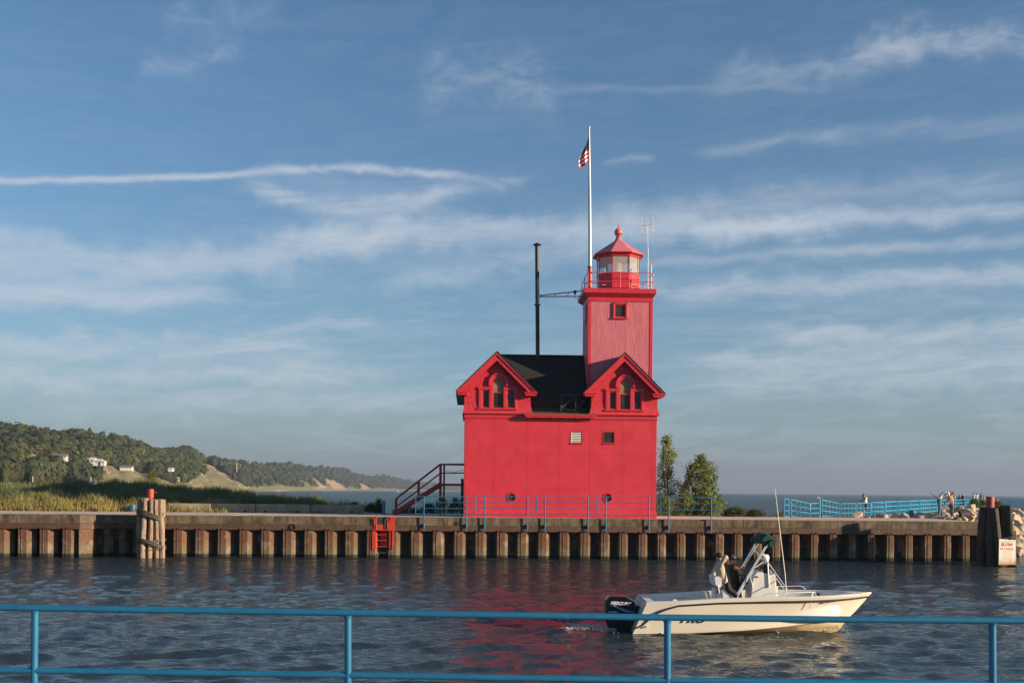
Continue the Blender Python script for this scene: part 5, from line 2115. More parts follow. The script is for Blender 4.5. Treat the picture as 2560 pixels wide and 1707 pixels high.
def Yb_(px):      # foot (beach)
    return np.interp(px, [-900, 0, 200, 400, 600, 700, 800, 960, 1150, 1400], [350, 430, 520, 720, 1250, 1750, 2400, 3600, 5600, 8000])


def Yr_(px):      # ridge
    return Yb_(px) * 1.0 + np.interp(px, [-900, 0, 300, 600, 1000, 1400], [300, 300, 320, 380, 500, 700])


def treeh(px, Y):
    return np.interp(Y, [700, 6000], [9.0, 13.0])


cols = np.linspace(-900, 1400, 420)
rows = np.linspace(0, 1.25, 34)


def hill_point(px, v, lower=True):
    px = np.asarray(px, float)
    v = np.asarray(v, float)
    Yb, Yr = Yb_(px), Yr_(px)
    Y = Yb + (Yr - Yb) * v
    zr_ = EYE + (hor(px) - ridge_py(px)) * Yr / F - treeh(px, Yr) * 1.05
    zr_ = np.maximum(zr_, 1.5)
    f = np.clip(v, 0, 1)
    # beach, then foredune, then steep wooded bluff
    prof = np.where(f < .12, f / .12 * .05, .05 + .95 * ((f - .12) / .88) ** .85)
    z = zr_ * prof
    bumps = (np.sin(px * .047 + v * 5) + .6 * np.sin(px * .11 - v * 7 + 1) + .4 * np.sin(px * .23 + v * 13)) * zr_ * .035 * np.sin(np.pi * np.clip(v, 0, 1))
    z = z + bumps - np.clip(v - 1, 0, 1) * zr_ * .8
    z = np.where(v <= 0, -0.4, z)
    k = Y / F
    X = (px - CX) * k
    return np.stack([X, Y, z], -1)


Cg, Rg = np.meshgrid(cols, rows)
HP = hill_point(Cg, Rg)
SANDPOLY = [
    [(228, 1163), (262, 1160), (300, 1170), (345, 1178), (380, 1186), (410, 1194), (445, 1215), (330, 1225), (290, 1215), (270, 1207), (245, 1197), (230, 1180)],
    [(476, 1146), (505, 1153), (520, 1158), (548, 1170), (580, 1196), (625, 1219), (640, 1230), (500, 1232), (430, 1225), (440, 1205), (480, 1200), (492, 1190), (488, 1172), (512, 1185), (515, 1172), (495, 1160), (478, 1155)],
    [(740, 1196), (755, 1200), (790, 1222), (730, 1224), (700, 1222), (770, 1218)],
    [(779, 1196), (790, 1198), (812, 1214), (820, 1222), (785, 1222), (800, 1216)],
    [(808, 1195), (832, 1200), (858, 1214), (870, 1223), (835, 1223), (825, 1210), (810, 1205)],
    [(898, 1205), (915, 1212), (930, 1222), (905, 1222)],
]


def inpoly(x, y, poly):
    c = False
    n = len(poly)
    for i in range(n):
        x1, y1 = poly[i]
        x2, y2 = poly[(i + 1) % n]
        if (y1 > y) != (y2 > y) and x < (x2 - x1) * (y - y1) / (y2 - y1) + x1:
            c = not c
    return c


def topx(p):
    """back to photograph coordinates"""
    X, Y, Zq = p
    u_, v_ = X * F / Y, (EYE - Zq) * F / Y
    c, s = math.cos(ROLL), math.sin(ROLL)
    # inverse of X=cu+sv, Z=su-cv
    u = c * u_ - s * v_
    v = s * u_ + c * v_
    return CX + u, HY + v


hv = HP.reshape(-1, 3)
tint = np.zeros((len(hv), 4), np.float32)
for i, p in enumerate(hv):
    a, b = topx(p) if p[1] > 0 else (0, 0)
    v = Rg.reshape(-1)[i]
    n_ = (math.sin(a * .35 + b * .5) + math.sin(a * .13 - b * .41 + 2)) * .25 + .5
    col = np.array([0.075, 0.085, 0.035])
    if v < .06:
        col = np.array([0.46, 0.36, 0.24])
    elif v < .2:
        col = np.array([0.17, 0.165, 0.075]) * (1 - n_ * .3) + np.array([0.3, .22, .13]) * n_ * .3
    for j, pl in enumerate(SANDPOLY):
        if inpoly(a, b, pl):
            col = np.array([0.17, 0.165, 0.065]) * (1 - n_ * .5) + np.array([0.30, .225, .12]) * n_ * .5
            if j >= 3 or (j in (0, 1) and abs(((a * .62 - b) % 34) - 10 + 4 * math.sin(a * .21)) < 2.6):
                col = np.array([0.42, 0.29, 0.18])
    tint[i, :3] = col
    tint[i, 3] = 1
nr, nc = Cg.shape
ii = np.arange(nr - 1)[:, None] * nc + np.arange(nc - 1)[None, :]
Fq = np.stack([ii, ii + 1, ii + nc + 1, ii + nc], -1).reshape(-1, 4)
HILLM = M('dune_hill_ground', (1, 1, 1), (0.72, 0.74, 0.7), 0.06, 0.95, 0.3, 0.4, attr=True, bdist=.5)
hills = big_mesh('hills', hv, Fq, HILLM, 'structure', attr=tint, smooth=True)

# woodland: crowns of leaf clumps over a lumpy core, scattered over the slopes
LEAFW = M('woodland_foliage', (0.75, 0.80, 0.7), (1.15, 1.1, 0.9), 0.05, 0.9, attr=True)
rng = np.random.default_rng(21)


def ico(sub):
    bm = bmesh.new()
    bmesh.ops.create_icosphere(bm, subdivisions=sub, radius=1)
    bm.verts.index_update()
    v = np.array([q.co[:] for q in bm.verts])
    f = np.array([[q.index for q in g.verts] for g in bm.faces])
    bm.free()
    return v, f


iv, if_ = ico(2)
iv1, if1 = ico(1)
crown_list = []
tries = 0
while len(crown_list) < 4700 and tries < 60000:
    tries += 1
    px = rng.uniform(-900, 1330)
    v = rng.uniform(.10, 1.03) ** .9
    dens_ = 1.0 if px > 0 else .3
    if rng.random() > dens_:
        continue
    p = hill_point(px, v)
    a, b = topx(p)
    hh = float(treeh(px, p[1])) * (rng.uniform(.45, .8) if rng.random() < .4 else rng.uniform(.8, 1.35))
    tp_ = hh * F / p[1]
    if v < .93 and any(inpoly(a, b - tp_ * .15, pl) or inpoly(a, b - tp_ * .6, pl) for pl in SANDPOLY):
        continue
    if v < .16 and rng.random() < .85:
        continue
    if 440 < a < 900 and v < .3 and rng.random() < .7:
        continue
    crown_list.append((px, v, p, hh))
VV, FF, TT = [], [], []
base = 0
for px, v, p, hh in crown_list:
    conif = rng.random() < (.25 if 560 < px < 900 or px > 1000 else .1)
    r = hh * rng.uniform(.42, .58) * (0.6 if conif else 1.0)
    hgt = hh * (.62 if conif else .55)
    g = rng.uniform(.6, 1.35)
    hue = rng.random() ** 1.5 * 1.5
    colr = np.array([0.030 + .026 * hue, 0.047 + .014 * hue, 0.017]) * g
    near = p[1] < 1500
    vv, ff = (iv, if_) if near else (iv1, if1)
    nrm = vv.copy()
    ph = rng.random(3) * 6
    d = 1 + .22 * np.sin(nrm[:, 0] * 4.3 + ph[0]) * np.sin(nrm[:, 1] * 4.9 + ph[1]) + .16 * np.sin(nrm[:, 2] * 6 + ph[2]) + rng.normal(0, .06, len(nrm))
    q = nrm * d[:, None] * np.array([r, r, hgt]) * .9
    q[:, 2] += hh * .55
    q += p
    VV.append(q)
    FF.append(ff + base)
    TT.append(np.tile(np.append(colr * .75, 1), (len(q), 1)))
    base += len(q)
    n = 190 if near else 44
    dirs = rng.normal(size=(n, 3))
    dirs /= np.linalg.norm(dirs, axis=1)[:, None]
    dirs[:, 2] = np.abs(dirs[:, 2]) * .9 - .25 * rng.random(n)
    lump = 1 + .24 * np.sin(dirs[:, 0] * 4.3 + ph[0]) * np.sin(dirs[:, 1] * 4.9 + ph[1]) + .16 * np.sin(dirs[:, 2] * 6 + ph[2])
    c = dirs * lump[:, None] * np.array([r, r, hgt]) * rng.uniform(.9, 1.1, (n, 1))
    c[:, 2] += hh * .55
    c += p
    sz = r * (.165 if near else .3)
    t1 = rng.normal(size=(n, 3))
    t1 -= dirs * (t1 * dirs).sum(1)[:, None] * .8
    t1 /= np.linalg.norm(t1, axis=1)[:, None]
    t2 = np.cross(dirs, t1)
    t2 /= np.maximum(np.linalg.norm(t2, axis=1)[:, None], 1e-6)
    s_ = sz * rng.uniform(.6, 1.3, (n, 1))
    tri = np.stack([c + t1 * s_, c - t1 * s_ * .6 + t2 * s_, c - t1 * s_ * .6 - t2 * s_], 1).reshape(-1, 3)
    VV.append(tri)
    FF.append(np.arange(n * 3).reshape(-1, 3) + base)
    cl = colr * rng.uniform(.8, 1.5, (n, 1))
    TT.append(np.repeat(np.concatenate([cl, np.ones((n, 1))], 1), 3, 0))
    base += n * 3
wood = big_mesh('woodland', np.concatenate(VV), np.concatenate(FF), LEAFW, 'stuff', attr=np.concatenate(TT))
tag(wood, 'dark green woodland covering the far dune hills on the left', 'woodland')
print('woodland tris', sum(len(f) for f in FF), 'crowns', len(crown_list))
del VV, FF, TT

# houses among the trees
HWALL = M('house_white_wall', (0.60, 0.58, 0.54), rough=.7)
HWALL2 = M('house_tan_wall', (0.42, 0.30, 0.2), rough=.7)
HROOF = M('house_grey_roof', (0.20, 0.17, 0.17), rough=.8)
HROOF2 = M('house_tan_roof', (0.50, 0.34, 0.25), rough=.8)
HWIN = M('house_dark_window', (0.03, 0.035, 0.04), rough=.2)


def far_house(px, pyb, wpx, hpx, Y, wall, roof, label, blocks, rz=0.25):
    c = P(px, pyb, Y)
    k = Y / F
    t = thing('hillside_house', c, label, 'house', 'houses on the wooded dune hill', rz)
    Mx = WM[t.name]
    for bx, bw, bh, by in blocks:
        x0, x1 = (bx - bw / 2) * k, (bx + bw / 2) * k
        h = bh * k * .6
        y0, y1 = by, by + 7
        MB().box((x0, y0, -1.5), (x1, y1, h)).xform(Mx).build('wall', wall, t)
        rf = MB()
        rh = h * .5 + .8
        rf.add([(x0 - .4, y0 - .4, h), (x1 + .4, y0 - .4, h), (x1 + .4, y1 + .4, h), (x0 - .4, y1 + .4, h), (x0 - .2, (y0 + y1) / 2, h + rh), (x1 + .2, (y0 + y1) / 2, h + rh)],
               [(0, 1, 5, 4), (2, 3, 4, 5), (1, 2, 5), (3, 0, 4), (0, 3, 2, 1)])
        rf.xform(Mx).build('roof', roof, t)
        n = max(1, int(bw / 7))
        for i in range(n):
            xa = x0 + (x1 - x0) * (i + .25) / n
            xb = x0 + (x1 - x0) * (i + .75) / n
            MB().box((xa, y0 - .06, h * .35), (xb, y0 + .05, h * .8)).xform(Mx).build('window', HWIN, t)
    return t


far_house(77, 1141, 22, 5, 560, HWALL2, HROOF2, 'low house with a broad tan roof, leftmost on the wooded hill', [(0, 20, 4, 0)], .5)
far_house(138, 1145, 56, 14, 560, HWALL, HROOF, 'large white house with grey gabled roofs among the hill trees', [(-20, 18, 4, 0), (2, 20, 10, 3), (20, 14, 9, -2)], .25)
far_house(236, 1157, 46, 9, 590, HWALL, HWALL, 'white flat terraces of a house above the sandy slope', [(-18, 8, 10, 3), (-6, 12, 12, 0), (8, 16, 8, 0), (20, 9, 4, -1)], .2)
far_house(314, 1170, 28, 5, 640, HWALL, HROOF, 'wide white house with a row of windows above the sandy slope', [(0, 28, 5, 0)], .15)
far_house(425, 1173, 10, 2.4, 800, HWALL, HWALL, 'small white roofed cottage between trees right of the sandy slope', [(0, 10, 2.2, 0)], .1)
far_house(447, 1199, 6, 5, 780, HWALL2, HROOF2, 'tiny yellowish hut at the foot of the dunes', [(0, 5, 5, 0)], .4)
far_house(228, 1207, 12, 4, 470, HWALL, HROOF, 'low white building half hidden behind the dune grass', [(0, 10, 3, 0), (7, 5, 5, 0)], .3)
for px, pb_, pt_, Y_, lab in ((592, 1180, 1155, 1150, 'tall pale pole on the open dune slope'), (260, 1163, 1150, 590, 'thin pole beside the white terraces'), (227, 1206, 1192, 470, 'short white pole behind the dune grass'), (82, 1205, 1190, 450, 'white pole at the foot of the wooded hill')):
    b = P(px, pb_, Y_)
    po = MB().tube([b, P(px, pt_, Y_)], .00035 * Y_, 6).build('utility_pole', HWALL, loc=b)
    tag(po, lab, 'pole')

# distant boats
for px, py, Y_, s_, lab in ((994.5, 1229, 1900, 5.2, 'tiny white motorboat far out, seen under the stair rail'), (2046, 1238, 900, 2.6, 'tiny white motorboat on the horizon above the blue fence post'), (695, 1227.2, 1500, 3.0, 'tiny white boat close to the far beach')):
    b = Vector((PX(px, Y_), Y_, 0))
    t = thing('distant_boat', b, lab, 'boat', 'tiny boats far out on the lake')
    m_ = MB()
    m_.prism([(b.x - s_ * .5, .0), (b.x + s_ * .42, 0), (b.x + s_ * .6, s_ * .2), (b.x - s_ * .5, s_ * .16)], b.y - .8, b.y + .8)
    m_.build('hull', WHITE2, t)
    m_ = MB()
    m_.prism([(b.x - s_ * .1, s_ * .16), (b.x + s_ * .25, s_ * .17), (b.x + s_ * .1, s_ * .42), (b.x - s_ * .1, s_ * .42)], b.y - .6, b.y + .6)
    m_.build('cabin', WHITE2, t)

# ------------------------------------------------------------------ dune grass


def grass(name, n, xr, yr, hfun, keep, colA, colB, label, width=.008, seedv=3, lean=.3):
    rg = np.random.default_rng(seedv)
    X = rg.uniform(*xr, n)
    Y = rg.uniform(*yr, n)
    Y = Y + 0.056 * X * (Y < 80)
    # clumping
    cl = np.sin(X * 2.1 + 1.7 * np.sin(Y * 1.3)) * np.sin(Y * 2.7 + X * .6)
    k = keep(X, Y) & (rg.random(n) < .55 + .45 * cl)
    X, Y, cl = X[k], Y[k], cl[k]
    n = len(X)
    z = ground_h(X, Y)
    h = hfun(X, Y) * rg.uniform(.55, 1.15, n) * (1 + .25 * cl)
    ang = rg.uniform(0, 2 * math.pi, n)
    la = rg.normal(0.5, 1.6, n)
    lx_ = np.cos(la) * h * lean * rg.uniform(.3, 1.3, n)
    ly_ = np.sin(la) * h * lean * rg.uniform(.3, 1.3, n)
    wd = width * rg.uniform(.7, 1.6, n) * (1 + h)
    ca, sa = np.cos(ang) * wd, np.sin(ang) * wd
    p0 = np.stack([X - ca, Y - sa, z - .05], -1)
    p1 = np.stack([X + ca, Y + sa, z - .05], -1)
    p2 = np.stack([X + lx_ * .35 + ca * .8, Y + ly_ * .35 + sa * .8, z + h * .6], -1)
    p3 = np.stack([X + lx_ * .35 - ca * .8, Y + ly_ * .35 - sa * .8, z + h * .6], -1)
    p4 = np.stack([X + lx_, Y + ly_, z + h], -1)
    V = np.stack([p0, p1, p2, p3, p4], 1).reshape(-1, 3)
    b = np.arange(n)[:, None] * 5
    Ft = np.concatenate([b + np.array([[0, 1, 2]]), b + np.array([[0, 2, 3]]), b + np.array([[3, 2, 4]])])
    t = rg.random(n)[:, None]
    patch = (0.5 + .5 * np.sin(X * .55 + 1.1) * np.sin(Y * .8 + X * .2))[:, None]
    c = (np.array(colA) * (1 - t) + np.array(colB) * t) * (.75 + .5 * patch)
    T = np.repeat(np.concatenate([c, np.ones((n, 1))], 1), 5, 0)
    o = big_mesh(name, V, Ft, M('grass_blades', (1, 1, 1), rough=.7, attr=True), 'stuff', attr=T)
    tag(o, label, 'grass')
    return o


def back_edge(X):
    return 64.7 + 0.056 * X


near_lim = lambda X: back_edge(X) + 4.2
grass('near_grass', 40000, (-42, -16.5), (64.9, 69.5), lambda X, Y: .28 + .42 * np.clip((Y - back_edge(X)) / 2.5, 0, 1), lambda X, Y: (Y > back_edge(X) + .25), (0.34, 0.25, 0.07), (0.19, 0.18, 0.05),
      'yellowish wild grass growing along the back of the walkway', seedv=3)
grass('dune_grass', 120000, (-46, -10.2), (68, 80), lambda X, Y: .80 + 0 * X, lambda X, Y: (Y > back_edge(X) + 3.2), (0.09, 0.115, 0.04), (0.15, 0.16, 0.06),
      'tall dark green dune grass covering the low dune', seedv=4, width=.008)

# ------------------------------------------------------------------ trees and shrubs
BARK = M('grey_bark', (0.10, 0.08, 0.06), (0.18, 0.15, 0.11), 9.0, .9, .5, 20)


def leafmat(name, c, tr):
    m = bpy.data.materials.new(name)
    m.use_nodes = True
    t = NT(m.node_tree)
    a = t.n('ShaderNodeAttribute', attribute_name='tint')
    b = t.n('ShaderNodeBsdfPrincipled')
    b.inputs['Roughness'].default_value = .5
    t.link(a.outputs[0], b.inputs[0])
    tl = t.n('ShaderNodeBsdfTranslucent')
    t.link(a.outputs[0], tl.inputs[0])
    mx = t.n('ShaderNodeMixShader')
    mx.inputs[0].default_value = tr
    t.link(b.outputs[0], mx.inputs[1])
    t.link(tl.outputs[0], mx.inputs[2])
    o = t.n('ShaderNodeOutputMaterial')
    t.link(mx.outputs[0], o.inputs[0])
    return m


LEAFM = leafmat('tree_leaves', None, .5)


def leaves(name, pts, size, colA, colB, parent, seedv):
    rg = np.random.default_rng(seedv)
    n = len(pts)
    pts = np.array(pts)
    d1 = rg.normal(size=(n, 3))
    d1 /= np.linalg.norm(d1, axis=1)[:, None]
    d2 = rg.normal(size=(n, 3))
    d2 -= d1 * (d1 * d2).sum(1)[:, None]
    d2 /= np.linalg.norm(d2, axis=1)[:, None]
    s = size * rg.uniform(.6, 1.3, (n, 1))
    nn = np.cross(d1, d2)
    V = np.stack([pts - d1 * s, pts + d2 * s * .7 + nn * s * .15, pts + d1 * s, pts - d2 * s * .7 + nn * s * .15], 1).reshape(-1, 3)
    Ff = np.arange(n * 4).reshape(-1, 4)
    t = rg.random(n)[:, None] ** 1.2
    c = np.array(colA) * (1 - t) + np.array(colB) * t
    T = np.repeat(np.concatenate([c, np.ones((n, 1))], 1), 4, 0)
    inv = WM[parent.name].inverted()
    off = np.array(inv.translation)
    return big_mesh(name, V + off, Ff, LEAFM, None, attr=T, parent=parent)


def tree(name, base, H, outline, label, cat, group, nleaf, leaf, colA, colB, seedv, nstem=1, limbs=16, depth=.8, clump=.24):
    """outline: (height fraction, half width left, half width right) in metres"""
    rg = random.Random(seedv)
    t = thing(name, base, label, cat, group)
    b = Vector(base)
    hs = [o[0] for o in outline]

    def bounds(f):
        return float(np.interp(f, hs, [o[1] for o in outline])), float(np.interp(f, hs, [o[2] for o in outline]))
    tips = []
    m_ = MB()
    for s_ in range(nstem):
        x0 = (s_ - (nstem - 1) / 2) * .35
        l, r = bounds(.9)
        top = b + Vector((x0 + (r - l) / 2 * .8, rg.uniform(-.2, .2), H * (.95 - .12 * abs(s_ - (nstem - 1) / 2))))
        st_ = b + Vector((x0 * .4, 0, -.1))
        pts = [st_.lerp(top, f) + Vector((.07 * math.sin(f * 7 + s_), .06 * math.cos(f * 6), 0)) for f in np.linspace(0, 1, 7)]
        m_.tube(pts, [.055 * H / 4 * (1 - .85 * f) + .008 for f in np.linspace(0, 1, 7)], 7)
        for i in range(limbs):
            f = .12 + .85 * (i + rg.random()) / limbs
            p = st_.lerp(top, f)
            l, r = bounds(f)
            a = rg.uniform(0, 2 * math.pi)
            rr = (r if math.cos(a) > 0 else l)
            e = Vector((math.cos(a) * rr * .8, math.sin(a) * depth * min(1.0, (l + r) / 2) * .9, .25 + .3 * rr)) + p
            m_.tube([p, p.lerp(e, .5) + Vector((0, 0, .05)), e], [.013 * (1 - f) + .006, .007, .003], 5)
            tips.append((p, e))
    m_.build('trunk', BARK, t, smooth=True)
    # clumps
    clumps = []
    for i in range(int(90 + 55 * H)):
        f = rg.random() ** .85
        l, r = bounds(f)
        u = rg.uniform(-1, 1)
        x = (u * l if u < 0 else u * r)
        y = rg.uniform(-1, 1) * math.sqrt(max(0, 1 - u * u)) * depth * (l + r) / 2
        k = rg.uniform(.55, 1.0)
        clumps.append((b + Vector((x, y, f * H)), clump * rg.uniform(.5, 1.2)))
    pts = []
    w_ = [c[1] ** 1.6 for c in clumps]
    ch = rg.choices(clumps, w_, k=nleaf)
    for c, s_ in ch:
        q = c + Vector((rg.gauss(0, s_ * .55), rg.gauss(0, s_ * .55), rg.gauss(0, s_ * .5)))
        if q.z < b.z - .0:
            q.z = b.z + rg.random() * .2
        pts.append(q[:])
    leaves('crown', pts, leaf, colA, colB, t, seedv)
    return t


def pxm(Y):
    return Y / F


YA = 68.5
bA = Vector((PX(1668, YA), YA, 1.95))
HA = EYE - (1091 - hor(1660)) * YA / F - 1.95
tree('poplar_tree', bA, HA, [(0, .9, 1.0), (.12, 1.0, 1.05), (.3, .9, .95), (.42, .75, .85), (.47, .6, .3), (.52, .5, .12), (.58, .5, .32), (.64, .45, .15), (.72, .45, .42), (.80, .42, .62), (.83, .35, .3), (.87, .3, .05), (.95, .22, .0), (1, .12, .02)],
     'tall thin young poplar with sparse leaves against the right wall', 'tree', 'young poplar trees right of the lighthouse', 3600, .062, (0.12, 0.18, 0.055), (0.42, 0.50, 0.20), 5, 2, 18, .8, .26)
YB = 68.0
bB = Vector((PX(1752, YB), YB, 1.95))
HB_ = EYE - (1142 - hor(1750)) * YB / F - 1.95
tree('poplar_tree', bB, HB_, [(0, .9, 1.5), (.15, 1.0, 1.65), (.25, 1.0, 1.5), (.38, 1.25, .85), (.5, 1.25, .85), (.56, 1.0, .85), (.6, .8, .9), (.7, .8, .9), (.8, .8, .85), (.86, .5, .6), (.89, .2, .25), (.95, .25, .12), (1, .12, .02)],
     'dense bushy young poplar, the darker one in front of the open lake', 'tree', 'young poplar trees right of the lighthouse', 7600, .066, (0.07, 0.12, 0.034), (0.34, 0.43, 0.14), 6, 3, 16, .9, .26)


def shrub(name, px, pyt, wpx, Y, label, group, n, seedv, colA=(0.10, 0.16, 0.035), colB=(0.36, 0.42, 0.11), z0=None, leaf=.045, cat='shrub'):
    z0 = float(ground_h(PX(px, Y), Y)) if z0 is None else z0
    b = Vector((PX(px, Y), Y, z0))
    H = EYE - (pyt - hor(px)) * Y / F - z0
    w_ = wpx / 2 * Y / F
    return tree(name, b, H, [(0, w_, w_), (.4, w_, w_ * .9), (.7, w_ * .7, w_ * .75), (1, w_ * .2, w_ * .25)], label, cat, group, n, leaf, colA, colB, seedv, 3, 5, .8, .2)


gR = 'low shrubs on the bank right of the lighthouse'
shrub('shrub', 1662, 1245, 56, 67.0, 'yellow green shrub just right of the red wall behind the rail', gR, 4200, 31)
shrub('shrub', 1712, 1240, 60, 67.2, 'yellow green shrub between the two young poplars', gR, 4200, 32)
shrub('shrub', 1775, 1250, 60, 67.0, 'low shrub at the foot of the dense poplar', gR, 4200, 33)
shrub('shrub', 1838, 1272, 62, 67.6, 'low dark green shrub right of the poplars on the lake bank', gR, 2400, 34, (0.05, 0.07, 0.02), (0.16, 0.17, 0.05))
shrub('shrub', 1890, 1276, 40, 67.8, 'small creeping shrub, rightmost on the lake bank', gR, 1300, 35, (0.05, 0.07, 0.02), (0.16, 0.17, 0.05))
shrub('shrub', 1951, 1282, 14, 68.0, 'tiny weed left of the first blue fence panel', gR, 160, 36)
gL = 'bushes between the dune and the lighthouse'
for i, (px, pyt, wpx, Y, lab) in enumerate(((885, 1258, 50, 70, 'low leafy bush at the end of the concrete barrier'), (930, 1262, 44, 69, 'dark bush left of the tall blue post'), (948, 1252, 10, 68.5, 'thin upright seedling left of the tall blue post'),
                                       (1030, 1276, 44, 69, 'low bush under the stair stringer'), (1072, 1262, 50, 70, 'dark bush behind the landing post'), (1108, 1246, 36, 71, 'tall dark bush under the landing'),
                                       (1140, 1248, 40, 70, 'tall bush beside the dark cabinet'), (1004, 1284, 30, 68, 'small weed behind the foot of the stairs'))):
    shrub('bush', px, pyt, wpx, Y, lab, gL, int(500 + 34 * wpx), 50 + i, (0.04, 0.055, 0.018), (0.15, 0.16, 0.05))
shrub('yellow_bush', 378, 1178, 30, 84, 'yellowish leafy bush poking above the dune grass', None, 1300, 71, (0.16, 0.15, 0.03), (0.32, 0.28, 0.08), z0=2.6, leaf=.05)
for i, (px, pyt, wpx, Y, lab) in enumerate(((2435, 1250, 34, 92, 'green shrub on the rocks left of the red drum'), (2458, 1253, 30, 93, 'green shrub on the rocks right behind the red drum'), (2495, 1256, 34, 94, 'green shrub on the rocks right of the red drum'))):
    shrub('rock_shrub', px, pyt, wpx, Y, lab, 'shrubs on the rocky point', 1300, 90 + i, (0.05, 0.075, 0.018), (0.17, 0.2, 0.05), leaf=.06)

# ------------------------------------------------------------------ boulders
ROCKM = M('pale_limestone', (0.42, 0.31, 0.21), (0.58, 0.46, 0.34), 1.3, .9, .7, 7.0, c3=(0.22, 0.16, 0.11), scale3=1.6, con3=(.5, .75), bdist=.04)
rocks = []
rgk = random.Random(77)
for k in range(12):
    bm = bmesh.new()
    for i in range(15):
        v = Vector((rgk.gauss(0, 1), rgk.gauss(0, 1), rgk.gauss(0, 1))).normalized()
        s_ = rgk.uniform(.75, 1.05)
        bm.verts.new((v.x * .62 * s_, v.y * .5 * s_, v.z * .42 * s_))
    bmesh.ops.convex_hull(bm, input=bm.verts)
    for v in [v for v in bm.verts if not v.link_faces]:
        bm.verts.remove(v)
    bmesh.ops.bevel(bm, geom=list(bm.edges), offset=.035, segments=1, affect='EDGES')
    me = bpy.data.meshes.new('boulder')
    bm.to_mesh(me)
    bm.free()
    me.materials.append(ROCKM)
    rocks.append(me)


def put_rock(x, y, z, s, i):
    o = bpy.data.objects.new('boulder', rocks[rgk.randrange(12)])
    COL.objects.link(o)
    o.location = (x, y, z)
    o.scale = (s * rgk.uniform(.8, 1.3), s * rgk.uniform(.8, 1.2), s * rgk.uniform(.75, 1.2))
    o.rotation_euler = (rgk.uniform(-.5, .5), rgk.uniform(-.5, .5), rgk.uniform(0, 6.28))
    if y < 77.5:
        tag(o, 'pale angular boulder of the heap behind the right end of the walkway', 'boulder', 'boulders behind the walkway')
    else:
        tag(o, 'pale angular boulder of the rock slope right of the dark dolphin', 'boulder', 'boulders on the rock slope')
    return o


n = 0
# heap behind the deck
for y in np.arange(67.0, 76, 1.0):
    for x in np.arange(21.2, 31.5, .95):
        xx, yy = x + rgk.uniform(-.35, .35), y + rgk.uniform(-.3, .3)
        px, _ = topx((xx, yy, 2.2))
        if yy < back_edge(xx) + 1.1 or px < 2245 and rgk.random() < .8:
            continue
        h = 1.78 + np.interp(px, [2150, 2300, 2400, 2440, 2500], [-.1, .15, .55, .85, 1.2]) * np.clip((yy - 67.5) / 4.5, 0, 1)
        put_rock(xx, yy, h + rgk.uniform(-.12, .1), rgk.uniform(.6, 1.0), n)
        n += 1
for px, py, Y_, s_ in ((2145, 1285, 67.6, .6), (2171, 1292, 67.4, .5), (2208, 1290, 67.6, .75), (2240, 1290, 67.5, .8), (2262, 1291, 67.3, .7), (2300, 1288, 67.6, .8)):
    p = P(px, py, Y_)
    put_rock(p.x, p.y, p.z - .1, s_, n)
    n += 1
# slope on the right
path = [(27.5, 65.5), (31, 73), (35.5, 81), (41, 88.5), (46, 92), (60, 96.5), (75, 98)]
tot = []
for i in range(len(path) - 1):
    a, b = Vector(path[i]), Vector(path[i + 1])
    L = (b - a).length
    d = (b - a) / L
    nrm = Vector((d.y, -d.x))
    s_ = 0
    while s_ < L:
        for off, zz_ in ((3.0, -.25), (2.1, .25), (1.1, .85), (.1, 1.4), (-.9, 1.9), (-1.9, 2.15)):
            if i > 4 or (i == 0 and off < 1 and s_ < 4) or (i == 4 and s_ > 5):
                continue
            q = a + d * (s_ + rgk.uniform(-.3, .3)) + nrm * (off + rgk.uniform(-.25, .25))
            put_rock(q.x, q.y, zz_ + rgk.uniform(-.15, .15), rgk.uniform(.9, 1.45), n)
            n += 1
        s_ += 1.15
print('boulders', n)

# ------------------------------------------------------------------ light blue fence of tube panels


def fence_panel(a, b, za, zb, h, nv, label, group='light blue tube fence panels along the pier walk'):
    a, b = Vector(a), Vector(b)
    t = thing('tube_fence', (a + b) / 2, label, 'fence', group)
    A0, A1 = Vector((a.x, a.y, za - h)), Vector((a.x, a.y, za))
    B0, B1 = Vector((b.x, b.y, zb - h)), Vector((b.x, b.y, zb))
    r = .035 if a.y < 100 else .05
    d = (B1 - A1)
    e = .06 / max(d.length, .3)
    m_ = MB()
    m_.tube([A0.lerp(B0, e), A0.lerp(B0, 1 - e), B0.lerp(B1, .06), B0.lerp(B1, .94), B1.lerp(A1, e), A1.lerp(B1, e), A1.lerp(A0, .06), A1.lerp(A0, .94), A0.lerp(B0, e)], r, 6)
    m_.build('frame', BLUEL, t, smooth=True)
    for k in (1, 2):
        f = k / 3
        MB().tube([A0.lerp(A1, f), B0.lerp(B1, f)], r * .9, 6).build('rail', BLUEL, t, smooth=True)
    for k in range(1, nv + 1):
        f = k / (nv + 1)
        MB().tube([A0.lerp(B0, f), A1.lerp(B1, f)], r * .8, 6).build('picket', BLUEL, t, smooth=True)
    return t


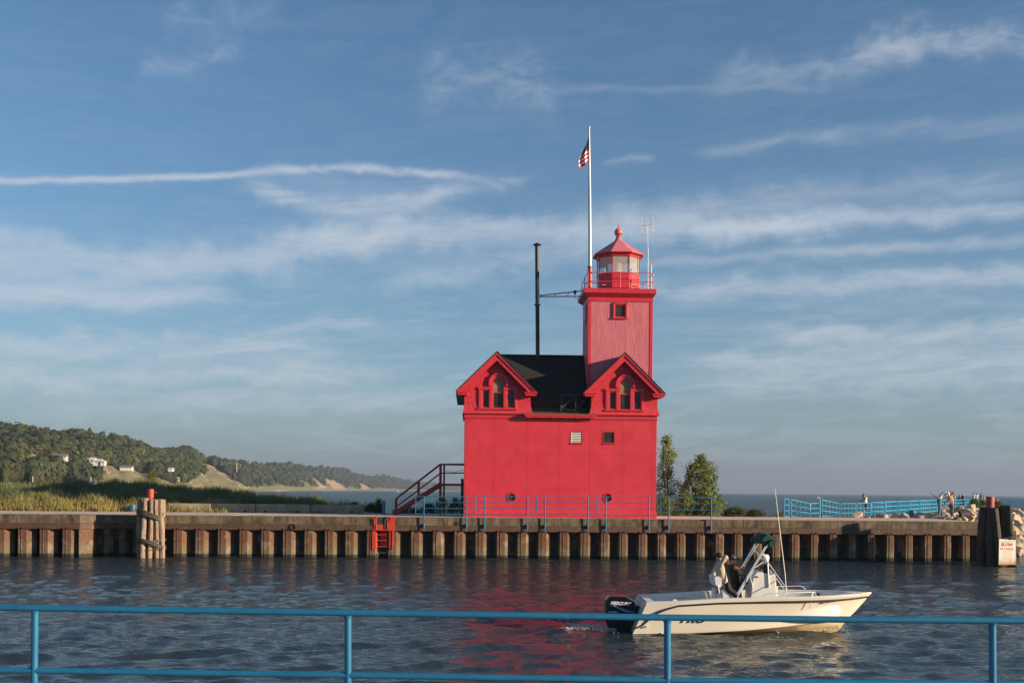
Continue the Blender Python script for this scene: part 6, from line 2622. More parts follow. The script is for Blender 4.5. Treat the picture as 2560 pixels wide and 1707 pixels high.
FP = [  # px left, row top left, Y left, px right, row top right, Y right, height, pickets
    (1961, 1247, 67.3, 1972, 1247, 67.6, 1.08, 0), (1978, 1248.4, 67.6, 2022.5, 1257.5, 74.5, 1.0, 3), (2026, 1258, 75, 2046.5, 1257.5, 76, 1.0, 1),
    (2055, 1249, 68.5, 2097.5, 1258, 78, 1.0, 4), (2102, 1258.5, 86, 2139, 1258, 87, 1.12, 3), (2142, 1257.6, 87.2, 2175.5, 1257.3, 88.5, 1.12, 3),
    (2178, 1255.5, 89, 2209.5, 1254, 91.5, 1.12, 3), (2212, 1253.6, 92, 2241, 1252.8, 95.5, 1.12, 3), (2243.5, 1252.6, 96, 2269, 1252, 100, 1.12, 3),
    (2271, 1251.8, 101, 2296, 1250.8, 106, 1.12, 3), (2298, 1250.6, 107, 2318, 1250.2, 112, 1.12, 3), (2319, 1250.2, 112.5, 2338, 1249.8, 118, 1.12, 3),
    (2340, 1249.8, 118.5, 2366, 1249.2, 127, 1.12, 4), (2367, 1249.2, 127.5, 2393, 1248.8, 137, 1.12, 4), (2395, 1248.6, 138, 2422, 1248.4, 148, 1.12, 4)]
ordn = ['narrow first', 'slanting second', 'short third', 'slanting fourth', 'fifth', 'sixth', 'seventh', 'eighth', 'ninth', 'tenth', 'eleventh', 'twelfth', 'thirteenth', 'fourteenth', 'farthest']
for (a, ya, Ya, b, yb, Yb2, h, nv), od in zip(FP, ordn):
    pa, pb_ = P(a, ya, Ya), P(b, yb, Yb2)
    fence_panel(pa, pb_, pa.z, pb_.z, h, nv, od + ' light blue tube fence panel counted from the left')
pa = P(2049.5, 1246.5, 68)
MB_ = MB().lathe((pa.x, pa.y, 0), [(.045, 2.0), (.045, pa.z)], 8).build('blue_pole', BLUEL, loc=(pa.x, pa.y, 2.0))
tag(MB_, 'upright light blue post between the third and fourth fence panels', 'post')
# second row across the walk
for i in range(4, 15):
    a, ya, Ya, b, yb, Yb2, h, nv = FP[i]
    pa, pb_ = P(a, ya, Ya), P(b, yb, Yb2)
    pa.x += 2.2; pb_.x += 2.2; pa.y += 3.0; pb_.y += 3.0
    fence_panel(pa, pb_, pa.z, pb_.z, h, nv, 'light blue rear fence panel across the walk, behind the ' + ordn[i] + ' front panel', 'rear row of light blue fence panels')
# far pier with dark rail
pier = thing('far_pier', (85, 160, 0), 'grey concrete pier deck beyond the rocks at the right edge', 'pier')
MB().bbox((60, 152, -1), (140, 160, 1.45), .05).build('deck', CONC, pier)
pr_ = thing('pier_railing', (90, 150, 1.45), 'dark blue railing along the far pier at the right edge', 'railing')
zt_ = EYE - (1249 - hor(2530)) * 153 / F
zb_ = EYE - (1261 - hor(2530)) * 153 / F
x0_, x1_ = PX(2498, 153), PX(2900, 153)
for f in (0, .5, 1):
    MB().tube([(x0_, 153, zb_ + (zt_ - zb_) * f), (x1_, 153, zb_ + (zt_ - zb_) * f)], .045, 6).build('rail', BLUER, pr_)
x = x0_
while x < x1_:
    MB().tube([(x, 153, 1.4), (x, 153, zt_)], .055, 6).build('post', BLUER, pr_)
    x += 1.62
# ------------------------------------------------------------------ people


def skin(name, V, E, Rr, mat, parent, sub=2, root=0, flat=None):
    inv = WM[parent.name].inverted()
    me = bpy.data.meshes.new(name)
    me.from_pydata([tuple(inv @ Vector(v)) for v in V], E, [])
    me.materials.append(mat)
    o = bpy.data.objects.new(name, me)
    COL.objects.link(o)
    o.parent = parent
    WM[o.name] = WM[parent.name]
    mo = o.modifiers.new('Skin', 'SKIN')
    mo.use_smooth_shade = True
    sv = me.skin_vertices[0].data
    for i, r in enumerate(Rr):
        sv[i].radius = r if isinstance(r, tuple) else (r, r)
        sv[i].use_root = (i == root)
    if sub:
        s = o.modifiers.new('Sub', 'SUBSURF')
        s.levels = s.render_levels = sub
    return o


STAND = dict(pelvis=(0, 0, .95), waist=(0, 0, 1.08), chest=(.01, 0, 1.27), up=(0, 0, 1.42), neck=(.01, 0, 1.5), head=(.03, 0, 1.60), crown=(.02, 0, 1.69),
             shl=(0, .18, 1.42), shr=(0, -.18, 1.42), ell=(.0, .23, 1.14), elr=(.0, -.23, 1.14), wrl=(.09, .22, .92), wrr=(.09, -.22, .92),
             hil=(0, .09, .92), hir=(0, -.09, .92), knl=(.02, .1, .5), knr=(.02, -.1, .5), anl=(-.01, .1, .09), anr=(-.01, -.1, .09), tol=(.15, .11, .04), tor=(.15, -.11, .04))


def hand(w, d, side, mat, parent, k=1.0):
    """palm with four curled fingers and a thumb, one skin"""
    d = Vector(d).normalized()
    s = d.cross(Vector((0, 0, 1)))
    if s.length < .1:
        s = Vector((0, 1, 0))
    s.normalize()
    n = s.cross(d).normalized()
    V = [w, w + d * .05 * k, w + d * .09 * k]
    E = [(0, 1), (1, 2)]
    Rr = [.026 * k, (.038 * k, .018 * k), (.038 * k, .016 * k)]
    for i, (o_, L) in enumerate(((-.03, .07), (-.01, .082), (.011, .076), (.03, .06))):
        b = w + d * .09 * k + s * o_ * k
        V += [b, b + d * L * .5 * k - n * .01 * k, b + d * L * .8 * k - n * .035 * k]
        j = len(V)
        E += [(2, j - 3), (j - 3, j - 2), (j - 2, j - 1)]
        Rr += [.010 * k, .009 * k, .007 * k]
    b = w + d * .03 * k - s * .03 * k
    V += [b, b + d * .04 * k - s * .025 * k, b + d * .07 * k - s * .03 * k]
    j = len(V)
    E += [(0, j - 3), (j - 3, j - 2), (j - 2, j - 1)]
    Rr += [.012 * k, .011 * k, .008 * k]
    return skin('hand', V, E, Rr, mat, parent, 1)


def person(loc, rz, label, pose=None, top=WHITEC, legs=DENIM, shoes=BLACKC, hair=HAIRB, hat=None, sleeves='short', k=1.0, shorts=False, group=None, hands=True, long_hair=False, world=None, face=True):
    t = thing('person', loc, label, 'person', group)
    J = dict(STAND)
    J.update(pose or {})
    Rz = Matrix.Rotation(rz, 3, 'Z')
    if world:
        J = {a: Vector(b) for a, b in world.items()}
    else:
        J = {a: Vector(loc) + Rz @ (Vector(b) * k) for a, b in J.items()}
    names = ['pelvis', 'waist', 'chest', 'up', 'neck', 'head', 'crown', 'shl', 'ell', 'wrl', 'shr', 'elr', 'wrr', 'hil', 'knl', 'anl', 'tol', 'hir', 'knr', 'anr', 'tor']
    rad = dict(pelvis=(.105, .09), waist=(.115, .095), chest=(.14, .11), up=(.10, .08), neck=.052, head=.108, crown=.085, shl=.055, ell=.04, wrl=.027, shr=.055, elr=.04, wrr=.027,
               hil=.068, knl=.05, anl=.036, tol=.03, hir=.068, knr=.055, anr=.038, tor=.032)
    idx = {n_: i for i, n_ in enumerate(names)}
    E = [('pelvis', 'waist'), ('waist', 'chest'), ('chest', 'up'), ('up', 'neck'), ('neck', 'head'), ('head', 'crown'), ('up', 'shl'), ('shl', 'ell'), ('ell', 'wrl'), ('up', 'shr'), ('shr', 'elr'), ('elr', 'wrr'),
         ('pelvis', 'hil'), ('hil', 'knl'), ('knl', 'anl'), ('anl', 'tol'), ('pelvis', 'hir'), ('hir', 'knr'), ('knr', 'anr'), ('anr', 'tor')]

    def sc(r, f=1.0):
        return tuple(x * k * f for x in r) if isinstance(r, tuple) else r * k * f
    skin('body', [J[n_] for n_ in names], [(idx[a], idx[b]) for a, b in E], [sc(rad[n_]) for n_ in names], SKIN, t, 2)
    # shirt
    sn = ['pelvis', 'waist', 'chest', 'up', 'shl', 'shr']
    SV = [J['pelvis'].lerp(J['waist'], -.25)] + [J[n_] for n_ in sn[1:]]
    SR = [sc(rad[n_], 1.5 if n_ == 'pelvis' else 1.3 if n_ == 'waist' else 1.18) for n_ in sn]
    SE = [(0, 1), (1, 2), (2, 3), (3, 4), (3, 5)]
    for sd, sh in (('l', 4), ('r', 5)):
        f = .55 if sleeves == 'short' else 1.0
        e = J['sh' + sd].lerp(J['el' + sd], f)
        SV.append(e)
        SR.append(.058 * k)
        SE.append((sh, len(SV) - 1))
        if sleeves == 'long':
            SV.append(J['el' + sd].lerp(J['wr' + sd], .9))
            SR.append(.04 * k)
            SE.append((len(SV) - 2, len(SV) - 1))
    skin('shirt', SV, SE, SR, top, t, 2)
    # trousers
    TV = [J['waist'].lerp(J['pelvis'], .15), J['pelvis']]
    TR = [sc((.125, .105), 1.2), sc(rad['pelvis'], 1.6)]
    TE = [(0, 1)]
    for sd in 'lr':
        TV.append(J['hi' + sd].lerp(J['kn' + sd], .28)); TR.append(.105 * k); TE.append((1, len(TV) - 1))
        kn = J['kn' + sd]
        if shorts:
            TV.append(J['hi' + sd].lerp(kn, .85)); TR.append(.085 * k); TE.append((len(TV) - 2, len(TV) - 1))
        else:
            TV.append(kn); TR.append(.08 * k); TE.append((len(TV) - 2, len(TV) - 1))
            TV.append(J['an' + sd].lerp(kn, .06)); TR.append(.06 * k); TE.append((len(TV) - 2, len(TV) - 1))
    skin('shorts' if shorts else 'trousers', TV, TE, TR, legs, t, 2, 1)
    for sd in 'lr':
        a_, b_ = J['an' + sd], J['to' + sd]
        back = a_ + (a_ - b_).normalized() * .05 * k
        back.z = min(a_.z, b_.z + .02)
        skin('shoe', [back, a_.lerp(b_, .3) - Vector((0, 0, .03 * k)), b_ + (b_ - a_).normalized() * .02], [(0, 1), (1, 2)], [.045 * k, .05 * k, .04 * k], shoes, t, 1)
    H, Cc, N = J['head'], J['crown'], J['neck']
    upv = (Cc - N).normalized()
    if world:
        fw = Vector(world['look']).normalized()
    else:
        fw = Rz @ Vector((1, 0, 0))
        if 'look' in (pose or {}):
            fw = Rz @ Vector(pose['look'])
    fw = (fw - upv * fw.dot(upv)).normalized()
    sd_ = fw.cross(upv)
    if hair is not None:
        HV = [H - fw * .045 * k - upv * .03 * k, H - fw * .025 * k + upv * .05 * k, H + fw * .015 * k + upv * .085 * k]
        HE = [(0, 1), (1, 2)]
        HR = [.115 * k, .122 * k, .09 * k]
        if long_hair:
            HV += [H - fw * .08 * k - upv * .12 * k, H - fw * .08 * k - upv * .3 * k]
            HE += [(0, 3), (3, 4)]
            HR += [.075 * k, .045 * k]
        skin('hair', HV, HE, HR, hair, t, 2)
    if hat is not None:
        skin('cap', [H - fw * .02 * k + upv * .055 * k, H + upv * .09 * k], [(0, 1)], [.125 * k, .105 * k], hat, t, 2)
        m_ = MB()
        vs = []
        for i in range(9):
            a = (i / 8 - .5) * 2.2
            vs.append(H + upv * .055 * k + fw * (.09 * k * math.cos(a) + .0) + sd_ * (.085 * k * math.sin(a)))
            vs.append(H + upv * .045 * k + fw * ((.09 + .085) * k * math.cos(a * .7)) + sd_ * (.085 * k * math.sin(a)))
        m_.add(vs, [(2 * i, 2 * i + 2, 2 * i + 3, 2 * i + 1) for i in range(8)])
        m_.add([v - upv * .008 for v in vs], [(2 * i, 2 * i + 1, 2 * i + 3, 2 * i + 2) for i in range(8)])
        m_.build('cap_brim', hat, t, fixn=False)
    if face:
        # nose, mouth, eyes, ears
        c = H + fw * .092 * k
        MB().add([c + upv * .03 * k, c - upv * .012 * k + sd_ * .014 * k, c - upv * .012 * k - sd_ * .014 * k, c + fw * .024 * k - upv * .008 * k], [(0, 1, 3), (0, 3, 2), (1, 2, 3)]).build('nose', SKIN, t)
        MB().obox(H + fw * .088 * k - upv * .042 * k, (.012, .04 * k, .008 * k), Matrix((fw, sd_, upv)).transposed()).build('mouth', MAROON, t)
        for s_ in (-1, 1):
            MB().obox(H + fw * .089 * k + upv * .022 * k + sd_ * s_ * .032 * k, (.014, .02 * k, .009 * k), Matrix((fw, sd_, upv)).transposed()).build('eye', BLACKM, t)
            MB().obox(H + sd_ * s_ * .09 * k, (.03 * k, .014 * k, .05 * k), Matrix((fw, sd_, upv)).transposed()).build('ear', SKIN, t)
    if hands:
        for sd in 'lr':
            hand(J['wr' + sd], J['wr' + sd] - J['el' + sd], sd, SKIN, t, k)
    return t, J, (H, fw, upv, sd_)


# bending angler, his companion and the dog on the walkway
YM = 66.6
feet = Vector((PX(2352, YM), YM, 2.1))
_, JM, _ = person(feet, 0, 'man in white shirt and loose jeans bending down beside the fishing rod', dict(
    pelvis=(-.12, 0, .98), waist=(-.05, 0, 1.12), chest=(.14, 0, 1.28), up=(.32, 0, 1.36), neck=(.42, 0, 1.36), head=(.53, 0, 1.31), crown=(.61, 0, 1.27), look=(.3, 0, -1),
    shl=(.31, .18, 1.33), shr=(.31, -.18, 1.33), ell=(.44, .2, 1.07), elr=(.42, -.2, 1.08), wrl=(.56, .12, .86), wrr=(.54, -.1, .84),
    hil=(-.12, .09, .94), hir=(-.12, -.09, .94), knl=(.06, .14, .52), knr=(-.1, -.12, .52), anl=(.16, .14, .09), anr=(-.14, -.12, .09), tol=(.32, .15, .04), tor=(.02, -.13, .04)),
    top=WHITEC, legs=DENIM, hair=HAIRB, sleeves='short', k=1.15)
feet = Vector((PX(2380.5, 66.9), 66.9, 2.1))
person(feet, math.pi, 'long haired woman in salmon top and jeans leaning toward the bending man', dict(
    waist=(.02, 0, 1.08), chest=(.06, 0, 1.26), up=(.12, 0, 1.4), neck=(.15, 0, 1.47), head=(.2, 0, 1.56), crown=(.2, 0, 1.65), look=(.8, 0, -.5),
    shl=(.12, .16, 1.39), shr=(.12, -.16, 1.39), ell=(.2, .2, 1.13), elr=(.2, -.2, 1.13), wrl=(.36, .14, 1.0), wrr=(.36, -.14, 1.0)),
    top=PINKC, legs=DENIM, shoes=WHITEC, hair=HAIRB, k=.97, long_hair=True)
# rod leaning across
a_, b_, c_ = P(2344, 1245, YM - .3), P(2325, 1231, YM - .3), P(2295, 1208, YM - .3)
rod = thing('fishing_rod', a_, 'thin fishing rod slanting up left from the bending man', 'fishing rod')
MB().tube([a_, b_], [.022, .012], 6).build('handle', BLACKM, rod)
MB().tube([b_, b_.lerp(c_, .5), c_], [.011, .008, .005], 5).build('blank', M('yellow_rod', (0.45, 0.38, 0.2), rough=.4), rod)
# black dog
dc_ = Vector((PX(2388, 67.0), 67.0, 2.1))
dg = thing('dog', dc_, 'shaggy black dog standing beside the long haired woman', 'dog')
D = lambda x, y, z: dc_ + Vector((x, y, z))
skin('body', [D(-.16, 0, .56), D(0, .05, .5), D(.22, .12, .5), D(.34, .16, .52), D(-.26, -.03, .70), D(-.34, -.05, .74), D(-.44, -.07, .70),
              D(-.14, .08, .38), D(-.15, .08, .2), D(-.15, .07, .03), D(-.19, .06, .02), D(-.14, -.08, .38), D(-.15, -.08, .2), D(-.15, -.08, .03), D(-.19, -.08, .02),
              D(.36, .24, .36), D(.42, .24, .2), D(.36, .24, .03), D(.36, .08, .36), D(.42, .08, .2), D(.36, .08, .03), D(.45, .18, .58), D(.56, .2, .5), D(.6, .22, .4)],
     [(0, 1), (1, 2), (2, 3), (0, 4), (4, 5), (5, 6), (0, 7), (7, 8), (8, 9), (9, 10), (0, 11), (11, 12), (12, 13), (13, 14), (3, 15), (15, 16), (16, 17), (3, 18), (18, 19), (19, 20), (3, 21), (21, 22), (22, 23)],
     [.15, .14, .13, .13, .1, .1, .055, .06, .045, .04, .03, .06, .045, .04, .03, .08, .045, .04, .08, .045, .04, .05, .045, .03], BLACKF, dg, 2)
for s_ in (-1, 1):
    MB().add([D(-.3, -.04 + s_ * .08, .80), D(-.36, -.04 + s_ * .1, .78), D(-.31, -.04 + s_ * .14, .64)], [(0, 1, 2)]).build('ear', BLACKF, dg)

# fishermen and strollers behind the fence
def far_person(px, ytop, Y, rz, label, k=1.0, **kw):
    z0 = EYE - (ytop - hor(px)) * Y / F - 1.76 * k
    return person(Vector((PX(px, Y), Y, z0)), rz, label, k=k, hands=kw.pop('hands', False), **kw)


zf = 0
_, JF, (Hf, ff, uf, sf) = far_person(2163, 1231.5, 90, math.pi * 1.05, 'person in white t-shirt and white cap leaning on the light blue fence', hat=WHITEC, top=WHITEC, legs=BLACKC, shorts=True, k=1.15, hands=True,
           pose=dict(up=(.06, 0, 1.42), neck=(.09, 0, 1.5), head=(.12, 0, 1.6), crown=(.12, 0, 1.69), ell=(.16, .22, 1.2), elr=(.14, -.22, 1.2), wrl=(.36, .14, 1.12), wrr=(.36, -.14, 1.12), look=(1, 0, -.3)))
# chest print and bag
MB().obox(JF['chest'] + Vector((-.03, -.15, .06)), (.2, .04, .09)).build('shirt_print', BLACKC, bpy.data.objects[_.name])
zz = (('2386', 1233.5, 139, 2.2, GREENS, BLACKC, HAIRB, 'person in bright green shirt behind the fence beside the woman', {}),
      ('2399', 1236, 139, 1.2, MAROONC, BLACKC, HAIRB, 'person in maroon shirt behind the fence left of the blond one', {}),
      ('2407', 1233, 138, .3, BLACKC, BLACKC, HAIRY, 'person with blond hair in black shirt behind the fence', {}),
      ('2434.5', 1230.8, 150, 1.7, LTBLUE, NAVYC, HAIRB, 'person in pale blue shirt, leftmost of three in front of the shrubs', {}),
      ('2442', 1231.8, 151, 1.5, WHITEC, NAVYC, HAIRB, 'person in whitish shirt, middle of three behind the shrubs', {}),
      ('2453.5', 1230.8, 149, 1.5, NAVYC, NAVYC, HAIRB, 'person in grey blue shirt, rightmost of three left of the red drum', {}),
      ('2460', 1236, 151, 3.0, TAN, NAVYC, HAIRB, 'person in tan shirt half hidden by the red drum', {}),
      ('2493.5', 1244.5, 147, 1.5, PINK2, PINK2, HAIRB, 'small child in pink at the fence right of the red drum', {'k': .72}))
for px, yt, Y_, rz_, tp_, lg_, hr_, lab, kw in zz:
    far_person(float(px), yt, Y_, rz_, lab, top=tp_, legs=lg_, hair=hr_, group='strollers on the pier walk', face=False, **kw)

# ------------------------------------------------------------------ motorboat
BY = 28.0
boat = thing('motorboat', (5.5, BY, 0), 'white centre console fishing boat with black outboard motor passing in the channel', 'boat')
NSEC = 44


def sec(t):
    """outline points of one half section, from keel to sheer: (x, halfwidth, z)"""
    xs = 3.32 + (9.16 - 3.32) * t
    zs = float(np.interp(t, [0, .12, .3, .55, .8, 1], [.79, .82, .895, .945, .97, 1.0]))
    bs = 1.12 * (1 - (max(0, t - .5) / .5) ** 2.5) if t > .5 else 1.12 - .06 * (1 - min(1, t / .15))
    xc = 2.98 + (8.61 - 2.98) * t
    zc = float(np.interp(t, [0, .25, .5, .75, .9, 1], [.005, .04, .12, .23, .31, .38]))
    bc = 1.0 * (1 - (max(0, t - .35) / .65) ** 2.2) if t > .35 else 1.0
    xk = 2.98 + (8.30 - 2.98) * t ** .97
    zk = -.28 + .30 * max(0, (t - .45) / .55) ** 2.2
    pts = [(xk, 0.0, zk), ((xk + xc) / 2, bc * .5, (zk + zc) / 2 - .02 * (1 - t)), (xc, bc, zc), (xc, bc + .035 * (1 - t ** 3), zc + .012)]
    for f in (.25, .5, .75, .9):
        flare = -.16 * math.sin(math.pi * f) * max(0, t - .4) / .6 * max(0, 1 - t) ** .5
        pts.append((xc + (xs - xc) * f, max(0.0, bc + .03 + (bs - bc - .03) * f + flare), zc + (zs - zc) * f))
    pts.append((xs, bs, zs))
    return pts


secs = [sec(i / NSEC) for i in range(NSEC + 1)]
HULLM = bpy.data.materials.new('hull_gelcoat')
HULLM.use_nodes = True
t_ = NT(HULLM.node_tree)
g_ = t_.n('ShaderNodeNewGeometry').outputs['Position']
sx_ = t_.n('ShaderNodeSeparateXYZ')
t_.link(g_, sx_.inputs[0])
lim = t_.m('MULTIPLY_ADD', sx_.outputs[0], .055, -.17)
zrel = t_.m('ADD', t_.m('SUBTRACT', sx_.outputs[2], lim), t_.m('MULTIPLY', t_.m('SUBTRACT', t_.noise(g_, 3, 4, .5), .5), .04))
cc_ = t_.mix(t_.mapr(zrel, -.14, .06), (0.62, 0.40, 0.14), (0.83, 0.745, 0.62))
b_ = t_.n('ShaderNodeBsdfPrincipled')
t_.link(cc_, b_.inputs[0])
b_.inputs['Roughness'].default_value = .28
b_.inputs['Coat Weight'].default_value = .3
o_ = t_.n('ShaderNodeOutputMaterial')
t_.link(b_.outputs[0], o_.inputs[0])

m_ = MB()
K = len(secs[0])
for sg in (-1, 1):
    vs = [(x, BY + sg * b, z) for s_ in secs for x, b, z in s_]
    fs = []
    for i in range(NSEC):
        for j in range(K - 1):
            q = (i * K + j, (i + 1) * K + j, (i + 1) * K + j + 1, i * K + j + 1)
            fs.append(q if sg < 0 else q[::-1])
    m_.add(vs, fs)
# transom
s0 = secs[0]
vs = [(x, BY - b, z) for x, b, z in s0] + [(x, BY + b, z) for x, b, z in s0[::-1]]
n_ = len(vs)
m_.add(vs, [tuple(range(n_))])
m_.build('hull', HULLM, boat, smooth=35)
# gunwale cap and inner liner
m_ = MB()
for sg in (-1, 1):
    vs = []
    for i, s_ in enumerate(secs):
        x, b, z = s_[-1]
        t = i / NSEC
        cw = .17 if t < .8 else .17 + .5 * (t - .8)
        bi = max(0.0, b - cw)
        xi = min(x, 8.55)
        xf = min(x, 8.2)
        vs += [(x, BY + sg * b, z), (x, BY + sg * max(0, b - .03), z + .022), (x, BY + sg * (bi + .02), z + .028), (xi, BY + sg * bi, z + .01), (xf, BY + sg * max(0, bi - .05), .34), (xf, BY, .33)]
    fs = []
    for i in range(NSEC):
        for j in range(5):
            q = (i * 6 + j, (i + 1) * 6 + j, (i + 1) * 6 + j + 1, i * 6 + j + 1)
            fs.append(q if sg < 0 else q[::-1])
    m_.add(vs, fs)
m_.add([(3.3, BY - .95, .34), (3.3, BY + .95, .34), (3.36, BY + .9, .8), (3.36, BY - .9, .8), (3.55, BY - .9, .8), (3.55, BY + .9, .8), (3.6, BY + .9, .34), (3.6, BY - .9, .34)],
       [(0, 1, 2, 3), (3, 2, 5, 4), (4, 5, 6, 7)])
m_.build('deck', WHITE, boat, smooth=35)
# rub rail
for sg, nm in ((-1, 'rub_rail'), (1, 'rub_rail')):
    pts = [(2.93, 1.0, .17), (3.06, 1.02, .175), (3.22, 1.03, .25), (3.38, 1.06, .40), (3.56, 1.10, .55), (3.80, 1.12, .655)]
    for i in range(NSEC // 8 + 1, NSEC + 1):
        x, b, z = secs[i][-1]
        if x > 4.05:
            pts.append((x - (.01 if i < NSEC else 0), b - .006, z - .085))
    MB().tube([(x, BY + sg * (b + .012), z) for x, b, z in pts], .021, 8).build(nm, RUBBER, boat, smooth=True)
# spray rail line
pts = [(s_[3][0], BY - s_[3][1] - .004, s_[3][2] + .006) for s_ in secs[:-3]]
MB().tube(pts, .011, 6).build('spray_rail', M('hull_shadow_line', (0.10, 0.08, 0.06), rough=.6), boat, smooth=True)


def q_(px, py, Y=BY):
    return P(px, py, Y)


def poly_px(lst, Y=BY):
    a_ = [q_(x, y, Y) for x, y in lst]
    return [(p.x, p.z) for p in a_]


# console
prof = [(1868, 1500), (1873, 1452), (1876, 1436), (1884, 1427), (1898, 1425.5), (1904, 1432), (1918, 1434), (1926, 1431), (1929, 1432), (1933, 1500)]
m_ = MB()
m_.pillow(poly_px(prof)[::-1], BY - .38, BY + .38, .05, .96)
m_.box((q_(1870, 1500).x, BY - .36, .33), (q_(1932, 1500).x, BY + .36, q_(1900, 1498).z))
cons = m_.build('console', WHITE, boat, smooth=30)
m_ = MB()
m_.pillow(poly_px([(1928, 1500), (1927, 1432), (1931, 1432), (1934, 1461), (1938, 1464), (1939, 1500)])[::-1], BY - .3, BY + .3, .03, .98)
m_.build('console_front', WHITE, boat, smooth=30)
m_ = MB()
m_.pillow(poly_px([(1904, 1431), (1902, 1412), (1908, 1405), (1916, 1409), (1918, 1432)])[::-1], BY - .28, BY + .1, .03, .9)
m_.build('instrument_pod', BLKGLOSS, boat, smooth=30)
m_ = MB()
c_ = q_(1890.5, 1441.3, BY - .385)
m_.add([c_ + Vector((.055 * math.cos(t), -.004, .026 * math.sin(t))) for t in np.linspace(0, 2 * math.pi, 17)[:-1]], [tuple(range(16))])
m_.build('console_badge', M('badge_print', (0.10, 0.13, 0.13), rough=.5), boat, fixn=False)
for dy in (-.40, .40):
    MB().tube([q_(1882, 1472, BY + dy), q_(1880, 1458, BY + dy), q_(1876, 1446, BY + dy), q_(1877, 1436, BY + dy), q_(1884, 1428, BY + dy)], .013, 6).build('grab_rail', CHROME, boat, smooth=True)
    MB().tube([q_(1922, 1468, BY + dy), q_(1921, 1440, BY + dy), q_(1919, 1404, BY + dy), q_(1916, 1392, BY + dy), q_(1908, 1384, BY + dy)], .018, 8).build('windscreen_frame', CHROME, boat, smooth=True)
MB().tube([q_(1908, 1384, BY - .4), q_(1906, 1382, BY), q_(1908, 1384, BY + .4)], .018, 8).build('windscreen_bow', CHROME, boat, smooth=True)
m_ = MB()
m_.add([q_(1920, 1432, BY - .37), q_(1920, 1432, BY + .37), q_(1910, 1388, BY + .34), q_(1910, 1388, BY - .34)], [(0, 1, 2, 3)])
m_.build('windscreen', LGLASS, boat, fixn=False)
MB().lathe(q_(1915, 1393, BY - .1), [(.02, -.1), (.07, -.08), (.09, 0), (.06, .07), (.01, .09)], 12).build('searchlight', CHROME, boat, smooth=True)
for px in (1909, 1913.5):
    MB().tube([q_(px, 1416, BY - .1), q_(px - 1, 1392, BY - .1)], .014, 6).build('rod_holder', WHITE, boat, smooth=True)
# steering wheel
c_ = q_(1856, 1452, BY)
m_ = MB()
pts = []
for t in np.linspace(0, 2 * math.pi, 25):
    pts.append(c_ + Vector((.045 * math.sin(t), .17 * math.cos(t), .17 * math.sin(t))))
m_.tube(pts, .014, 6)
for t in (.4, 2.5, 4.6):
    m_.tube([c_, c_ + Vector((.045 * math.sin(t), .17 * math.cos(t), .17 * math.sin(t)))], .01, 5)
m_.tube([c_, c_ + Vector((.14, 0, -.06))], .025, 6)
m_.build('steering_wheel', BLKDULL, boat, smooth=True)
# leaning seat
m_ = MB()
m_.pillow(poly_px([(1778.5, 1438), (1790, 1436.5), (1795.5, 1441), (1799, 1461), (1794, 1465), (1786, 1463.5), (1781, 1458)])[::-1], BY - .42, BY + .42, .06, .94)
m_.build('seat_back', VINYL, boat, smooth=50)
m_ = MB()
m_.pillow(poly_px([(1797, 1470), (1806, 1466.5), (1818, 1470), (1824, 1478), (1826, 1498), (1800, 1499)])[::-1], BY - .4, BY + .4, .07, .92)
m_.build('seat_cushion', VINYL, boat, smooth=50)
m_ = MB()
m_.bbox((q_(1789, 1500).x, BY - .36, .33), (q_(1822, 1500).x, BY + .36, q_(1800, 1480).z), .03)
m_.bbox((q_(1784, 1500).x, BY - .1, .33), (q_(1790, 1500).x, BY + .36, q_(1800, 1470).z), .02)
m_.build('seat_box', WHITE, boat)
for dy in (-.44, .44):
    MB().tube([q_(1794.5, 1462, BY + dy), q_(1802, 1502, BY + dy)], .018, 8).build('seat_post', VINYL, boat, smooth=True)
# folded green top and its frame
m_ = MB()
rgb_ = random.Random(3)
cl = [(1889.5, 1356), (1893, 1342), (1899, 1333), (1908, 1330.5), (1918, 1331), (1926, 1338), (1929.5, 1348), (1926, 1357), (1918.5, 1366), (1912, 1364), (1907, 1359.5), (1908.5, 1354), (1905, 1352), (1901.5, 1360.5), (1895, 1359.5)]
hull_ = poly_px([(1890, 1356), (1893, 1343), (1899, 1334), (1908, 1330), (1918, 1331), (1925, 1338), (1929.5, 1348), (1924.5, 1352), (1914, 1349), (1905, 1350), (1903, 1358), (1901, 1361), (1896, 1358)])
hc_ = (sum(p[0] for p in hull_) / len(hull_), sum(p[1] for p in hull_) / len(hull_))
hull_ = [(hc_[0] + (x - hc_[0]) * .86, hc_[1] + (z - hc_[1]) * .86) for x, z in hull_]
m_.pillow(hull_[::-1], BY - .42, BY + .65, .18, .72)
m_.build('folded_canvas', GREENC, boat, smooth=60)
m_ = MB()
m_.pillow(poly_px([(1908, 1356), (1913, 1349), (1921, 1346), (1929, 1347), (1928, 1355), (1918, 1366.5), (1912, 1364)])[::-1], BY - .58, BY - .25, .07, .8)
m_.pillow(poly_px([(1889, 1356), (1894, 1347), (1901, 1348), (1902, 1361), (1895, 1359.5)])[::-1], BY + .45, BY + .8, .07, .8)
m_.build('canvas_end', GREENC, boat, smooth=60)
for dy, pr in ((-.62, [((1841.5, 1485), (1913, 1365)), ((1845.5, 1483), (1918, 1363)), ((1843, 1493), (1903, 1386))]), (.68, [((1855, 1416), (1888, 1357)), ((1860, 1416), (1895, 1359)), ((1842, 1436), (1888, 1362))])):
    for (x0, y0), (x1, y1) in pr:
        MB().tube([q_(x0, y0, BY + dy), q_(x1, y1, BY + dy * .9)], .014, 8).build('canopy_tube', CHROME, boat, smooth=True)
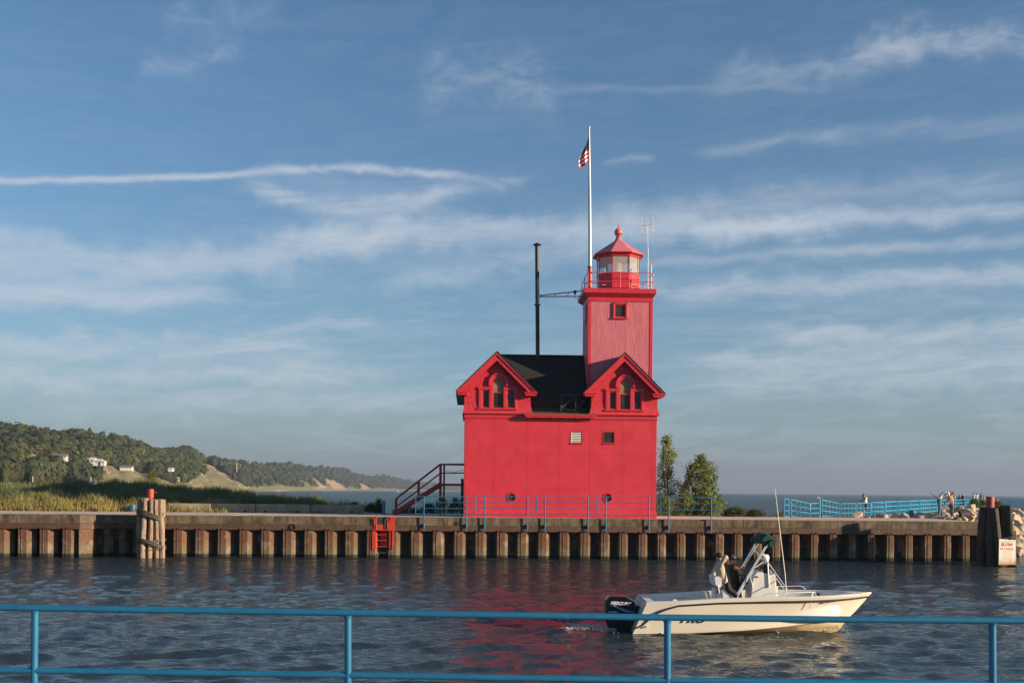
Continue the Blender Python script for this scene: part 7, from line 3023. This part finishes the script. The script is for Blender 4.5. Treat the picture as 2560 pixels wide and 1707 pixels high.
for (x0, y0), (x1, y1), d0, d1 in (((1904, 1384), (1976, 1484), -.5, -.95), ((1924, 1424), (1960, 1471), .4, .9), ((1887, 1375), (1910, 1404), .6, .5), ((1885, 1420), (1908, 1404), -.5, -.4), ((1906, 1385), (1976, 1484), .5, -.9)):
    MB().tube([q_(x0, y0, BY + d0), q_(x1, y1, BY + d1)], .011, 6).build('canopy_strut', CHROME, boat, smooth=True)
# whip aerial
MB().tube([q_(1966, 1484, BY - .95), q_(1965, 1471, BY - .95), q_(1963, 1440, BY - .95), q_(1950, 1330, BY - .9), q_(1937.5, 1221.5, BY - .85)], [.018, .013, .012, .009, .005], 8).build('whip_aerial', ALU, boat, smooth=True)
# bow rails
MB().tube([q_(1906, 1493, BY - .98), q_(1911, 1487, BY - .98), q_(1919, 1483.5, BY - .98), q_(1960, 1482, BY - .97), q_(2028, 1479.3, BY - .86), q_(2032, 1482, BY - .84)], .014, 8).build('bow_rail', CHROME, boat, smooth=True)
MB().tube([q_(1936, 1466.5, BY + .98), q_(1950, 1465, BY + .98), q_(2000, 1464.3, BY + .92), q_(2008, 1466.5, BY + .9), q_(2014, 1473, BY + .88)], .013, 8).build('bow_rail', CHROME, boat, smooth=True)
for a_, b_ in (((1960, 1482), (1961, 1489)),):
    MB().tube([q_(*a_, BY - .97), q_(*b_, BY - .97)], .012, 6).build('rail_leg', CHROME, boat)
m_ = MB()
m_.tube([q_(2033, 1479, BY - .84), q_(2028, 1492, BY - .93), q_(2027, 1503, BY - 1.02), q_(2026, 1512, BY - .98), q_(2024, 1520, BY - .96)], .010, 6)
m_.tube([q_(2033, 1479, BY - .84), q_(2037, 1480, BY - .8), q_(2041, 1489, BY - .85)], .012, 6)
m_.tube([q_(2033, 1479, BY - .84), q_(2031, 1486, BY - .84), q_(2026, 1493, BY - .93)], .012, 6)
m_.build('mooring_line', WHITEC, boat, smooth=True)
for px, py, dy in ((2136, 1484.5, -.42), (2151, 1483, -.3), (1676, 1512, -1.02), (1690, 1510, -1.0)):
    c_ = q_(px, py, BY + dy)
    MB().bbox((c_.x - .05, c_.y - .03, c_.z - .01), (c_.x + .05, c_.y + .03, c_.z + .03), .01).build('cleat', CHROME, boat)
c_ = q_(1687, 1504, BY - .9)
MB().bbox((c_.x - .05, c_.y, c_.z - .06), (c_.x + .05, c_.y + .1, c_.z + .06), .015).build('rod_rack', WHITE, boat)
m_ = MB()
m_.tube([q_(1681, 1496, BY + .3), q_(1716, 1493, BY + .3)], .02, 6)
m_.tube([q_(1712, 1494, BY + .2), q_(1720, 1505, BY - .3)], .02, 6)
m_.build('stern_rail', ALU, boat, smooth=True)
MB().bbox((q_(1700, 1500).x, BY + .5, .35), (q_(1770, 1500).x, BY + .9, .62), .04).build('side_cushion', VINYL, boat)
MB().bbox((q_(2057, 1480).x, BY + .58, .82), (q_(2064, 1480).x, BY + .66, .93), .01).build('dark_fitting', BLKDULL, boat)
for px, py in ((1617, 1566), (1655, 1583), (1946, 1580)):
    c_ = q_(px, py, BY - 1.09)
    MB().tube([c_ + Vector((0, .2, 0)), c_ + Vector((0, -.005, 0))], .02, 10).build('drain_fitting', CHROME, boat)
# outboard
my = BY
motor_prof = [(1511.6, 1532), (1511.6, 1497), (1521, 1486.3), (1562, 1487.5), (1586, 1500.5), (1588, 1530), (1587, 1538), (1512, 1538)]
m_ = MB()
m_.pillow(poly_px(motor_prof, my)[::-1], my - .27, my + .27, .07, .94)
cowl = m_.build('motor_cowl', BLKGLOSS, boat, smooth=25)
m_ = MB()
m_.pillow(poly_px([(1512, 1538), (1587, 1538), (1584, 1552), (1578, 1575), (1582, 1600), (1540, 1600), (1524, 1576), (1514, 1552)], my)[::-1], my - .2, my + .2, .06, .94)
m_.box((q_(1575, 1550).x, my - .2, .3), (3.35, my + .2, .62))
m_.build('motor_leg', BLKDULL, boat, smooth=25)
MB().tube([q_(1561, 1552, my - .21), q_(1561, 1590, my - .21)], .012, 6).build('leg_seam', BLKGLOSS, boat, smooth=True)
WL = M('white_lettering', (0.75, 0.75, 0.75), rough=.5)
fyy = my - .276
text('MERCURY', q_(1550.5, 1508, fyy), .112, WL, boat, 'maker_lettering', (R(90), R(3.2), 0), shear=.35, bold=.004, sx=.98)
text('OptiMax', q_(1532.5, 1529, fyy), .062, WL, boat, 'model_lettering', (R(90), R(2), 0), shear=.3, bold=.001, sx=1.1)
SW = M('swoosh_blue_print', (0.02, 0.22, 0.42), rough=.4)
SW2 = M('swoosh_pale_print', (0.25, 0.48, 0.56), rough=.4)
m_ = MB()
top_ = [(1531, 1511), (1540, 1513), (1555, 1518.5), (1568, 1523.5), (1578, 1527), (1585, 1529)]
low_ = [(1585, 1532), (1573, 1530.5), (1560, 1527.5), (1547, 1522), (1537, 1516), (1530, 1512)]
m_.add([q_(x, y, fyy) for x, y in top_ + low_], [(0, 1, 10, 11), (1, 2, 9, 10), (2, 3, 8, 9), (3, 4, 7, 8), (4, 5, 6, 7)])
m_.build('swoosh', SW, boat, fixn=False)
m_ = MB()
t2 = [(1534, 1512.6), (1546, 1518.3), (1558, 1523.5), (1570, 1528)]
l2 = [(1570, 1529.2), (1558, 1525.2), (1546, 1520), (1534, 1513.6)]
m_.add([q_(x, y, fyy - .003) for x, y in t2 + l2], [(0, 1, 6, 7), (1, 2, 5, 6), (2, 3, 4, 5)])
m_.build('swoosh_highlight', SW2, boat, fixn=False)
DK = M('dark_lettering', (0.02, 0.025, 0.03), rough=.5)


def hull_y(x, z):
    """near side surface y at x, z"""
    best = None
    t = (x - 3.1) / (8.9 - 3.1)
    for _k in range(6):
        s_ = sec(min(1, max(0, t)))
        zs_ = [p[2] for p in s_[3:]]
        f = float(np.interp(z, zs_, range(len(zs_))))
        xs_ = float(np.interp(f, range(len(zs_)), [p[0] for p in s_[3:]]))
        t += (x - xs_) / 5.9
    b = float(np.interp(f, range(len(zs_)), [p[1] for p in s_[3:]]))
    return BY - b


x_, z_ = PX(1735, 26.88), EYE - (1550 - hor(1735)) * 26.88 / F
text('PRO', (x_, hull_y(x_, z_) - .006, z_ + .015), .26, DK, boat, 'hull_lettering', (R(90), 0, 0), shear=.35, bold=.006, sx=1.2)
x_, z_ = PX(2068, 27.4), EYE - (1502.5 - hor(2068)) * 27.4 / F
ang = math.atan2(hull_y(x_ + .2, z_) - hull_y(x_ - .2, z_), .4)
text('MC 8729 SK', (x_, hull_y(x_, z_) - .012, z_), .075, DK, boat, 'registration_number', (R(90) + .35, -R(5.5), ang), shear=.1, bold=.001, sx=1.18)

# crew
wA = dict(pelvis=q_(1811, 1464, 27.75), waist=q_(1807, 1448, 27.75), chest=q_(1801, 1428, 27.75), up=q_(1797, 1411, 27.76), neck=q_(1798, 1403, 27.77), head=q_(1800, 1393.5, 27.8), crown=q_(1800, 1386.5, 27.8), look=(.8, .6, 0),
          shr=q_(1801, 1412, 27.56), elr=q_(1815.5, 1389, 27.5), wrr=q_(1818, 1399, 27.66), shl=q_(1794, 1412, 27.95), ell=q_(1782, 1431, 28.05), wrl=q_(1790, 1446, 28.0),
          hir=q_(1812, 1467, 27.64), hil=q_(1812, 1467, 27.86), knr=q_(1838, 1484, 27.62), knl=q_(1840, 1484, 27.88), anr=q_(1852, 1522, 27.6), anl=q_(1853, 1522, 27.9), tor=q_(1868, 1530, 27.6), tol=q_(1868, 1530, 27.9))
person(wA['anr'], 0, 'person in tan long sleeved shirt shading the face, nearer of the boat crew', world=wA, top=TAN, legs=DKTROUS, hair=HAIRD, sleeves='long', hands=True)
wB = dict(pelvis=q_(1841, 1470, 28.25), waist=q_(1838, 1453, 28.25), chest=q_(1834, 1431, 28.25), up=q_(1831, 1415, 28.25), neck=q_(1832, 1407, 28.22), head=q_(1834.5, 1398, 28.2), crown=q_(1833.5, 1390.5, 28.2), look=(.8, -.6, -.05),
          shr=q_(1832, 1416, 28.06), elr=q_(1846, 1422, 27.98), wrr=q_(1866, 1421.5, 28.05), shl=q_(1833, 1418, 28.42), ell=q_(1840, 1438, 28.4), wrl=q_(1862, 1437, 28.2),
          hir=q_(1841, 1473, 28.14), hil=q_(1841, 1473, 28.36), knr=q_(1850, 1506, 28.1), knl=q_(1846, 1506, 28.4), anr=q_(1850, 1538, 28.1), anl=q_(1846, 1538, 28.4), tor=q_(1864, 1542, 28.1), tol=q_(1860, 1542, 28.4))
tB, JB, (H, fw, up_, sd) = person(wB['anr'], 0, 'bearded person in black cap and dark green shirt steering the boat', world=wB, top=OLIVE, legs=BLACKC, hair=HAIRD, hat=BLACKC, hands=True)
RotB = Matrix((fw, sd, up_)).transposed()
MB().obox(H + fw * .10 + up_ * .02, (.02, .15, .032), RotB).build('sunglasses', BLKGLOSS, tB)
skin('beard', [H + fw * .05 - up_ * .055 + sd * .05, H + fw * .075 - up_ * .07, H + fw * .05 - up_ * .055 - sd * .05], [(0, 1), (1, 2)], [.03, .035, .03], HAIRW, tB, 1, 1)

# ------------------------------------------------------------------ foam
FOAM = M('water_foam', (0.62, 0.60, 0.55), (0.75, 0.73, 0.68), 20, .7, .5, 60)
rg = np.random.default_rng(9)
VV, FF = [], []
base = 0
lst = []
ov = np.array([(1, 0, 0), (-1, 0, 0), (0, 1, 0), (0, -1, 0), (0, 0, 1), (0, 0, -1)], float)
of = np.array([(0, 2, 4), (2, 1, 4), (1, 3, 4), (3, 0, 4), (2, 0, 5), (1, 2, 5), (3, 1, 5), (0, 3, 5)])
for k in range(2600):       # bow wave
    u = rg.random() ** .8
    x = BX1 + .12 - u * 1.15
    y = 28.0 - .08 - u * .42 + rg.normal(0, .05 + .06 * u)
    lst.append((x, y, .045 + .10 * math.exp(-u * 2) * rg.random() + .05 * (1 - u), rg.uniform(.003, .013)))
for k in range(160):       # droplets in front of the stem
    lst.append((BX1 + rg.uniform(-.2, .25), 27.75 + rg.normal(0, .15), rg.uniform(.05, .22), rg.uniform(.003, .008)))
for k in range(1700):       # stern wash
    u = rg.random()
    x = BX0 - .3 - u * 1.4
    y = 28 + rg.normal(-.1, .3)
    lst.append((x, y, .09 * math.exp(-((x - BX0 + 1.2) / .9) ** 2) + rg.uniform(.0, .04), rg.uniform(.003, .012)))
for k in range(500):       # flecks along the hull
    x = rg.uniform(BX0, BX1 - 1)
    lst.append((x, 26.86 + rg.normal(-.1, .14), rg.uniform(-.01, .03), rg.uniform(.002, .007)))
for x, y, z, r in lst:
    q = ov * np.array([r * rg.uniform(1, 2.8), r * rg.uniform(1, 2), r * .6]) * (1 + rg.normal(0, .15, (6, 1)))
    VV.append(q + np.array([x, y, z]))
    FF.append(of + base)
    base += len(q)
fo = big_mesh('foam', np.concatenate(VV), np.concatenate(FF), FOAM, 'stuff', smooth=True)
tag(fo, 'white foam of the bow wave and stern wash round the boat', 'foam')

# ------------------------------------------------------------------ air
def haze_box(x0, x1, y0, y1, z0, z1, dens):
    m_ = MB().box((x0, y0, z0), (x1, y1, z1))
    mt = bpy.data.materials.new('air_haze')
    mt.use_nodes = True
    t = NT(mt.node_tree)
    v = t.n('ShaderNodeVolumePrincipled')
    v.inputs['Color'].default_value = (0.40, 0.50, 0.66, 1)
    v.inputs['Density'].default_value = dens
    v.inputs['Anisotropy'].default_value = 0.1
    o = t.n('ShaderNodeOutputMaterial')
    t.link(v.outputs[0], o.inputs['Volume'])
    h = m_.build('haze', mt)
    h['kind'] = 'stuff'
    return h


HAZE = True
if HAZE:
    haze_box(-45000, 45000, -120, 41000, -3.0, 130, 0.00016)
